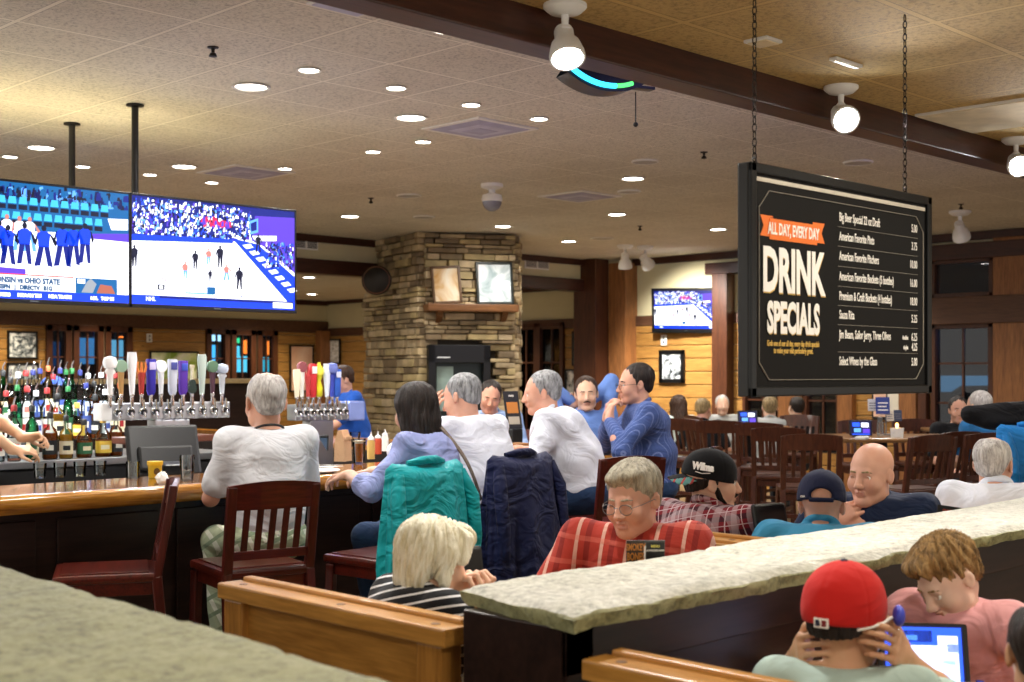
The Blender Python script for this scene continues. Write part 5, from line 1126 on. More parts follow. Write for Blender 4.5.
def plate(u, v, lb, food=False, rr=.12):
    loc = onbar(u, v); r = thing('plate', lb, 'plate', loc, 0, 'plates on the bar'); m = MB(); m.lathe([(.001, .004), (rr*.6, .003), (rr*.65, .0), (rr, .014), (rr, .018), (rr*.66, .008), (.001, .008)], M_white, n=28); m.build('dish', r, 50)
    if food:
        rnn = random.Random(4)
        for k in range(7): m = MB(); m.sphere((rnn.uniform(-.05, .05), rnn.uniform(-.05, .05), .02+rnn.uniform(0, .012)), .022, C_('food_%d' % (k % 3), ['e8d8a8', 'c87838', 'f0ead8'][k % 3]), 10, (1, .8, .6)); m.build('food_piece', r, 60)
plate(316, 473, 'white plate with papers on the bar right of the old man', False, .13); plate(528, 450, 'plate of food on the bar in front of the grey-haired man in white', True, .13)
r = thing('folded_paper', 'white receipt papers on the bar right of the old man', 'paper', onbar(330, 470), .3); m = MB(); m.box((0, 0, .02), (.16, .09, .002), M_paper, 0, (.03, .02, .2)); m.build('sheet', r); m = MB(); m.box((.03, .02, .026), (.12, .07, .002), M_paper, 0, (-.04, .05, -.4)); m.build('sheet', r)
r = thing('tray_box', 'tan wooden condiment tray on the bar in front of the men in white', 'tray', onbar(512, 452), .0); m = MB(); m.b2((-.12, -.05, 0), (.12, .05, .06), C_('tray_tan', '9a6a38'), .006); m.build('tray', r)
# glasses drying behind the bar at left: row along the rear of the bar top
for i, (u, v, lb) in enumerate([(40, 478, 'leftmost'), (60, 477, 'second from the left'), (80, 476, 'third from the left'), (100, 475, 'fourth from the left')]): glassware('shot_glass', 'short empty glass on the rear edge of the bar, %s of four' % lb, onbar(u, v), .028, .034, .075, grp='short glasses on the bar')
# menu card standing by the men
def card(u, Y, z, rz, w, h, lb, base, lines, nm='menu_card', tilt=.12, cat='menu'):
    x, y, _ = at(u, 373, Y); r = thing(nm, lb, cat, (x, y, z), rz); r.rotation_euler = (tilt, 0, rz); m = MB(); m.b2((-w/2, -.002, 0), (w/2, .002, h), base, .001); m.build('board', r)
    for (s, zz, sz, mt, xs) in lines: text(s, sz, mt, frame_mat((0 if not isinstance(zz, tuple) else zz[0], -.0032, zz if not isinstance(zz, tuple) else zz[1]), (1, 0, 0), (0, 0, 1)), 'lettering', r, xs=xs, bold=sz*.03)
    return r
M_cardk = plain('card_black', '18181a', .4); M_ora = C_('card_orange', 'c07a30')
r = card(515, 9.1, 1.21, .55-PI/4, .125, .27, 'dark menu card standing on the bar between the men in white', M_cardk, [('DRINKS', .235, .018, M_lett, .7)], tilt=-.25); m = MB(); m.b2((-.045, -.004, .11), (.045, -.0022, .19), M_ora); m.b2((-.045, -.004, .03), (.045, -.0022, .085), C_('card_pale', 'b0a898')); m.build('photo_block', r)
r = thing('card_stand', 'wire stand holding the dark menu card on the bar', 'stand', (*at(515, 373, 9.1)[:2], 1.06)); m = MB(); m.b2((-.05, -.03, 0), (.05, .03, .15), M_black, .01); m.build('stand_body', r)
# table card behind the stone wall in front of the man in red
r = card(645, 3.62, 1.03, -PI/4+.05, .108, .105, 'small cardboard table sign standing in front of the man in red', C_('card_slate', '4a4a4c'), [('SMOKEY', (-.028, .085), .027, M_ora, .52), ('BONES', (-.028, .058), .030, M_ora, .52), ('MENU', (.027, .088), .010, C_('card_yel', 'd8d060'), .9), ('DOWNLOAD NOW', (.027, .076), .007, M_lett, .8)]); 
m = MB(); m.b2((-.054, -.003, 0), (-.004, -.0021, .105), C_('card_brown', '3a2a20')); m.b2((.002, -.003, .02), (.052, -.0021, .1), M_cardk); m.b2((-.005, -.0034, .02), (.0, -.0024, .09), M_paper); m.build('photo_block', r)
r = thing('table_caddy', 'wooden caddy on the table under the cardboard sign', 'caddy', (*at(645, 373, 3.64)[:2], .75), -PI/4); m = MB(); m.b2((-.08, -.05, 0), (.08, .05, .275), M_pine, .006); m.build('caddy_box', r); m = MB(); m.tube([(-.07, 0, .2), (-.07, 0, .279)], .004, M_black); m.build('post', r)
r = card(948, 5.15, .945, -PI/4+.1, .115, .125, 'small dark card with orange lettering leaning behind the stone wall by the white-haired man', M_cardk, [('SMOKEY', .10, .028, C_('card_red', 'b04028'), .7), ('BONES', .07, .028, M_ora, .7)], tilt=-.05); r.rotation_euler = (-.05, .15, r.rotation_euler[2])
x, y, _ = at(948, 373, 5.16); r = thing('table_caddy', 'wooden caddy on the table before the bald man', 'caddy', (x, y, .75), -PI/4); m = MB(); m.b2((-.07, -.04, 0), (.07, .04, .20), M_pine, .006); m.build('caddy_box', r); m = MB(); m.tube([(-.05, 0, .2), (-.05, 0, .208)], .004, M_black); m.build('post', r)
# ================================================================ high tables at the right
M_ttop = wood('high_table_top', '7a5534', 'a97f52', 'x', .3, coat=.3)
def high_table(x, y, w, d, rz, lb, legs='post'):
    r = thing('high_table', lb, 'table', (x, y, 0), rz, 'high tables'); m = MB(); m.b2((-w/2, -d/2, 1.04), (w/2, d/2, 1.075), M_ttop, .015); m.build('table_top', r)
    m = MB(); m.b2((-.05, -.05, .03), (.05, .05, 1.04), M_black, .01); m.build('post', r); m = MB(); m.b2((-.3, -.04, 0), (.3, .04, .035), M_black, .01); m.b2((-.04, -.3, 0), (.04, .3, .035), M_black, .01); m.build('foot', r); return r
def P2(u, Y): x, y, _ = at(u, 373, Y); return x, y
x, y = P2(748, 13.0); high_table(x, y, .75, .75, -PI/4, 'small high table with a black post under the drinks board\'s left end')
x, y = P2(880, 10.8); high_table(x, y, 1.25, .8, -PI/4, 'large high table with tablet and menu boards, right of the bald man')
x, y = P2(960, 12.6); high_table(x, y, .8, .8, -PI/4, 'high table at right in front of the dark-haired man')
hc = chair_proto('tall_chair', M_chbr, M_chbr, '', .76, 1.14, .44, .42, 5, 'chair'); TC = 'tall brown chairs around the high tables'; hc['group'] = TC
first = [True]
def tch(u, Y, yaw, lb):
    x, y = P2(u, Y)
    if first[0]: hc.location = (x, y, 0); hc.rotation_euler = (0, 0, math.radians(yaw-90)); hc['label'] = lb; first[0] = False; return
    dup(hc, (x, y, 0), math.radians(yaw-90), lb, TC)
tch(808, 9.7, 38, 'tall brown slatted chair with its back to the camera above the navy cap'); tch(780, 10.9, 30, 'tall brown chair left of the large high table, behind another chair'); tch(766, 11.9, 20, 'tall brown chair just right of the black table post')
tch(722, 12.4, 30, 'tall brown chair left of the black table post'); tch(716, 13.6, -30, 'farther tall brown chair left of the black table post'); tch(790, 13.6, 190, 'tall brown chair beyond the small high table')
tch(908, 9.55, 70, 'tall brown chair seen side-on right of the bald man, left one of the pair'); tch(937, 10.1, 72, 'tall brown chair seen side-on right of the bald man, right one of the pair'); tch(970, 9.9, 60, 'tall brown chair with bright gaps between its slats, left of the white-haired man')
tch(868, 12.1, 225, 'tall brown chair beyond the large high table, left one'); tch(925, 12.3, 230, 'tall brown chair beyond the large high table, right one'); tch(697, 12.9, 0, 'tall brown chair at the left of the small high table beside the man in black')
tch(1012, 7.6, 60, 'tall brown chair under the black jacket at the right edge')
def tablet(u, v, Y, rz, w, h, lb, scr=None, base=True, tilt=.25, z=None, case=M_black, back=False):
    x, y, zz = at(u, v, Y); z = zz if z is None else z; r = thing('tablet', lb, 'tablet', (x, y, z), rz, 'table tablets')
    m = MB(); m.M = Matrix.Rotation(-tilt, 4, 'X'); m.box((0, 0, h/2+.012), (w, .022, h), case, .009); m.build('case', r)
    m = MB(); m.M = Matrix.Rotation(-tilt, 4, 'X'); f = 1 if not back else -1
    scr_rect(m, -w*.44, h*.11, w*.44, h*1.02, -.0118*f, E('tab_dark', '0a1040', .7))
    rn = random.Random(int(u))
    for (a, b, c, d, mt) in scr or ((-.36, .66, -.05, .92, E('tab_blue', '2a5cff', 1.)), (.02, .62, .34, .9, s_white), (-.30, .30, .0, .55, MATS['scr_sky']), (.08, .24, .38, .52, MATS['scr_purple']), (-.38, .14, .38, .2, MATS['tab_blue'])): scr_rect(m, w*a, h*b, w*c, h*d, -.0122*f, mt)
    m.build('screen', r)
    m = MB(); m.b2((-w*.3, -.02, 0), (w*.3, .09, .014), M_black, .005); m.bar((0, .075, .01), (0, .03, h*.55), w*.3, .02, M_black, .004); m.build('stand', r); return r
tablet(748, 419, 12.95, -PI/4, .20, .14, 'tablet with blue screen on the small high table', z=1.075); tablet(861, 432, 10.6, -PI/4-.1, .185, .13, 'tablet with blue screen on the large high table', z=1.075)
r = thing('salt_shaker', 'clear shaker with pale top right of the tablet on the large high table', 'shaker', (*P2(880, 10.65), 1.075)); m = MB(); m.lathe([(.001, 0), (.025, 0), (.026, .1), (.02, .13)], L_w, n=14); m.build('body', r, 50); m = MB(); m.lathe([(.02, .125), (.021, .16), (.001, .165)], M_steeld, n=14); m.build('cap', r, 50)
r = thing('candle_cup', 'white cup with small flame glow at the right of the large high table', 'cup', (*P2(897, 10.6), 1.075)); m = MB(); m.lathe([(.001, 0), (.05, 0), (.055, .075), (.05, .075), (.045, .01), (.001, .01)], M_white, n=18); m.build('cup', r, 50); m = MB(); m.sphere((0, 0, .095), .014, E('flame', 'ffb060', 5), 10, (1, 1, 1.6)); m.build('flame', r, 60)
r = thing('napkin', 'folded white napkin below the tablet on the large high table', 'napkin', (*P2(862, 10.25), 1.075), .3); m = MB(); m.box((0, 0, .012), (.13, .09, .024), M_paper, .01); m.build('fold', r)
def mcard(u0, u1, v0, v1, Y, c, lb, lines=3, tilt=.12):
    x, y, z0 = at((u0+u1)/2, v1, Y); w = (u1-u0)*Y/FPX; h = (v1-v0)*Y/FPX; r = thing('table_card', lb, 'card', (x, y, z0), -PI/4, 'cards over the large high table'); r.rotation_euler = (-tilt, 0, -PI/4)
    m = MB(); m.b2((-w/2, -.003, 0), (w/2, .003, h), C_('tc_'+c, c), .001); m.build('board', r); m = MB()
    for i in range(lines): m.b2((-w*.36, -.005, h*(.2+.62*i/max(lines, 1))), (w*(.36-.1*(i % 2)), -.0035, h*(.2+.62*i/max(lines, 1))+h*.07), C_('tc_ink', '6a6a78') if c != '2c3f8c' else M_lett)
    m.build('print_lines', r); return r
mcard(876, 890, 397, 414, 10.95, '2c3f8c', 'dark blue upright card on the large high table'); mcard(868, 878, 399, 411, 11.05, 'd8d8dc', 'white card left of the blue card'); mcard(886, 894, 411, 421, 11.0, 'd8cfc0', 'small pale card under the blue card'); mcard(894, 902, 410, 421, 11.0, '3a4560', 'small dark blue card at the right of the cluster')
r = thing('card_holder', 'thin wire holder carrying the cards on the large high table', 'holder', (*P2(886, 10.98), 1.075)); m = MB(); m.lathe([(.001, 0), (.05, 0), (.05, .01), (.006, .012), (.004, .32)], M_steeld, n=16); m.tube([(-.1, 0, .10), (.1, 0, .12)], .003, M_steeld, 6); m.tube([(-.12, 0, .17), (.08, 0, .18)], .003, M_steeld, 6); m.build('wire', r, 50)
Y = px(886, 14.9)
r = thing('notice_board', 'framed notice board with pale sheets on the log wall behind the large high table', 'notice board', (14.93, q_on(888, 14.93), zat(420, Y)), -PI/2)
wB = (q_on(872, 15)-q_on(904, 15)); hB = .40; m = MB(); m.b2((-wB/2, -.01, 0), (wB/2, .02, hB), M_blackm, .004); m.build('frame', r)
for i, (a, b, c, d, cc) in enumerate(((-.44, .1, -.05, .94, 'e0b8a0'), (.0, .08, .44, .94, 'ddd8cc'))): m = MB(); m.b2((wB*a, -.014, hB*b), (wB*c, -.010, hB*d), C_('notice_%d' % i, cc)); m.build('sheet', r)
# plain tables and seats for the diners by the log wall
r = thing('booth_table', 'low wooden table beside the man in black by the log wall', 'table', (*P2(690, 14.2), 0), 0, 'booth tables'); m = MB(); m.b2((-.4, -.4, .72), (.4, .4, .75), M_ttop, .01); m.build('table_top', r); m = MB(); m.lathe([(.24, 0), (.24, .02), (.04, .05), (.04, .72)], M_black, n=20); m.build('pedestal', r, 40)
# ================================================================ people
def skin(name, c, red='b8604a'):
    m, nt, b = newmat(name); c = hexc(c); n = N(nt, 'ShaderNodeTexNoise', Scale=9., Detail=4.); nt.links.new(coords(nt), n.inputs[0])
    nt.links.new(ramp(nt, n.outputs[0], [(.32, tuple(x*.86 for x in c)), (.52, c), (.75, tuple(a*.75+b_*.25 for a, b_ in zip(c, hexc(red))))]), b.inputs['Base Color'])
    b.inputs['Roughness'].default_value = .48; b.inputs['Subsurface Weight'].default_value = .08; b.inputs['Subsurface Radius'].default_value = (.02, .008, .004); b.inputs['Specular IOR Level'].default_value = .35
    n2 = N(nt, 'ShaderNodeTexNoise', Scale=120., Detail=3.); nt.links.new(coords(nt), n2.inputs[0]); bump(nt, b, n2.outputs[0], .12, .002); return m
S_fair, S_red, S_tan, S_pale = skin('skin_fair', 'e3b99f'), skin('skin_ruddy', 'd8a48c'), skin('skin_tan', 'd2a482'), skin('skin_pale', 'e8c6b2')
def hairm(name, c1, c2, c3=None):
    m, nt, b = newmat(name); c1, c2 = hexc(c1), hexc(c2)
    n = N(nt, 'ShaderNodeTexNoise', Scale=16., Detail=6., Roughness=.7, Distortion=.8); nt.links.new(coords(nt, (3.2, 3.2, .7)), n.inputs[0])
    nt.links.new(ramp(nt, n.outputs[0], [(.34, c1), (.62, c2)]), b.inputs['Base Color']); b.inputs['Roughness'].default_value = .5; b.inputs['Specular IOR Level'].default_value = .35
    bump(nt, b, n.outputs[0], .8, .012); return m
H_white, H_grey, H_dark, H_brown = hairm('hair_white', '8e8784', 'dcd8d4'), hairm('hair_grey', '4a4a4c', 'aeb0b2'), hairm('hair_dark', '0f0b0a', '2c211c'), hairm('hair_brown', '22140d', '4a3020')
H_blonde, H_sandy, H_boy, H_gb = hairm('hair_blonde', 'd6caa0', 'fffbe8'), hairm('hair_sandy', '5e4c30', 'ab946a'), hairm('hair_lightbrown', '4a3418', 'b08c58'), hairm('hair_greyblond', '6a6352', 'b9b09a')
M_eyew, M_iris, M_lip = plain('eye_white', 'e8e4de', .2, var=.02), plain('iris', '3a4a58', .2), plain('lips', 'c9907e', .45, var=.05)
M_jean, M_trous, M_shoe = cloth('denim', '2c4468'), cloth('dark_trousers', '20242c'), plain('shoe_black', '18161a', .5)
def V3(*a): return np.array(a, float)
def ik(S, T, l1, l2, pole):
    d = T-S; L = np.linalg.norm(d); L2 = min(L, (l1+l2)*.995); u = d/max(L, 1e-6); T = S+u*L2
    a = (l1*l1-l2*l2+L2*L2)/(2*L2); h = math.sqrt(max(l1*l1-a*a, 0)); p = np.array(pole, float); p = p-u*(p@u); p = p/max(np.linalg.norm(p), 1e-6)
    return S+u*a+p*h, T
def hand(s, W, d, n, side, curl=.5, r=.0085, spread=.05, grip=None):
    """W wrist, d direction of the fingers, n palm normal, side +1/-1 where the thumb leaves"""
    d = nrm(d); n = np.array(n, float); n = nrm(n-d*(n@d)); t = np.cross(d, n)*side
    s.fr(); s.cap(W-d*.02, W+d*.02, .026, .026, .015); K = []
    for i, o in enumerate((-.030, -.010, .010, .030)): k = W+d*(.088-abs(o-.005)*.22)+t*(-o); K.append(k); s.cap(W+d*.012+t*(-o*.55), k, .0155, .0115, .012)
    c = curl if isinstance(curl, (list, tuple)) else [curl]*4
    for i, k in enumerate(K):
        L = (.044, .048, .044, .034)[::1][i] if True else 0; p = k; ang = 0; o = (-.030, -.010, .010, .030)[i]; dd = nrm(d-t*o*spread*20)
        for j, (f, w) in enumerate(((1., 1.), (.66, .8), (.5, .65))):
            ang += c[i]*(.9 if j == 0 else 1.1); v = dd*math.cos(ang)+n*math.sin(ang); q = p+v*L*f; s.cap(p, q, r*(1.04-.09*j), r*(.98-.09*j), .0035); p = q
    b = W+d*.022+t*.022; m1 = b+nrm(d*.55+t*.75+n*.35)*.042; m2 = m1+nrm(d*.9+t*.15+n*(.25+.3*np.mean(c)))*.034; m3 = m2+nrm(d*.9-t*.1+n*(.3+.5*np.mean(c)))*.024
    s.cap(b, m1, .015, .0115, .012); s.cap(m1, m2, .0105, .0095, .004); s.cap(m2, m3, .0095, .008, .004)
def head_prims(s, H, c, sc, full=True, female=False, jowl=0., nose=1., mouth_open=0.):
    s.fr(H, c, sc); f = .92 if female else 1.
    s.ell((0, -.018, .040), (.076, .098, .085), .03); s.ell((0, .028, -.018), (.064*f+.004*jowl, .066, .092), .03)
    for q in (-1, 1): s.cap((q*.040*f, .020, -.068), (q*.016, .066, -.092), .024+.006*jowl, .020+.003*jowl, .02)
    s.ell((0, .074, -.094), (.022, .019, .018), .02)
    for q in (-1, 1): s.ell((q*.038, .062, -.028), (.026+.004*jowl, .026, .030), .02)
    if full:
        s.cap((-.030, .080, .024), (.030, .080, .024), .0125, .0125, .012)
        for q in (-1, 1): s.ell((q*.031, .104, .004), (.020, .017, .013), .010, True)
        for q in (-1, 1): s.cap((q*.020, .088, .0135), (q*.043, .083, .0130), .0045, .0045, .004); s.cap((q*.020, .087, -.0085), (q*.042, .082, -.008), .0038, .0038, .004)
    s.cap((0, .090, .016), (0, .108*nose, -.024), .0085, .0125, .010); s.ell((0, .112*nose, -.028), (.0125, .011, .010), .006)
    for q in (-1, 1): s.ell((q*.0125, .102*nose, -.031), (.0085, .011, .0085), .005)
    s.cap((-.018, .0905, -.053), (0, .0985, -.051), .0055, .0065, .005); s.cap((.018, .0905, -.053), (0, .0985, -.051), .0055, .0065, .005)
    s.cap((-.015, .0905, -.064-mouth_open), (.015, .0905, -.064-mouth_open), .0075, .0075, .006)
    s.cap((-.021, .099, -.0585-mouth_open*.5), (.021, .099, -.0585-mouth_open*.5), .0022+mouth_open*.5, .0022+mouth_open*.5, .003, True)
    for q in (-1, 1):
        R = np.array(Matrix.Rotation(q*.35, 3, 'Z') @ Matrix.Rotation(.15, 3, 'X')); s.ell((q*.079, -.010, -.004), (.0085, .019, .031), .004, rot=R)
        s.ell((q*.088, -.004, -.002), (.006, .010, .017), .004, True, rot=R)
    s.fr()
def hair_prims(s, H, c, sc, style):
    s.fr(H, c, sc); st = style
    if st in ('short', 'thin', 'ring', 'fringe', 'boy'):
        g = .005 if st != 'thin' else .003
        s.ell((0, -.029, .046), (.0775+g, .0955+g, .0835+g), .01); s.ell((0, -.065, -.015), (.060+g*.6, .044, .045), .02)
        for q in (-1, 1): s.cap((q*.073, .006, .030), (q*.073, .010, -.004), .008, .005, .01)
        if st == 'fringe': s.ell((-.008, .030, .098), (.064, .056, .032), .02); s.ell((.018, .068, .090), (.040, .022, .018), .015); s.ell((0, -.015, .058), (.083, .088, .074), .02)
        if st == 'boy': s.ell((0, .030, .098), (.062, .066, .038), .02); s.ell((.0, .076, .100), (.046, .026, .022), .02); s.ell((0, -.012, .070), (.081, .090, .072), .02)
        y0 = .078 if st not in ('ring',) else .045
        s.cut((0, .80, -.60), (0, .030, .012), .006) if st not in ('fringe', 'boy') else s.cut((0, .80, -.60), (0, .043, .020), .006)
        s.cut((0, .1, -1), (0, -.09, -.058), .006)
        if st == 'ring': s.ell((0, .022, .118), (.063, .098, .062), .01, True)
        if st == 'thin': s.ell((0, .045, .125), (.050, .075, .040), .01, True); s.ell((.006, -.050, .130), (.040, .050, .030), .012, True)
        if st != 'x':
            for q in (-1, 1): s.ell((q*.088, -.008, -.006), (.020, .020, .030), .006, True)
    elif st == 'bob':      # chin-length layered bob with a side fringe
        s.ell((0, -.022, .046), (.090, .110, .092), .02); s.ell((0, -.072, -.020), (.080, .046, .078), .03); s.ell((0, -.062, -.078), (.062, .034, .028), .03)
        for q in (-1, 1): s.cap((q*.072, -.008, .030), (q*.076, -.004, -.058), .026, .018, .03)
        s.ell((.020, .062, .086), (.060, .042, .034), .03); s.cap((.06, .06, .07), (.078, .055, .012), .022, .014, .02); s.cap((-.06, .06, .07), (-.078, .05, .012), .022, .014, .02)
        s.ell((0, .118, -.032), (.058, .066, .086), .01, True); s.ell((0, .03, -.14), (.062, .09, .06), .01, True)
    elif st == 'longbob':
        s.ell((0, -.022, .045), (.094, .110, .094), .02); s.ell((0, -.070, -.045), (.088, .055, .110), .03); s.ell((0, -.062, -.125), (.080, .042, .042), .03)
        for q in (-1, 1): s.cap((q*.078, -.005, .030), (q*.086, -.015, -.120), .028, .022, .03)
        s.ell((0, .118, -.03), (.060, .080, .115), .01, True)
    elif st == 'long':
        s.ell((0, -.022, .045), (.092, .108, .092), .02); s.cap((0, -.06, 0), (0, -.10, -.26), .085, .07, .03)
        for q in (-1, 1): s.cap((q*.075, -.005, .030), (q*.08, -.03, -.2), .028, .03, .03)
        s.ell((0, .115, -.03), (.058, .080, .115), .01, True)
    s.fr()
PEOPLE = []
def person(label, loc, yaw, seat=.76, sc=1., build=1., lean=0., side=0., twist=0., hunch=0., head=(0, 0, 0), arms=None, skin_m=None, shirt=None, sleeve='short', pants=None,
           hair=None, face=True, vox=.006, hs=1., legs='sit', collar=True, cap=None, glasses=False, extra=None, fold=.005, female=False, jowl=0., belly=0., group=None, knee_out=.11, brows=None, shoulder=None, nolegs=False, mouth=0., headoff=(0, 0, 0), shoes=None, gaze=0., nk=0.):
    r = thing('person', label, 'person', (loc[0], loc[1], 0), math.radians(yaw)-PI/2, group)
    ph = (hash_(label) % 97)/10.; b = build
    P0 = V3(0, 0, seat+.10*sc+.02+nk); T = np.array(Matrix.Rotation(-lean, 3, 'X') @ Matrix.Rotation(side, 3, 'Y') @ Matrix.Rotation(twist, 3, 'Z'))
    U = np.array(Matrix.Rotation(-lean-hunch, 3, 'X') @ Matrix.Rotation(side, 3, 'Y') @ Matrix.Rotation(twist, 3, 'Z'))
    M = P0+T @ V3(0, -.01, .26)*sc                      # mid back
    def up(v): return M+U @ (V3(*v)*sc)
    neck = up((0, .0, .230)); sw = (.175 if not female else .155)*(.6+.4*b)
    sh = {'L': up((-sw, .0, .185)), 'R': up((sw, .0, .185))}
    if shoulder:
        for k, v in shoulder.items(): sh[k] = sh[k]+np.array(v)
    hc = neck+(T @ V3(0, .035, .0))*sc+V3(0, 0, .128*sc-nk)+np.array(headoff, float)
    Hh = rotm(*head); hcn = hc
    s = SDF(); o = SDF()
    def torso(s, e, low=True):
        s.fr(T, P0, sc)
        s.ell((0, -.0, .02), (.155*b+e, .115*b+e, .12+e), .05); s.ell((0, .015+belly*.35, .15), (.140*b+e, .105*b+e+belly*.5, .15+e), .06)
        s.fr(U, M, sc)
        s.ell((0, .01, .06), (.152*b+e, .110*b+e, .17+e), .07); s.ell((0, -.015, .12), (.165*b+e, .098*b+e, .11+e), .06)
        if e > 0: s.ell((0, .0, -.08), (.150*b+e, .112*b+e, .16), .07)
        s.fr(); a = (sh['L']+neck)/2; c = (sh['R']+neck)/2; k = .050*sc*(.5+.5*b)
        s.cap(sh['L'], neck-V3(0, 0, .055*sc), k+e, .055*sc+e, .05*sc); s.cap(sh['R'], neck-V3(0, 0, .055*sc), k+e, .055*sc+e, .05*sc)
        if female: s.fr(U, M, sc); [s.ell((q*.065, .095, .05), (.058+e, .052+e, .058+e), .03) for q in (-1, 1)]; s.fr()
    torso(s, -.012)
    s.cap(neck-V3(0, 0, .05*sc), hc+Hh @ V3(0, -.025, -.05)*sc, .060*sc*(.7+.3*b), .052*sc*(.7+.3*b), .03)
    head_prims(s, Hh, hc, sc*hs, face, female, jowl, mouth_open=mouth)
    torso(o, .012)
    o.fr(U, neck, sc); o.cut((0, -.25, 1), (0, .0, .014), .01)
    if collar: o.torus((0, .002, .006), (0, .30, 1), .062, .0135, .006)
    o.fr()
    wr = {}
    if arms is None: arms = {}
    for k in 'LR':
        a = arms.get(k) or dict(t=(.16*(1 if k == 'R' else -1), .28, seat+.20-.0), pole=((1 if k == 'R' else -1)*.7, -.3, -1), d=(0, 1, 0), n=(0, 0, -1))
        if a == 'none': continue
        S = sh[k]; tgt = np.array(a['t'], float); E_, W_ = ik(S, tgt, .285*sc, .255*sc, a['pole']); wr[k] = (W_, E_); sgn = 1 if k == 'R' else -1; bb = .55+.45*b
        s.fr(); s.cap(S, E_, .046*sc*bb, .038*sc*bb, .02); s.cap(E_, E_+(W_-E_)*.35, .038*sc*bb, .041*sc*bb, .015); s.cap(E_+(W_-E_)*.3, W_, .040*sc*bb, .026*sc, .02)
        if a.get('hand', True): hand(s, W_, a.get('d', (0, 1, 0)), a.get('n', (0, 0, -1)), -sgn*a.get('flip', 1), a.get('curl', .5), .0088*sc, a.get('spread', .05))
        o.fr(); e = .015
        if sleeve == 'short': Q = S+(E_-S)*.78; o.cap(S, Q, .046*sc*bb+e*.6, .050*sc*bb+e*.8, .06)
        elif sleeve == 'long': o.cap(S, E_, .046*sc*bb+e*.5, .042*sc*bb+e*.7, .055); o.cap(E_, E_+(W_-E_)*.86, .043*sc*bb+e, .032*sc+e*.5, .02)
        elif sleeve == 'rolled': o.cap(S, E_, .046*sc*bb+e*.5, .042*sc*bb+e*.7, .055); o.cap(E_, E_+(W_-E_)*.30, .045*sc*bb+e, .044*sc*bb+e, .02)
    V, F = s.mesh(vox); R_ = Hh; cc = hc; S_ = sc*hs
    def reg(c):
        l = (c-cc) @ R_/S_; m = np.zeros(len(c), int)
        lip = (np.abs(l[:, 0]) < .020) & (l[:, 1] > .091) & (l[:, 2] < -.050) & (l[:, 2] > -.069-mouth); m[lip] = 1; return m
    bo = np_obj('body', V, F, [skin_m or S_fair, M_lip], r, None, reg)
    V, F = o.mesh(max(vox, .007)); np_obj('shirt', V, F, [shirt], r, folds(fold, ph))
    if not nolegs:
        g = SDF(); hp = {}; 
        for k, q in (('L', -1), ('R', 1)):
            h = P0+V3(q*.085*sc, 0, -.02*sc)
            if legs == 'sit': kn = V3(q*knee_out, .40*sc, seat+.065*sc); an = V3(q*knee_out*.9, .36*sc, max(seat-.40*sc, .10)); 
            else: kn = V3(q*.10, .05, seat-.36*sc); an = V3(q*.11, -.02, .10)
            g.fr(); g.cap(h, kn, .092*sc*b, .066*sc*b, .05); g.cap(kn, an, .066*sc*b, .050*sc, .03); hp[k] = an
        g.ell(P0+V3(0, -.01, 0), (.165*b*sc, .125*b*sc, .11*sc), .05); V, F = g.mesh(.012); np_obj('trousers', V, F, [pants or M_trous], r, folds(.004, ph, .8))
        for k in 'LR':
            g = SDF(); a = hp[k]; g.cap(a-V3(0, .03, .055), a+V3(0, .13, -.065), .040, .036, .03); g.cap(a, a-V3(0, .01, .04), .042, .042, .03); g.cut((0, 0, -1), a-V3(0, 0, .095), .004); V, F = g.mesh(.010); np_obj('shoe', V, F, [shoes or M_shoe], r)
    if hair:
        g = SDF(); hair_prims(g, Hh, hc, sc*hs, hair[0])
        if cap: g.fr(Hh, hc, sc*hs); g.cut((0, 0, 1), (0, 0, .022), .004); g.cut((0, .3, -1), (0, -.09, -.034), .004); g.fr()
        V, F = g.mesh(max(min(vox, .006), .0045)); amp = {'bob': .0045, 'longbob': .003, 'long': .004, 'boy': .008, 'fringe': .003}.get(hair[0], .0022)
        def hd(V, nn, amp=amp):
            l = (V-cc) @ R_/S_; th = np.arctan2(l[:, 0], l[:, 1]+.02); el = l[:, 2]
            if hair[0] in ('boy', 'fringe', 'short', 'thin', 'ring'):
                ph2 = np.arctan2(l[:, 0], l[:, 1]+.055); rr = np.hypot(l[:, 0], l[:, 1]+.055)
                A = {'boy': .0042, 'fringe': .0020}.get(hair[0], .0012)
                return A*(np.sin(19*ph2+30*rr+2.2*np.sin(28*el+3*ph2))+.7*np.sin(37*ph2-24*el+1.5*np.sin(40*rr)))
            return amp*(np.sin(22*th+2.5*np.sin(25*el)+1.5*np.sin(11*th))+.6*np.sin(41*th+9*el+ph))
        np_obj('hair', V, F, [hair[1]], r, hd)
    if face:
        for q in (-1, 1):
            m = MB(); m.M = Matrix.Translation(hc) @ Matrix([list(x) for x in Hh]).to_4x4() @ Matrix.Scale(sc*hs, 4) @ Matrix.Translation((q*.031, .0805, .0025)) @ Matrix.Rotation(-PI/2, 4, 'X') @ Matrix.Rotation(-.15+gaze, 4, 'X')
            m.sphere((0, 0, 0), .0125, M_eyew, 14, z1=.86); m.sphere((0, 0, 0), .0127, M_iris, 14, z0=.84, z1=.97); m.sphere((0, 0, 0), .0126, M_black, 14, z0=.95); m.build('eye', r, 60)
        if brows:
            g = SDF(); g.fr(Hh, hc, sc*hs)
            for q in (-1, 1): g.cap((q*.014, .0925, .0255), (q*.034, .089, .0275), .0040, .0044, .003); g.cap((q*.034, .088, .027), (q*.048, .076, .021), .0044, .002, .003)
            V, F = g.mesh(.003); np_obj('eyebrow', V, F, [brows], r)
    if cap: cap(r, Hh, hc, sc*hs)
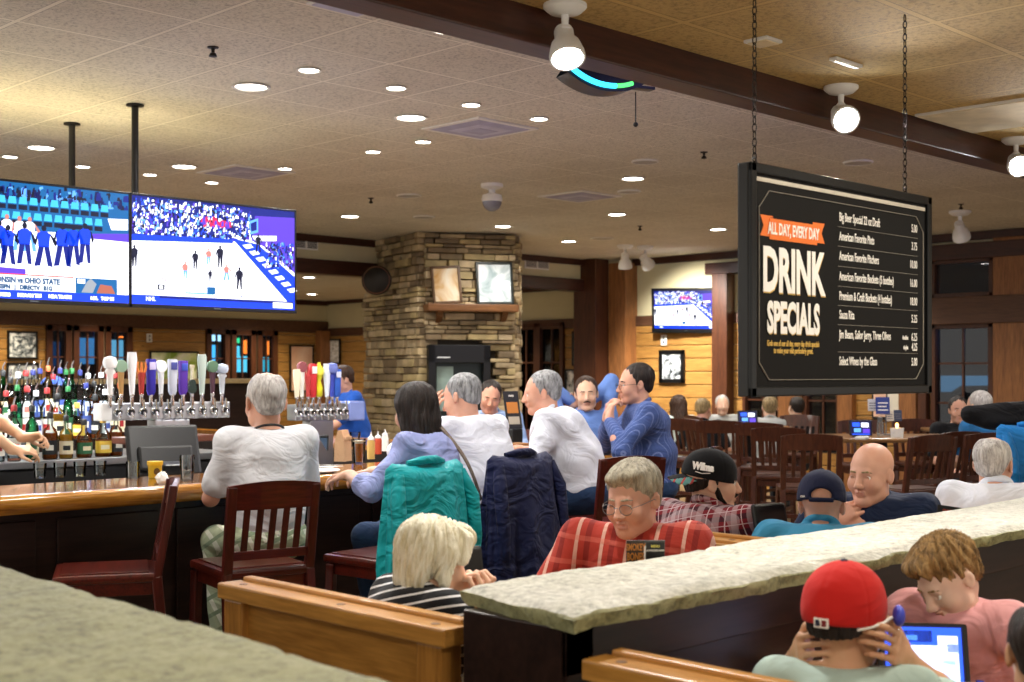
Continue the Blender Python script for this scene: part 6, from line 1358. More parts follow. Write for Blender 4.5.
    if glasses:
        m = MB(); m.M = Matrix.Translation(hc) @ Matrix([list(x) for x in Hh]).to_4x4() @ Matrix.Scale(sc*hs, 4); gm = M_steeld if glasses is True else glasses
        for q in (-1, 1):
            pts = []
            for i in range(17):
                a = 2*PI*i/16; pts.append((q*.033+.0245*math.cos(a), .108-.004*abs(math.cos(a)) , .0-.002+.0175*math.sin(a)))
            m.tube(pts, .0013, gm, 6); m.tube([(q*.057, .102, .004), (q*.076, .07, .006), (q*.083, .0, .004), (q*.081, -.018, -.01)], .0013, gm, 6)
        m.tube([(-.009, .111, .004), (0, .114, .006), (.009, .111, .004)], .0013, gm, 6); o_ = m.build('eyeglasses', r, 60)
    info = dict(r=r, H=Hh, hc=hc, sc=sc*hs, neck=neck, sh=sh, U=U, T=T, P0=P0, M=M, V3=V3, wr=wr)
    if extra: extra(r, info)
    return r
def hash_(s): return sum((i+1)*ord(c) for i, c in enumerate(s))
# ---- headgear
def mk_cap(crown_m, brim_m=None, back=0., tilt=0., opening=False, button=None, logo=None, brim_tilt=.25, under=None, low=.0):
    """back: yaw of the brim round the head (PI = worn backwards)"""
    def f(r, H, c, sc):
        Rz = np.array(Matrix.Rotation(back, 3, 'Z')); g = SDF(); A = H @ np.array(Matrix.Rotation(tilt, 3, 'X'))
        g.fr(A, c, sc); g.ell((0, -.016, .052), (.090, .111, .090), .01); g.ell((0, -.016, .020), (.089, .110, .075), .02); g.cut((0, -.08, -1), (0, 0, .016-low), .004)
        if opening: g.fr(A @ Rz, c, sc); g.ell((0, -.125, .040), (.042, .05, .026), .004, True)
        V, F = g.mesh(.005); R_, cc, S_ = A, np.array(c), sc
        def d(V, nn):
            l = (V-cc) @ R_/S_; th = np.arctan2(l[:, 0], l[:, 1]+.016); return -.0014*np.exp(-((np.abs(((th/(PI/3)) % 1)-.5)-.5)/.03)**2)
        co = np_obj('cap', V, F, [crown_m], r, d)
        g = SDF(); g.fr(A @ Rz, c, sc); Rt = np.array(Matrix.Rotation(-brim_tilt, 3, 'X')); y0 = .088
        g.ell((0, y0+.022, .024-low), (.080, .080, .0055), .004, rot=Rt); g.cut((0, -1, 0), (0, y0-.018, 0), .004)
        V, F = g.mesh(.004)
        def d2(V, nn): return np.zeros(len(V))
        l = (V-cc) @ (A @ Rz)/S_; l[:, 2] -= 6.0*l[:, 0]**2; V = (l*S_) @ (A @ Rz).T+cc
        br = np_obj('brim', V, F, [brim_m or crown_m] + ([under] if under else []), co, None, (lambda cen: (((cen-cc) @ (A @ Rz)/S_)[:, 2] < .018-low-(((cen-cc) @ (A @ Rz)/S_)[:, 1]-.1)*.27).astype(int)) if under else None)
        MM = Matrix.Translation(c) @ Matrix([list(x) for x in A]).to_4x4() @ Matrix.Scale(sc, 4)
        if button: m = MB(); m.M = MM; m.sphere((0, -.016, .142), .009, button, 12, (1, 1, .5)); m.build('cap_button', co, 60)
        if opening:
            m = MB(); m.M = MM @ Matrix.Rotation(back, 4, 'Z'); m.tube([(.046*math.sin(a)/math.sin(.55) , -.016-.113*math.cos(a*.9), .022) for a in np.linspace(-.5, .5, 9)], .0085, crown_m, 8); m.build('strap', co, 60)
        if logo: logo(co, MM)
    return f
# ---- hands helper positions are in the sitter's own frame: x right, y forward, z up from the floor
def lf(info, v): return info['hc']+info['H'] @ (V3(*v)*info['sc'])
W_shirt = cloth('cotton_white', 'e4e8f4', fold=.5); W_tee = cloth('cotton_tee', 'e2e4ea', fold=.45); Lav = cloth('lavender_cotton', '9ea8dc', fold=.9); PaleB = cloth('pale_blue_cotton', '9cb8e4', fold=.5); Blue2 = cloth('mid_blue_cotton', '6c8fd6', fold=.5)
def pat_stripe_blue(nt):
    co = coords(nt, (1, 1, 1), (0, 0, 0)); a = band(nt, co, 'X', 52, .14); return mix(nt, a, hexc('44588f'), hexc('6f80b4'))
StrB = cloth('striped_blue_cotton', '', pat=pat_stripe_blue)
def pat_bw(nt):
    co = coords(nt, (1, 1, 1), (.0, .28, 0)); a = band(nt, co, 'Z', 40, .24); return mix(nt, a, hexc('12141a'), hexc('dcdce0'))
StrBW = cloth('striped_black_knit', '', pat=pat_bw, fold=.3)
def pat_plaid(nt):
    co = coords(nt, (1, 1, 1), (.15, .25, .1)); c = hexc('7e1f2a'); out = None
    a = band(nt, co, 'Z', 17, .38); b = band(nt, co, 'X', 17, .38); e = band(nt, co, 'Z', 17, .06, .35); f_ = band(nt, co, 'X', 17, .06, .35); g = band(nt, co, 'Y', 17, .38, .2)
    col = mix(nt, a, c, hexc('4a1c28')); m2 = N(nt, 'ShaderNodeMath', operation='MULTIPLY', ); nt.links.new(b, m2.inputs[0]); m2.inputs[1].default_value = .55; col = mix(nt, m2.outputs[0], col, hexc('b8a0a4'))
    m3 = N(nt, 'ShaderNodeMath', operation='MULTIPLY'); nt.links.new(g, m3.inputs[0]); m3.inputs[1].default_value = .35; col = mix(nt, m3.outputs[0], col, hexc('c8b4b8'))
    col = mix(nt, e, col, hexc('c8b0b4')); return mix(nt, f_, col, hexc('c8b0b4'))
Plaid = cloth('plaid_flannel', '', pat=pat_plaid, fold=.3)
def pat_red(nt):
    co = coords(nt, (1, 1, 1), (0, .1, .1)); col = mix(nt, band(nt, co, 'X', 11, .14), hexc('ac3a2e'), hexc('d8a898')); col = mix(nt, band(nt, co, 'X', 11, .22, .45), col, hexc('8a2a24'))
    m = N(nt, 'ShaderNodeMath', operation='MULTIPLY'); nt.links.new(band(nt, co, 'Z', 12, .2), m.inputs[0]); m.inputs[1].default_value = .4; return mix(nt, m.outputs[0], col, hexc('d87060'))
RedPl = cloth('red_check_cotton', '', pat=pat_red, fold=.35)
Navy = cloth('navy_knit', '1a2744', fold=.8); Teal = cloth('teal_blue_tee', '3f93bc', fold=.5); Pink = cloth('pink_tee', 'e8aab0', fold=.8); Mint = cloth('pale_mint_tee', 'b4ccc6', fold=.4); Blk = cloth('black_tee', '14151a'); Royal = cloth('royal_blue_shirt', '2458b8', fold=.4); Khaki = None
def pat_short(nt):
    co = coords(nt, (1, 1, 1), (.3, .4, .2)); col = mix(nt, band(nt, co, 'X', 16, .3), hexc('b4c0a0'), hexc('e6ead8')); return mix(nt, band(nt, co, 'Z', 13, .25), col, hexc('8a9c80'))
Shorts = cloth('green_plaid_cotton', '', pat=pat_short); Grey = cloth('grey_tee', 'a8aaa8'); Cream = cloth('cream_tee', 'c9d4cc')
def PP(u, Y): x, y, _ = at(u, 373, Y); return (x, y)
BS = .765
# 1 old man at the bar, seen from behind
def lanyard(r, i):
    m = MB(); m.M = Matrix.Translation(i['neck']) @ Matrix([list(x) for x in i['U']]).to_4x4(); pts = [(.074*math.sin(a), -.012-.066*math.cos(a), .018-.045*(1-math.cos(a))*.5) for a in np.linspace(-1.7, 1.7, 17)]; m.tube(pts, .006, M_black, 8); m.build('neck_cord', r, 60)
person('balding white-haired old man in a white T-shirt seated at the bar with his back turned', PP(269, 6.02), 70, BS-.04, 1.0, 1.0, lean=.04, hunch=.10, head=(.05, .08, 0), arms={'L': dict(t=(-.15, .30, 1.12), pole=(-.45, -.3, -1), d=(.3, .5, .9), n=(.5, .2, 0)), 'R': dict(t=(.14, .34, 1.10), pole=(.35, -.3, -1), d=(-.3, 1, 0), n=(0, 0, -1))},
       skin_m=S_red, shirt=W_tee, sleeve='short', pants=Shorts, hair=('thin', H_white), vox=.006, collar=False, extra=lanyard, fold=.0035, face=False, jowl=.6, knee_out=.16, hs=1.12)
# 2 woman in lavender
def strap(r, i):
    m = MB(); m.M = Matrix.Identity(4); a = i['M']+i['U'] @ V3(-.02, -.0, .0); pts = []
    for t in np.linspace(0, 1, 12): l = V3(.02+.15*t, -.105-.035*math.sin(t*PI), .24-.42*t); pts.append(tuple(i['M']+i['U'] @ l))
    for k in range(len(pts)-1): m.bar(pts[k], pts[k+1], .030, .006, C_('strap_brown', '7a6a5a'), .001, up=tuple(i['U'] @ V3(0, -1, 0)))
    m.build('bag_strap', r, 60)
person('dark-haired woman in a lavender shirt with a bag strap across her back at the bar', PP(446, 6.42), 112, BS-.05, .98, 1.08, lean=.24, side=-.02, hunch=.16, head=(-.35, .2, 0), arms={'L': dict(t=(-.16, .46, 1.09), pole=(-.8, -.4, -.7), d=(.3, 1, -.1), n=(0, 0, -1)), 'R': dict(t=(.10, .46, 1.09), pole=(.6, -.4, -.9), d=(-.3, 1, -.1), n=(0, 0, -1))},
       shirt=Lav, sleeve='rolled', pants=M_jean, hair=('longbob', H_dark), vox=.007, female=True, extra=strap, fold=.009, face=False, hs=1.08)
# 3 man in white shirt, hand at cheek
person('grey-haired man in a pale shirt resting his cheek on his hand at the bar', PP(489, 7.12), 96, BS-.04, 1.04, 1.26, lean=.22, hunch=.22, head=(.25, .30, .1), arms={'L': dict(t=(-.105, .335, 1.33), pole=(-1, .3, -.8), d=(.05, -.25, 1), n=(.9, -.3, 0), curl=[.2, .2, .25, .3]), 'R': dict(t=(.14, .50, 1.09), pole=(.8, -.3, -.8), d=(-.3, 1, 0), n=(0, 0, -1))},
       skin_m=S_red, shirt=W_shirt, sleeve='rolled', pants=M_trous, hair=('short', H_grey), vox=.007, fold=.009, face=False, headoff=(-.02, 0, 0))
# 4 man in white shirt leaning left
def belt(c, zo=.075, w=1.16):
    def f(r, i):
        m = MB(); m.M = Matrix.Translation(i['P0']) @ Matrix([list(x) for x in i['T']]).to_4x4(); pts = [(.178*w*math.cos(a), .140*w*math.sin(a), zo-.05) for a in np.linspace(0, 2*PI, 25)]
        for a, b_ in zip(pts, pts[1:]): m.bar(a, b_, .006, .034, c, .001, up=(0, 0, 1))
        m.build('belt', r, 60)
    return f
person('heavy grey-haired man in a white shirt leaning left over his plate at the bar', PP(582, 7.9), 128, BS-.01, 1.06, 1.36, lean=.36, hunch=.18, head=(.15, .15, 0), arms={'L': dict(t=(-.25, .50, 1.14), pole=(-.6, -.2, -1), d=(.2, 1, -.2), n=(0, 0, -1)), 'R': dict(t=(.18, .42, 1.12), pole=(.9, -.5, -.6), d=(-.4, 1, 0), n=(0, 0, -1))},
       skin_m=S_red, shirt=W_shirt, sleeve='rolled', pants=M_jean, hair=('short', H_grey), vox=.007, fold=.010, belly=.04, extra=belt(M_blackm))
# 5 striped man
person('man in glasses and a striped blue shirt with hands raised at the bar end', PP(653, 8.35), 140, BS-.01, 1.06, 1.14, lean=.12, hunch=.12, head=(.12, .08, 0), arms={'L': dict(t=(-.10, .30, 1.31), pole=(-.7, .2, -1), d=(.1, -.15, 1), n=(.3, -1, 0), curl=[.7, .8, .8, .9]), 'R': dict(t=(-.01, .30, 1.32), pole=(.8, .1, -1), d=(-.2, -.1, 1), n=(-.6, -1, 0), curl=[.7, .8, .8, .9])},
       skin_m=S_red, shirt=StrB, sleeve='long', pants=M_jean, hair=('short', H_dark), vox=.007, fold=.009, glasses=M_black, brows=H_dark)
def tash(r, i):
    g = SDF(); g.fr(i['H'], i['hc'], i['sc'])
    for q in (-1, 1): g.cap((0, .104, -.043), (q*.024, .094, -.050), .0062, .004, .004)
    V, F = g.mesh(.004); np_obj('moustache', V, F, [H_brown], r)

# 6 moustached man facing the camera with his arms behind the head
person('moustached man in a mid blue shirt facing this way between the two bar guests', PP(584, 9.7), 243, BS-.09, 1.04, 1.08, lean=.05, head=(-.35, .05, .05), arms={'L': dict(t=(-.05, -.06, 1.37), pole=(-1, .1, .25), d=(.8, -.3, .3), n=(0, 1, 0)), 'R': dict(t=(.05, -.06, 1.37), pole=(1, .1, .1), d=(-.8, -.3, .3), n=(0, 1, 0))},
       shirt=Blue2, sleeve='long', pants=M_trous, hair=('short', H_brown), vox=.008, brows=H_brown, extra=tash)

# 7 man with hand to his temple
person('dark-haired man in a pale blue shirt with his hand to his temple', PP(495, 10.0), 215, BS-.05, 1.0, 1.0, lean=.30, hunch=.15, head=(.25, .25, -.15), arms={'R': dict(t=(.12, .38, 1.31), pole=(1, .3, -1), d=(-.1, -.2, 1), n=(-.9, -.2, 0), curl=[.8, .9, .9, 1.]), 'L': dict(t=(-.1, .42, 1.09), pole=(-.8, -.3, -.8), d=(.5, 1, 0), n=(0, 0, -1))},
       skin_m=S_red, shirt=PaleB, sleeve='rolled', pants=M_trous, hair=('short', H_dark), vox=.008, brows=H_dark)
# 8 bartender in blue
def chev(r, i):
    m = MB(); m.M = Matrix.Translation(i['sh']['R']) ; m.bar((.03, -.06, .02), (.10, -.02, -.10), .05, .02, C_('lime', '9ab83a'), .01); m.build('shirt_patch', r)
person('bartender in a royal blue shirt at the far side of the bar', PP(357, 12.2), 165, .80, 1.02, 1.0, lean=.20, hunch=.1, head=(0, .35, 0), arms={'L': dict(t=(-.12, .50, 1.02), pole=(-.6, -.5, -.6), d=(0, 1, -.3), n=(0, 0, -1)), 'R': dict(t=(.16, .48, 1.05), pole=(.8, -.5, -.4), d=(0, 1, -.3), n=(0, 0, -1))},
       skin_m=S_red, shirt=Royal, sleeve='short', pants=M_trous, hair=('short', H_brown), vox=.009, legs='stand')
# 9 bartender whose forearms reach in at the left
x, y = PP(-62, 7.55)
person('person at the left edge whose two forearms reach in over the liquor bottles', (x, y), -35, .95, 1.02, 1.0, lean=.12, head=(0, .3, 0), arms={'L': dict(t=(-.02, .50, 1.20), pole=(-.8, -.4, -.9), d=(-.1, 1, .1), n=(.5, 0, -.8), curl=[.6, .8, .9, 1.]), 'R': dict(t=(.10, .50, 1.10), pole=(.8, -.4, -.9), d=(-.2, 1, 0), n=(-.5, 0, -.8), curl=[.5, .7, .8, .9])},
       skin_m=S_tan, shirt=Blk, sleeve='short', pants=M_trous, hair=('short', H_brown), vox=.006, legs='stand')
# ================================================================ booths
FS = .46
person('blonde woman in a black and white striped top with clasped hands in the booth', PP(392, 3.48), -12, FS-.045, .93, 1.0, lean=.16, hunch=.16, head=(.05, .20, 0), arms={'L': dict(t=(.000, .215, .955), pole=(-1, .0, -.7), d=(.35, .05, 1), n=(.9, .3, 0), curl=[.9, 1., 1.1, 1.1], flip=1), 'R': dict(t=(.050, .225, .945), pole=(1, .0, -.7), d=(-.35, .05, 1), n=(-.9, .3, 0), curl=[.9, 1., 1.1, 1.1])},
       skin_m=S_fair, shirt=StrBW, sleeve='long', pants=M_trous, hair=('bob', H_blonde), vox=.005, female=True, fold=.004, hs=.97, nk=.04)
person('grey-haired man in wire glasses and a red checked shirt facing the blonde woman', PP(637, 4.55), 212, FS-.05, 1.03, 1.15, lean=.08, hunch=.10, head=(-.42, .22, .04), arms={'L': dict(t=(-.14, .34, .84), pole=(-.9, -.3, -.6), d=(.5, 1, 0), n=(0, 0, -1)), 'R': dict(t=(.14, .34, .84), pole=(.9, -.3, -.6), d=(-.5, 1, 0), n=(0, 0, -1))},
       skin_m=S_red, shirt=RedPl, sleeve='long', pants=M_jean, hair=('fringe', H_gb), vox=.005, glasses=True, jowl=1., brows=H_gb, fold=.005, belly=.03, mouth=.004, nk=.035)
def tlogo(co, MM):
    text('Valeur', .034, M_lett, MM @ Matrix.Rotation(PI*.5+.2, 4, 'Z') @ frame_mat((0, -.106, .062), (1, .0, 0), (0, .16, 1)), 'cap_lettering', co, xs=.9, bold=.0012, ext=.0035)
def slogo(co, MM):
    mm = MM @ Matrix.Rotation(PI*.62, 4, 'Z') if False else MM
    t = text('Wilma', .040, M_lett, MM @ Matrix.Rotation(-2.15+PI, 4, 'Z') @ frame_mat((0, -.104, .066), (1, 0, 0), (0, .2, 1)), 'cap_lettering', co, xs=.85, bold=.0022, ext=.004)
    m = MB(); m.M = MM @ Matrix.Rotation(-2.15+PI, 4, 'Z'); m.tube([(-.03, -.107, .044), (0, -.109, .040), (.034, -.104, .046)], .0018, M_lett, 6); m.build('cap_underline', co)
capPl = mk_cap(cloth('cap_black', '0d0e12', fold=.2), cloth('brim_black', '15161c'), back=PI, tilt=-.10, logo=slogo, button=MATS['cap_black'], brim_tilt=.28, under=cloth('brim_stripe', '5f8f90', pat=lambda nt: mix(nt, band(nt, coords(nt), 'X', 30, .25), hexc('5f9390'), hexc('b84a48'))))
def beard(r, i):
    g = SDF(); g.fr(i['H'], i['hc'], i['sc'])
    for q in (-1, 1): g.cap((q*.068, .010, -.02), (q*.052, .03, -.074), .010, .017, .01); g.cap((q*.052, .03, -.074), (q*.012, .080, -.102), .017, .018, .01)
    g.ell((0, .086, -.098), (.026, .020, .022), .01)
    for q in (-1, 1): g.cap((0, .104, -.043), (q*.024, .092, -.052), .005, .004, .004); V, F = g.mesh(.004); np_obj('beard', V, F, [H_dark], r)
person('young bearded man in a plaid shirt and a black cap worn backwards', PP(697, 5.15), 8, FS-.03, 1.0, 1.08, lean=.12, hunch=.18, head=(-.92, .02, 0), arms={'L': dict(t=(-.12, .34, .84), pole=(-.9, -.2, -.7), d=(.4, 1, 0), n=(0, 0, -1)), 'R': dict(t=(.12, .34, .84), pole=(.9, -.2, -.7), d=(-.4, 1, 0), n=(0, 0, -1))},
       skin_m=S_fair, shirt=Plaid, sleeve='long', pants=M_jean, hair=('short', H_dark), vox=.005, cap=capPl, brows=H_dark, extra=beard, fold=.005, nk=.03)
def clogo(co, MM):
    m = MB(); m.M = MM; m.box((.028, -.121, .022), (.008, .004, .014), M_paper, .001); m.build('strap_tag', co)
    text('CARS', .011, M_lett, MM @ Matrix.Rotation(-.6, 4, 'Z') @ frame_mat((0, -.1165, .034), (1, 0, 0), (0, .1, 1)), 'cap_lettering', co, ext=.002)
person('man in a teal shirt and a navy cap facing away behind the stone wall', PP(819, 4.82), 28, FS-.085, 1.0, 1.05, lean=.18, hunch=.2, head=(.05, .12, 0), arms={'L': dict(t=(-.12, .34, .84), pole=(-.9, -.2, -.7), d=(.4, 1, 0), n=(0, 0, -1)), 'R': dict(t=(.12, .34, .84), pole=(.9, -.2, -.7), d=(-.4, 1, 0), n=(0, 0, -1))},
       skin_m=S_red, shirt=Teal, sleeve='short', pants=M_jean, hair=None, vox=.006, face=False, cap=mk_cap(cloth('cap_navy', '151b3a', fold=.2), None, back=0, opening=True, button=MATS['cap_navy'], logo=clogo), fold=.005, nk=.045)
person('bald man in a navy shirt resting his chin on his folded hands', PP(874, 5.55), 205, FS-.035, 1.05, 1.2, lean=.16, hunch=.22, head=(-.42, .10, 0), arms={'L': dict(t=(.07, .215, .995), pole=(-1, .1, -.8), d=(.75, .1, .55), n=(.3, -.9, -.3), curl=[.9, 1., 1., 1.1]), 'R': dict(t=(.13, .225, .975), pole=(1, .1, -.8), d=(-.7, .1, .75), n=(-.2, -.9, -.4), curl=[1., 1.1, 1.1, 1.2])},
       skin_m=S_red, shirt=Navy, sleeve='short', pants=M_trous, hair=None, vox=.005, jowl=.7, brows=H_sandy, fold=.005, nk=.03)
person('white-haired man in a white shirt turned away at the right edge', PP(999, 5.95), 35, FS-.035, 1.03, 1.2, lean=.10, hunch=.22, head=(-.45, .05, 0), arms=None, skin_m=S_red, shirt=W_shirt, sleeve='long', pants=M_trous, hair=('ring', H_white), vox=.006, jowl=.6, fold=.006, brows=H_white, nk=.03)
# boys by the tablet
def rlogo(co, MM):
    m = MB(); m.M = MM @ Matrix.Rotation(.0, 4, 'Z'); m.box((0, -.1270, .014), (.036, .004, .023), M_lett, .003); m.build('badge_patch', co)
    m = MB(); m.M = MM @ Matrix.Rotation(.0, 4, 'Z'); m.box((-.0075, -.1295, .014), (.011, .003, .014), C_('badge_blue', '1c2440'), .001); m.box((.0075, -.1295, .014), (.011, .003, .014), C_('badge_red2', '7a1a22'), .001); m.tube([(.0, -.1315, .006), (.002, -.1315, .014), (-.002, -.1315, .022)], .0018, M_lett, 6); m.build('badge_mark', co)
    m = MB(); m.M = MM; m.tube([(.066, -.082, .000), (.084, -.050, .004), (.096, -.015, .010), (.104, .012, .020)], .0035, M_lett, 8); m.build('sunglass_arm', co, 60)
    m = MB(); m.M = MM @ Matrix.Translation((.112, .030, .022)) @ Matrix.Rotation(.5, 4, 'Z'); m.sphere((0, 0, 0), .032, C_('lens_blue', '3a48c8'), 16, (.45, 1.1, .75)); m.build('sunglass_lens', co, 60)
capR = mk_cap(cloth('cap_red', 'c4201c', fold=.2), cloth('brim_blue', '3a3fb0'), back=0, tilt=.10, button=C_('button_navy', '1a1c40'), logo=rlogo, low=.018)
r_kid = person('boy in a red cap and mint T-shirt, hands at his neck, seen from behind', PP(843, 2.80), 26, FS-.04, .86, .88, lean=.14, hunch=.16, head=(-.38, .10, 0), arms={'L': dict(t=(-.105, .17, .955), pole=(-.9, .6, -1.2), d=(.10, -1, .25), n=(1, .1, .1), curl=[.55, .6, .65, .7]), 'R': dict(t=(.115, .155, .965), pole=(.9, .6, -1.2), d=(-.12, -1, .45), n=(-1, .1, .1), curl=[.5, .55, .6, .7])},
       skin_m=S_tan, shirt=Mint, sleeve='short', pants=M_jean, hair=('short', H_dark), vox=.0045, face=False, cap=capR, collar=False, fold=.003, hs=1.13)
def wrist(c, k='L'):
    def f(r, i):
        W_, E_ = i['wr'][k]; v = E_-W_; v = v/np.linalg.norm(v); m = MB(); m.lathe([(.0335, -.008), (.036, -.008), (.036, .008), (.0335, .008)], c, tuple(W_+v*.03), 20, tuple(v)); m.build('wristband', r, 60)
    return f
person('boy with tousled light brown hair in a pink T-shirt looking down at the tablet', PP(978, 3.56), 178, FS-.02, .87, .88, lean=.20, hunch=.30, head=(-.30, .62, .10), arms={'L': dict(t=(-.14, .33, .80), pole=(-1, -.1, -.5), d=(.6, 1, 0), n=(0, 0, -1), curl=.4), 'R': dict(t=(.16, .33, .80), pole=(1, -.1, -.5), d=(-.6, 1, 0), n=(0, 0, -1), curl=.4)},
       skin_m=S_pale, shirt=Pink, sleeve='short', pants=M_jean, hair=('boy', H_boy), vox=.0045, brows=H_boy, collar=False, fold=.005, hs=1.0, gaze=.6, nk=.03, extra=wrist(C_('band_blue', '3038b0')))
person('dark-haired person with a thinning crown cut by the right edge in the lower corner', PP(1050, 2.42), 30, FS-.02, .84, .9, lean=.1, head=(0, .1, 0), arms=None, skin_m=S_tan, shirt=Blk, sleeve='short', pants=M_jean, hair=('ring', H_dark), vox=.007, face=False, nolegs=False)
# ================================================================ guests farther off
def far(u, Y, yaw, lb, shirt, hair, sk=S_fair, seat=.46, **k): return person(lb, PP(u, Y), yaw, seat, k.pop('sc', 1.), k.pop('b', 1.), shirt=shirt, hair=hair, skin_m=sk, vox=.011, sleeve=k.pop('sleeve', 'short'), face=False, **k)
far(679, 15.6, 60, 'long-haired woman in a pale top sitting by the log wall, back turned', Cream, ('long', H_brown), head=(-.2, .2, 0), female=True)
far(701, 14.2, 20, 'balding man in a black shirt sitting near the log wall', Blk, ('ring', H_sandy), S_red, lean=.15, head=(-.2, .25, 0)); far(722, 16.0, 225, 'white-haired person just left of the dark post behind the tall chairs', Grey, ('short', H_white))
far(771, 13.9, 40, 'light-haired guest with head bowed below the drinks board, right of the small tablet', Grey, ('short', H_sandy), seat=.5, lean=.2); far(797, 14.9, 60, 'dark-haired guest below the middle of the drinks board', Blk, ('short', H_dark), seat=.46)
person('dark-haired man facing this way beyond the tall chairs by the glazed door', PP(957, 12.0), 235, .50, 1.02, 1.05, shirt=Blk, hair=('short', H_dark), skin_m=S_red, vox=.010, sleeve='short', head=(-.35, .05, 0), brows=H_dark)
far(990, 10.6, 75, 'white-haired guest behind the black and blue jacket at the right edge', cloth('blue_top', '2a6ea8'), ('short', H_white), seat=.60, lean=.2, b=.85)
# ================================================================ jackets
def drape(name, lb, x, y, yaw, ztop, zbot, wt, wb, mat, seed=1, dt=.05, db=.12, cat='jacket', grp=None, hood=False, yo=0.):
    r = thing(name, lb, cat, (x, y, 0), math.radians(yaw)-PI/2, grp); rnj = random.Random(seed); n = 72; L = 26; vs = []; fs = []; ph = [rnj.uniform(0, 6) for _ in range(6)]
    for j in range(L):
        t = j/(L-1); z = ztop+(zbot-ztop)*t; hw = wt+(wb-wt)*min(1, t*1.4)-(.05*max(0, t-.75)*4)**2*0; hd = dt+(db-dt)*t**.7
        if j == 0: hw *= .90; hd *= .4
        for i in range(n):
            a = 2*PI*i/n; c, s = math.cos(a), math.sin(a); k = 1+(.16*math.sin(5*a+ph[0]+1.5*t)+.13*math.sin(9*a+ph[1]-2*t)+.09*math.sin(15*a+ph[2]+3*t))*min(1, t*1.6)
            sx = abs(c)**.75*(1 if c > 0 else -1)
            zz = z+(.05*math.sin(2*a+ph[3])+.03*math.sin(5*a+ph[4]))*t**2+ (.012*math.cos(2*a) if j < 3 else 0)
            vs.append((sx*hw*(1+(k-1)*.35), s*hd*k+yo-.03*t, zz))
    for j in range(L-1):
        for i in range(n): k = (i+1) % n; fs.append((j*n+i, (j+1)*n+i, (j+1)*n+k, j*n+k))
    fs.append(tuple(range(n)))
    m = MB(); m.add(vs, fs, mat); o = m.build('jacket_body', r, 80)
    for s in (-1, 1):   # hanging sleeves
        m = MB(); pts = [(s*wt*.86, yo-.03, ztop-.04), (s*(wb*.84), yo-.07, ztop-.16), (s*(wb*.84), yo-.09, ztop-.34), (s*wb*.80, yo-.09, ztop-.50)]; m.tube(pts, [.028, .036, .034, .026], mat, 14); m.build('sleeve', r, 80)
    m = MB(); m.tube([(-wt*.5, yo, ztop+.005), (-wt*.2, yo-.025, ztop+.018), (wt*.2, yo-.025, ztop+.018), (wt*.5, yo, ztop+.005)], [.014, .02, .02, .014], mat, 10); m.build('collar', r, 80)
    return r
TealJ = cloth('teal_nylon', '0aa4ac', rough=.5, fold=.8); NavyJ = cloth('navy_fabric', '141c44', rough=.6, fold=.8)
x, y = PP(425, 5.93); x -= .02; y += .234; drape('jacket', 'bright teal jacket hung over the chair back of the woman in lavender', x, y, 95, 1.185, .56, .235, .29, TealJ, 3, dt=.075, db=.12, yo=-.235)
x, y = PP(520, 6.6); x -= .02; y += .234; drape('jacket', 'dark navy jacket hung over the chair back right of the teal one', x, y, 95, 1.18, .56, .235, .28, NavyJ, 8, dt=.075, db=.12, yo=-.235)
x, y = PP(1012, 7.6); drape('jacket', 'blue and black jacket with dark shoulders on the chair at the right edge', x, y, 60, 1.30, .70, .27, .27, cloth('bright_blue_nylon', '1c7cc8', rough=.5, fold=.7), 5, dt=.08, db=.12, yo=-.235)
g = SDF(); g.cap((-.22, 0, 0), (.20, -.02, .03), .055, .06, .03); g.ell((0, -.02, -.04), (.2, .07, .05), .03); V, F = g.mesh(.012); o = np_obj('scarf', V, F, [cloth('black_fleece', '0c0d12')], None, folds(.006, 2)); o.location = (*PP(1008, 7.45), 1.36); o.rotation_euler = (0, 0, -PI/4); tag(o, 'black fleece bundle lying on top of the blue jacket at the right edge', 'scarf')
# tablets in the booths, jar, napkins
tablet(926, 690, 3.24, -PI/4-.12, .225, .205, 'tablet with bright blue game screen between the two boys', z=.755, tilt=.30, case=M_black, scr=((-.42, .14, .42, 1.0, MATS['tab_blue']), (-.36, .30, .20, .78, s_white), (-.34, .34, .16, .74, E('tab_pale', 'a8d8ff', 1.2)), (.16, .22, .38, .90, s_white), (.20, .30, .34, .60, MATS['scr_sky']), (-.38, .82, .10, .96, s_dk), (-.34, .84, -.24, .94, s_white), (-.18, .84, -.06, .90, MATS['scr_sky']), (.0, .12, .42, .20, MATS['scr_purple']), (.26, .70, .40, .80, MATS['tab_blue'])))
r = thing('tablet', 'black table tablet seen from behind beside the man in plaid', 'tablet', (*PP(782, 5.0), .75), -PI/4+.5, 'table tablets'); m = MB(); m.M = Matrix.Rotation(-.25, 4, 'X'); m.box((0, 0, .20), (.16, .025, .30), M_black, .012); m.box((.0, -.02, .08), (.12, .03, .10), M_blackm, .01); m.build('case', r)
m = MB(); m.b2((-.07, -.05, 0), (.07, .07, .03), M_black, .008); m.bar((0, .0, .02), (0, .03, .12), .1, .03, M_black, .005); m.build('stand', r)
r = thing('tablet', 'black table tablet seen from behind between the blonde woman and the jackets', 'tablet', (*PP(468, 3.86), .75), -PI/4+.55, 'table tablets'); m = MB(); m.M = Matrix.Rotation(-.2, 4, 'X'); m.box((0, 0, .20), (.16, .025, .26), M_black, .012); m.build('case', r); m = MB(); m.b2((-.07, -.05, 0), (.07, .07, .03), M_black, .008); m.bar((0, .0, .02), (0, .03, .16), .1, .03, M_black, .005); m.build('stand', r)
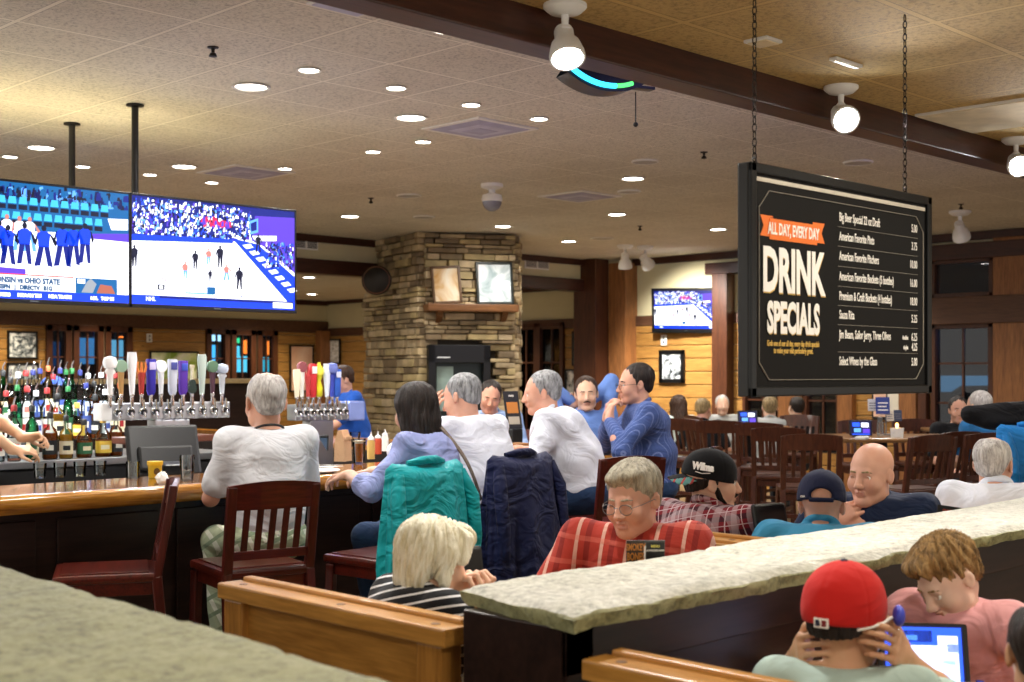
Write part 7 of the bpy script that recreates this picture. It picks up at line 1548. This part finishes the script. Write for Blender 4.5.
r = thing('glass_jar', 'ribbed glass jar on the booth table left of the boy in the red cap', 'jar', (*at(778, 373, 3.25)[:2], .75)); m = MB(); m.lathe([(.001, 0), (.038, 0), (.040, .02), (.041, .10), (.038, .115), (.036, .12), (.037, .135), (.034, .135), (.034, .12), (.037, .10), (.036, .01), (.001, .01)], M_clear, n=28); m.build('jar_body', r, 50)
m = MB(); m.lathe([(.0375, .122), (.040, .124), (.040, .130), (.0375, .132)], M_clear, n=28); m.build('rim', r, 50)
crumple('napkin', 'crumpled white napkin showing over the left end of the stone wall', (*at(500, 373, 3.45)[:2], .985), .05, M_paper, 'napkin', 3, (1.6, 1, .6))
r = thing('table_caddy', 'wooden caddy carrying a napkin behind the stone wall end', 'caddy', (*at(500, 373, 3.45)[:2], .75), -PI/4); m = MB(); m.b2((-.08, -.05, 0), (.08, .05, .232), M_pine, .006); m.build('caddy_box', r); m = MB(); m.tube([(-.07, 0, .2), (-.07, 0, .232)], .004, M_black); m.build('post', r)
# white paper napkin held on the lap of the woman in lavender
# ================================================================ light and camera
def spot(loc, power, size=150, blend=.9, color=(1, .955, .89), r=.08, aim=(0, 0, -1)):
    l = bpy.data.lights.new('room_light', 'SPOT'); l.energy = power; l.spot_size = math.radians(size); l.spot_blend = blend; l.color = color; l.shadow_soft_size = r
    o = bpy.data.objects.new('room_light', l); COL.objects.link(o); o.location = loc; o.rotation_euler = Vector(aim).to_track_quat('-Z', 'Y').to_euler(); return o
for x, y, z, k in LIGHTS: spot((x, y, z), 55*k, 160, .8)
for c, a, sc in SPOTS: spot(c, 60 if sc < 1.4 else 190, 95, .7, (1, .95, .88), .04, a)
# unseen downlights added to warm the low booth ceiling (above and behind the photographer)
for x, y, w_ in ((1.2, .2, 'above the photographer'), (3.4, 1.2, 'over the boys at the tablet'), (5.2, 1.0, 'right of the boys at the tablet'), (8.5, 1.5, 'farthest along the stone wall'), (-.5, 1.6, 'over the left stone ledge')): 
    dup(pb, (x, y, 2.8), 0, 'added unseen round light in the low ceiling '+w_, 'added low ceiling lights'); spot((x, y, 2.77), 45, 165, .8, (1, .9, .74))
for x, y in ((3.5, 4.3), (6.5, 3.8), (9.5, 4.2), (12, 6.5), (9.5, 8.3), (12.5, 9.5), (1.5, 5.2), (12.6, 3.5), (2.6, 8.0), (5, 10.5), (8, 11), (11.5, 16.5), (9, 17.5)):
    spot((x, y, 3.2 if y < 13 else 2.9), 60, 165, .8)
r = thing('added_bar_strip', 'long narrow lamp strip under the big televisions lighting the bottles', 'lamp', (3.2, 8.1, 2.14)); m = MB(); m.b2((-1.6, -.03, 0), (1.6, .03, .03), M_black, .004); m.build('housing', r); m = MB(); m.b2((-1.58, -.022, -.004), (1.58, .022, 0), emit('strip_glow', 'f4f8ff', 12)); m.build('diffuser', r)  # lamp added out of sight behind the screens to brighten the bottles
m = MB(); [m.b2((x-.01, -.01, .03), (x+.01, .01, .14), M_black) for x in (-1.2, 1.2)]; m.build('hanger', r)
l = bpy.data.lights.new('bar_light', 'AREA'); l.shape = 'RECTANGLE'; l.size = 3.1; l.size_y = .05; l.energy = 62; l.color = (.95, .98, 1); o = bpy.data.objects.new('bar_light', l); COL.objects.link(o); o.location = (3.2, 8.1, 2.125)
r = thing('added_uplight', 'slim lamp bar on the screen bracket throwing warm light onto the ceiling', 'lamp', (3.4, 7.95, 2.36)); m = MB(); m.b2((-1.3, -.04, -.03), (1.3, .04, 0), M_black, .004); m.build('housing', r); m = MB(); m.b2((-1.28, -.03, 0), (1.28, .03, .004), emit('uplight_glow', 'ffd88a', 3)); m.build('diffuser', r)  # unseen uplight added for the yellow bands on the ceiling
l = bpy.data.lights.new('uplight', 'AREA'); l.shape = 'RECTANGLE'; l.size = 2.5; l.size_y = .05; l.energy = 11; l.color = (1, .85, .5); l.spread = 2.9; o = bpy.data.objects.new('uplight', l); COL.objects.link(o); o.location = (3.4, 7.95, 2.37); o.rotation_euler = (PI, 0, 0)
r = thing('added_violet_strip', 'slim violet lamp strip on the far side of the dark beam', 'lamp', (7.5, 3.12, 2.9)); m = MB(); m.b2((-3, -.035, -.02), (3, .02, 0), M_black, .003); m.build('housing', r); m = MB(); m.b2((-2.98, -.02, 0), (2.98, .012, .004), emit('violet_glow', '8070ff', 2)); m.build('diffuser', r)  # hidden strip added to tint the ceiling by the beam violet
l = bpy.data.lights.new('violet_light', 'AREA'); l.shape = 'RECTANGLE'; l.size = 6; l.size_y = .03; l.energy = 9; l.color = (.42, .38, 1); o = bpy.data.objects.new('violet_light', l); COL.objects.link(o); o.location = (7.5, 3.14, 2.92); o.rotation_euler = (PI-.9, 0, 0)
# log wall washers
for x, y in ((14.2, 11.2), (14.2, 8.4), (14.3, 15.3), (13.2, 19.2), (10.2, 19.2), (8.6, 19.2)): spot((x, y, 3.1 if y < 13 else 2.85), 55 if y < 13 else 95, 120, .8, (1, .85, .6))
w = bpy.data.worlds.new('room_air'); scene.world = w; w.use_nodes = True
w.node_tree.nodes['Background'].inputs[0].default_value = (1, .92, .82, 1); w.node_tree.nodes['Background'].inputs[1].default_value = .62
cd = bpy.data.cameras.new('camera'); cam = bpy.data.objects.new('camera', cd); COL.objects.link(cam)
cam.location = (0, 0, CAMZ); cam.rotation_euler = (PI/2, 0, -PI/4); cd.sensor_width = 36; cd.lens = FPX/1024*36; cd.shift_y = (HZ-341)/1024; cd.clip_start = .05
scene.camera = cam; cd.dof.use_dof = True; cd.dof.focus_distance = 5.5; cd.dof.aperture_fstop = 4.5
scene.view_settings.view_transform = 'Standard'; scene.view_settings.look = 'None'; scene.view_settings.gamma = 1; scene.view_settings.exposure = .95; scene.view_settings.use_curve_mapping = False
scene.cycles.max_bounces = 8; scene.cycles.diffuse_bounces = 4; scene.cycles.use_denoising = True; scene.cycles.sample_clamp_indirect = 8
print('OBJECTS', len(bpy.data.objects))

for o in bpy.data.objects:
    if o.get('label') and len(o['label'].split()) > 16: print('LONG', o.name, o['label'])
_l = {}
for o in bpy.data.objects:
    if o.get('label'): _l.setdefault(o['label'], []).append(o.name)
print('DUPS', [(k, len(v)) for k, v in _l.items() if len(v) > 1])
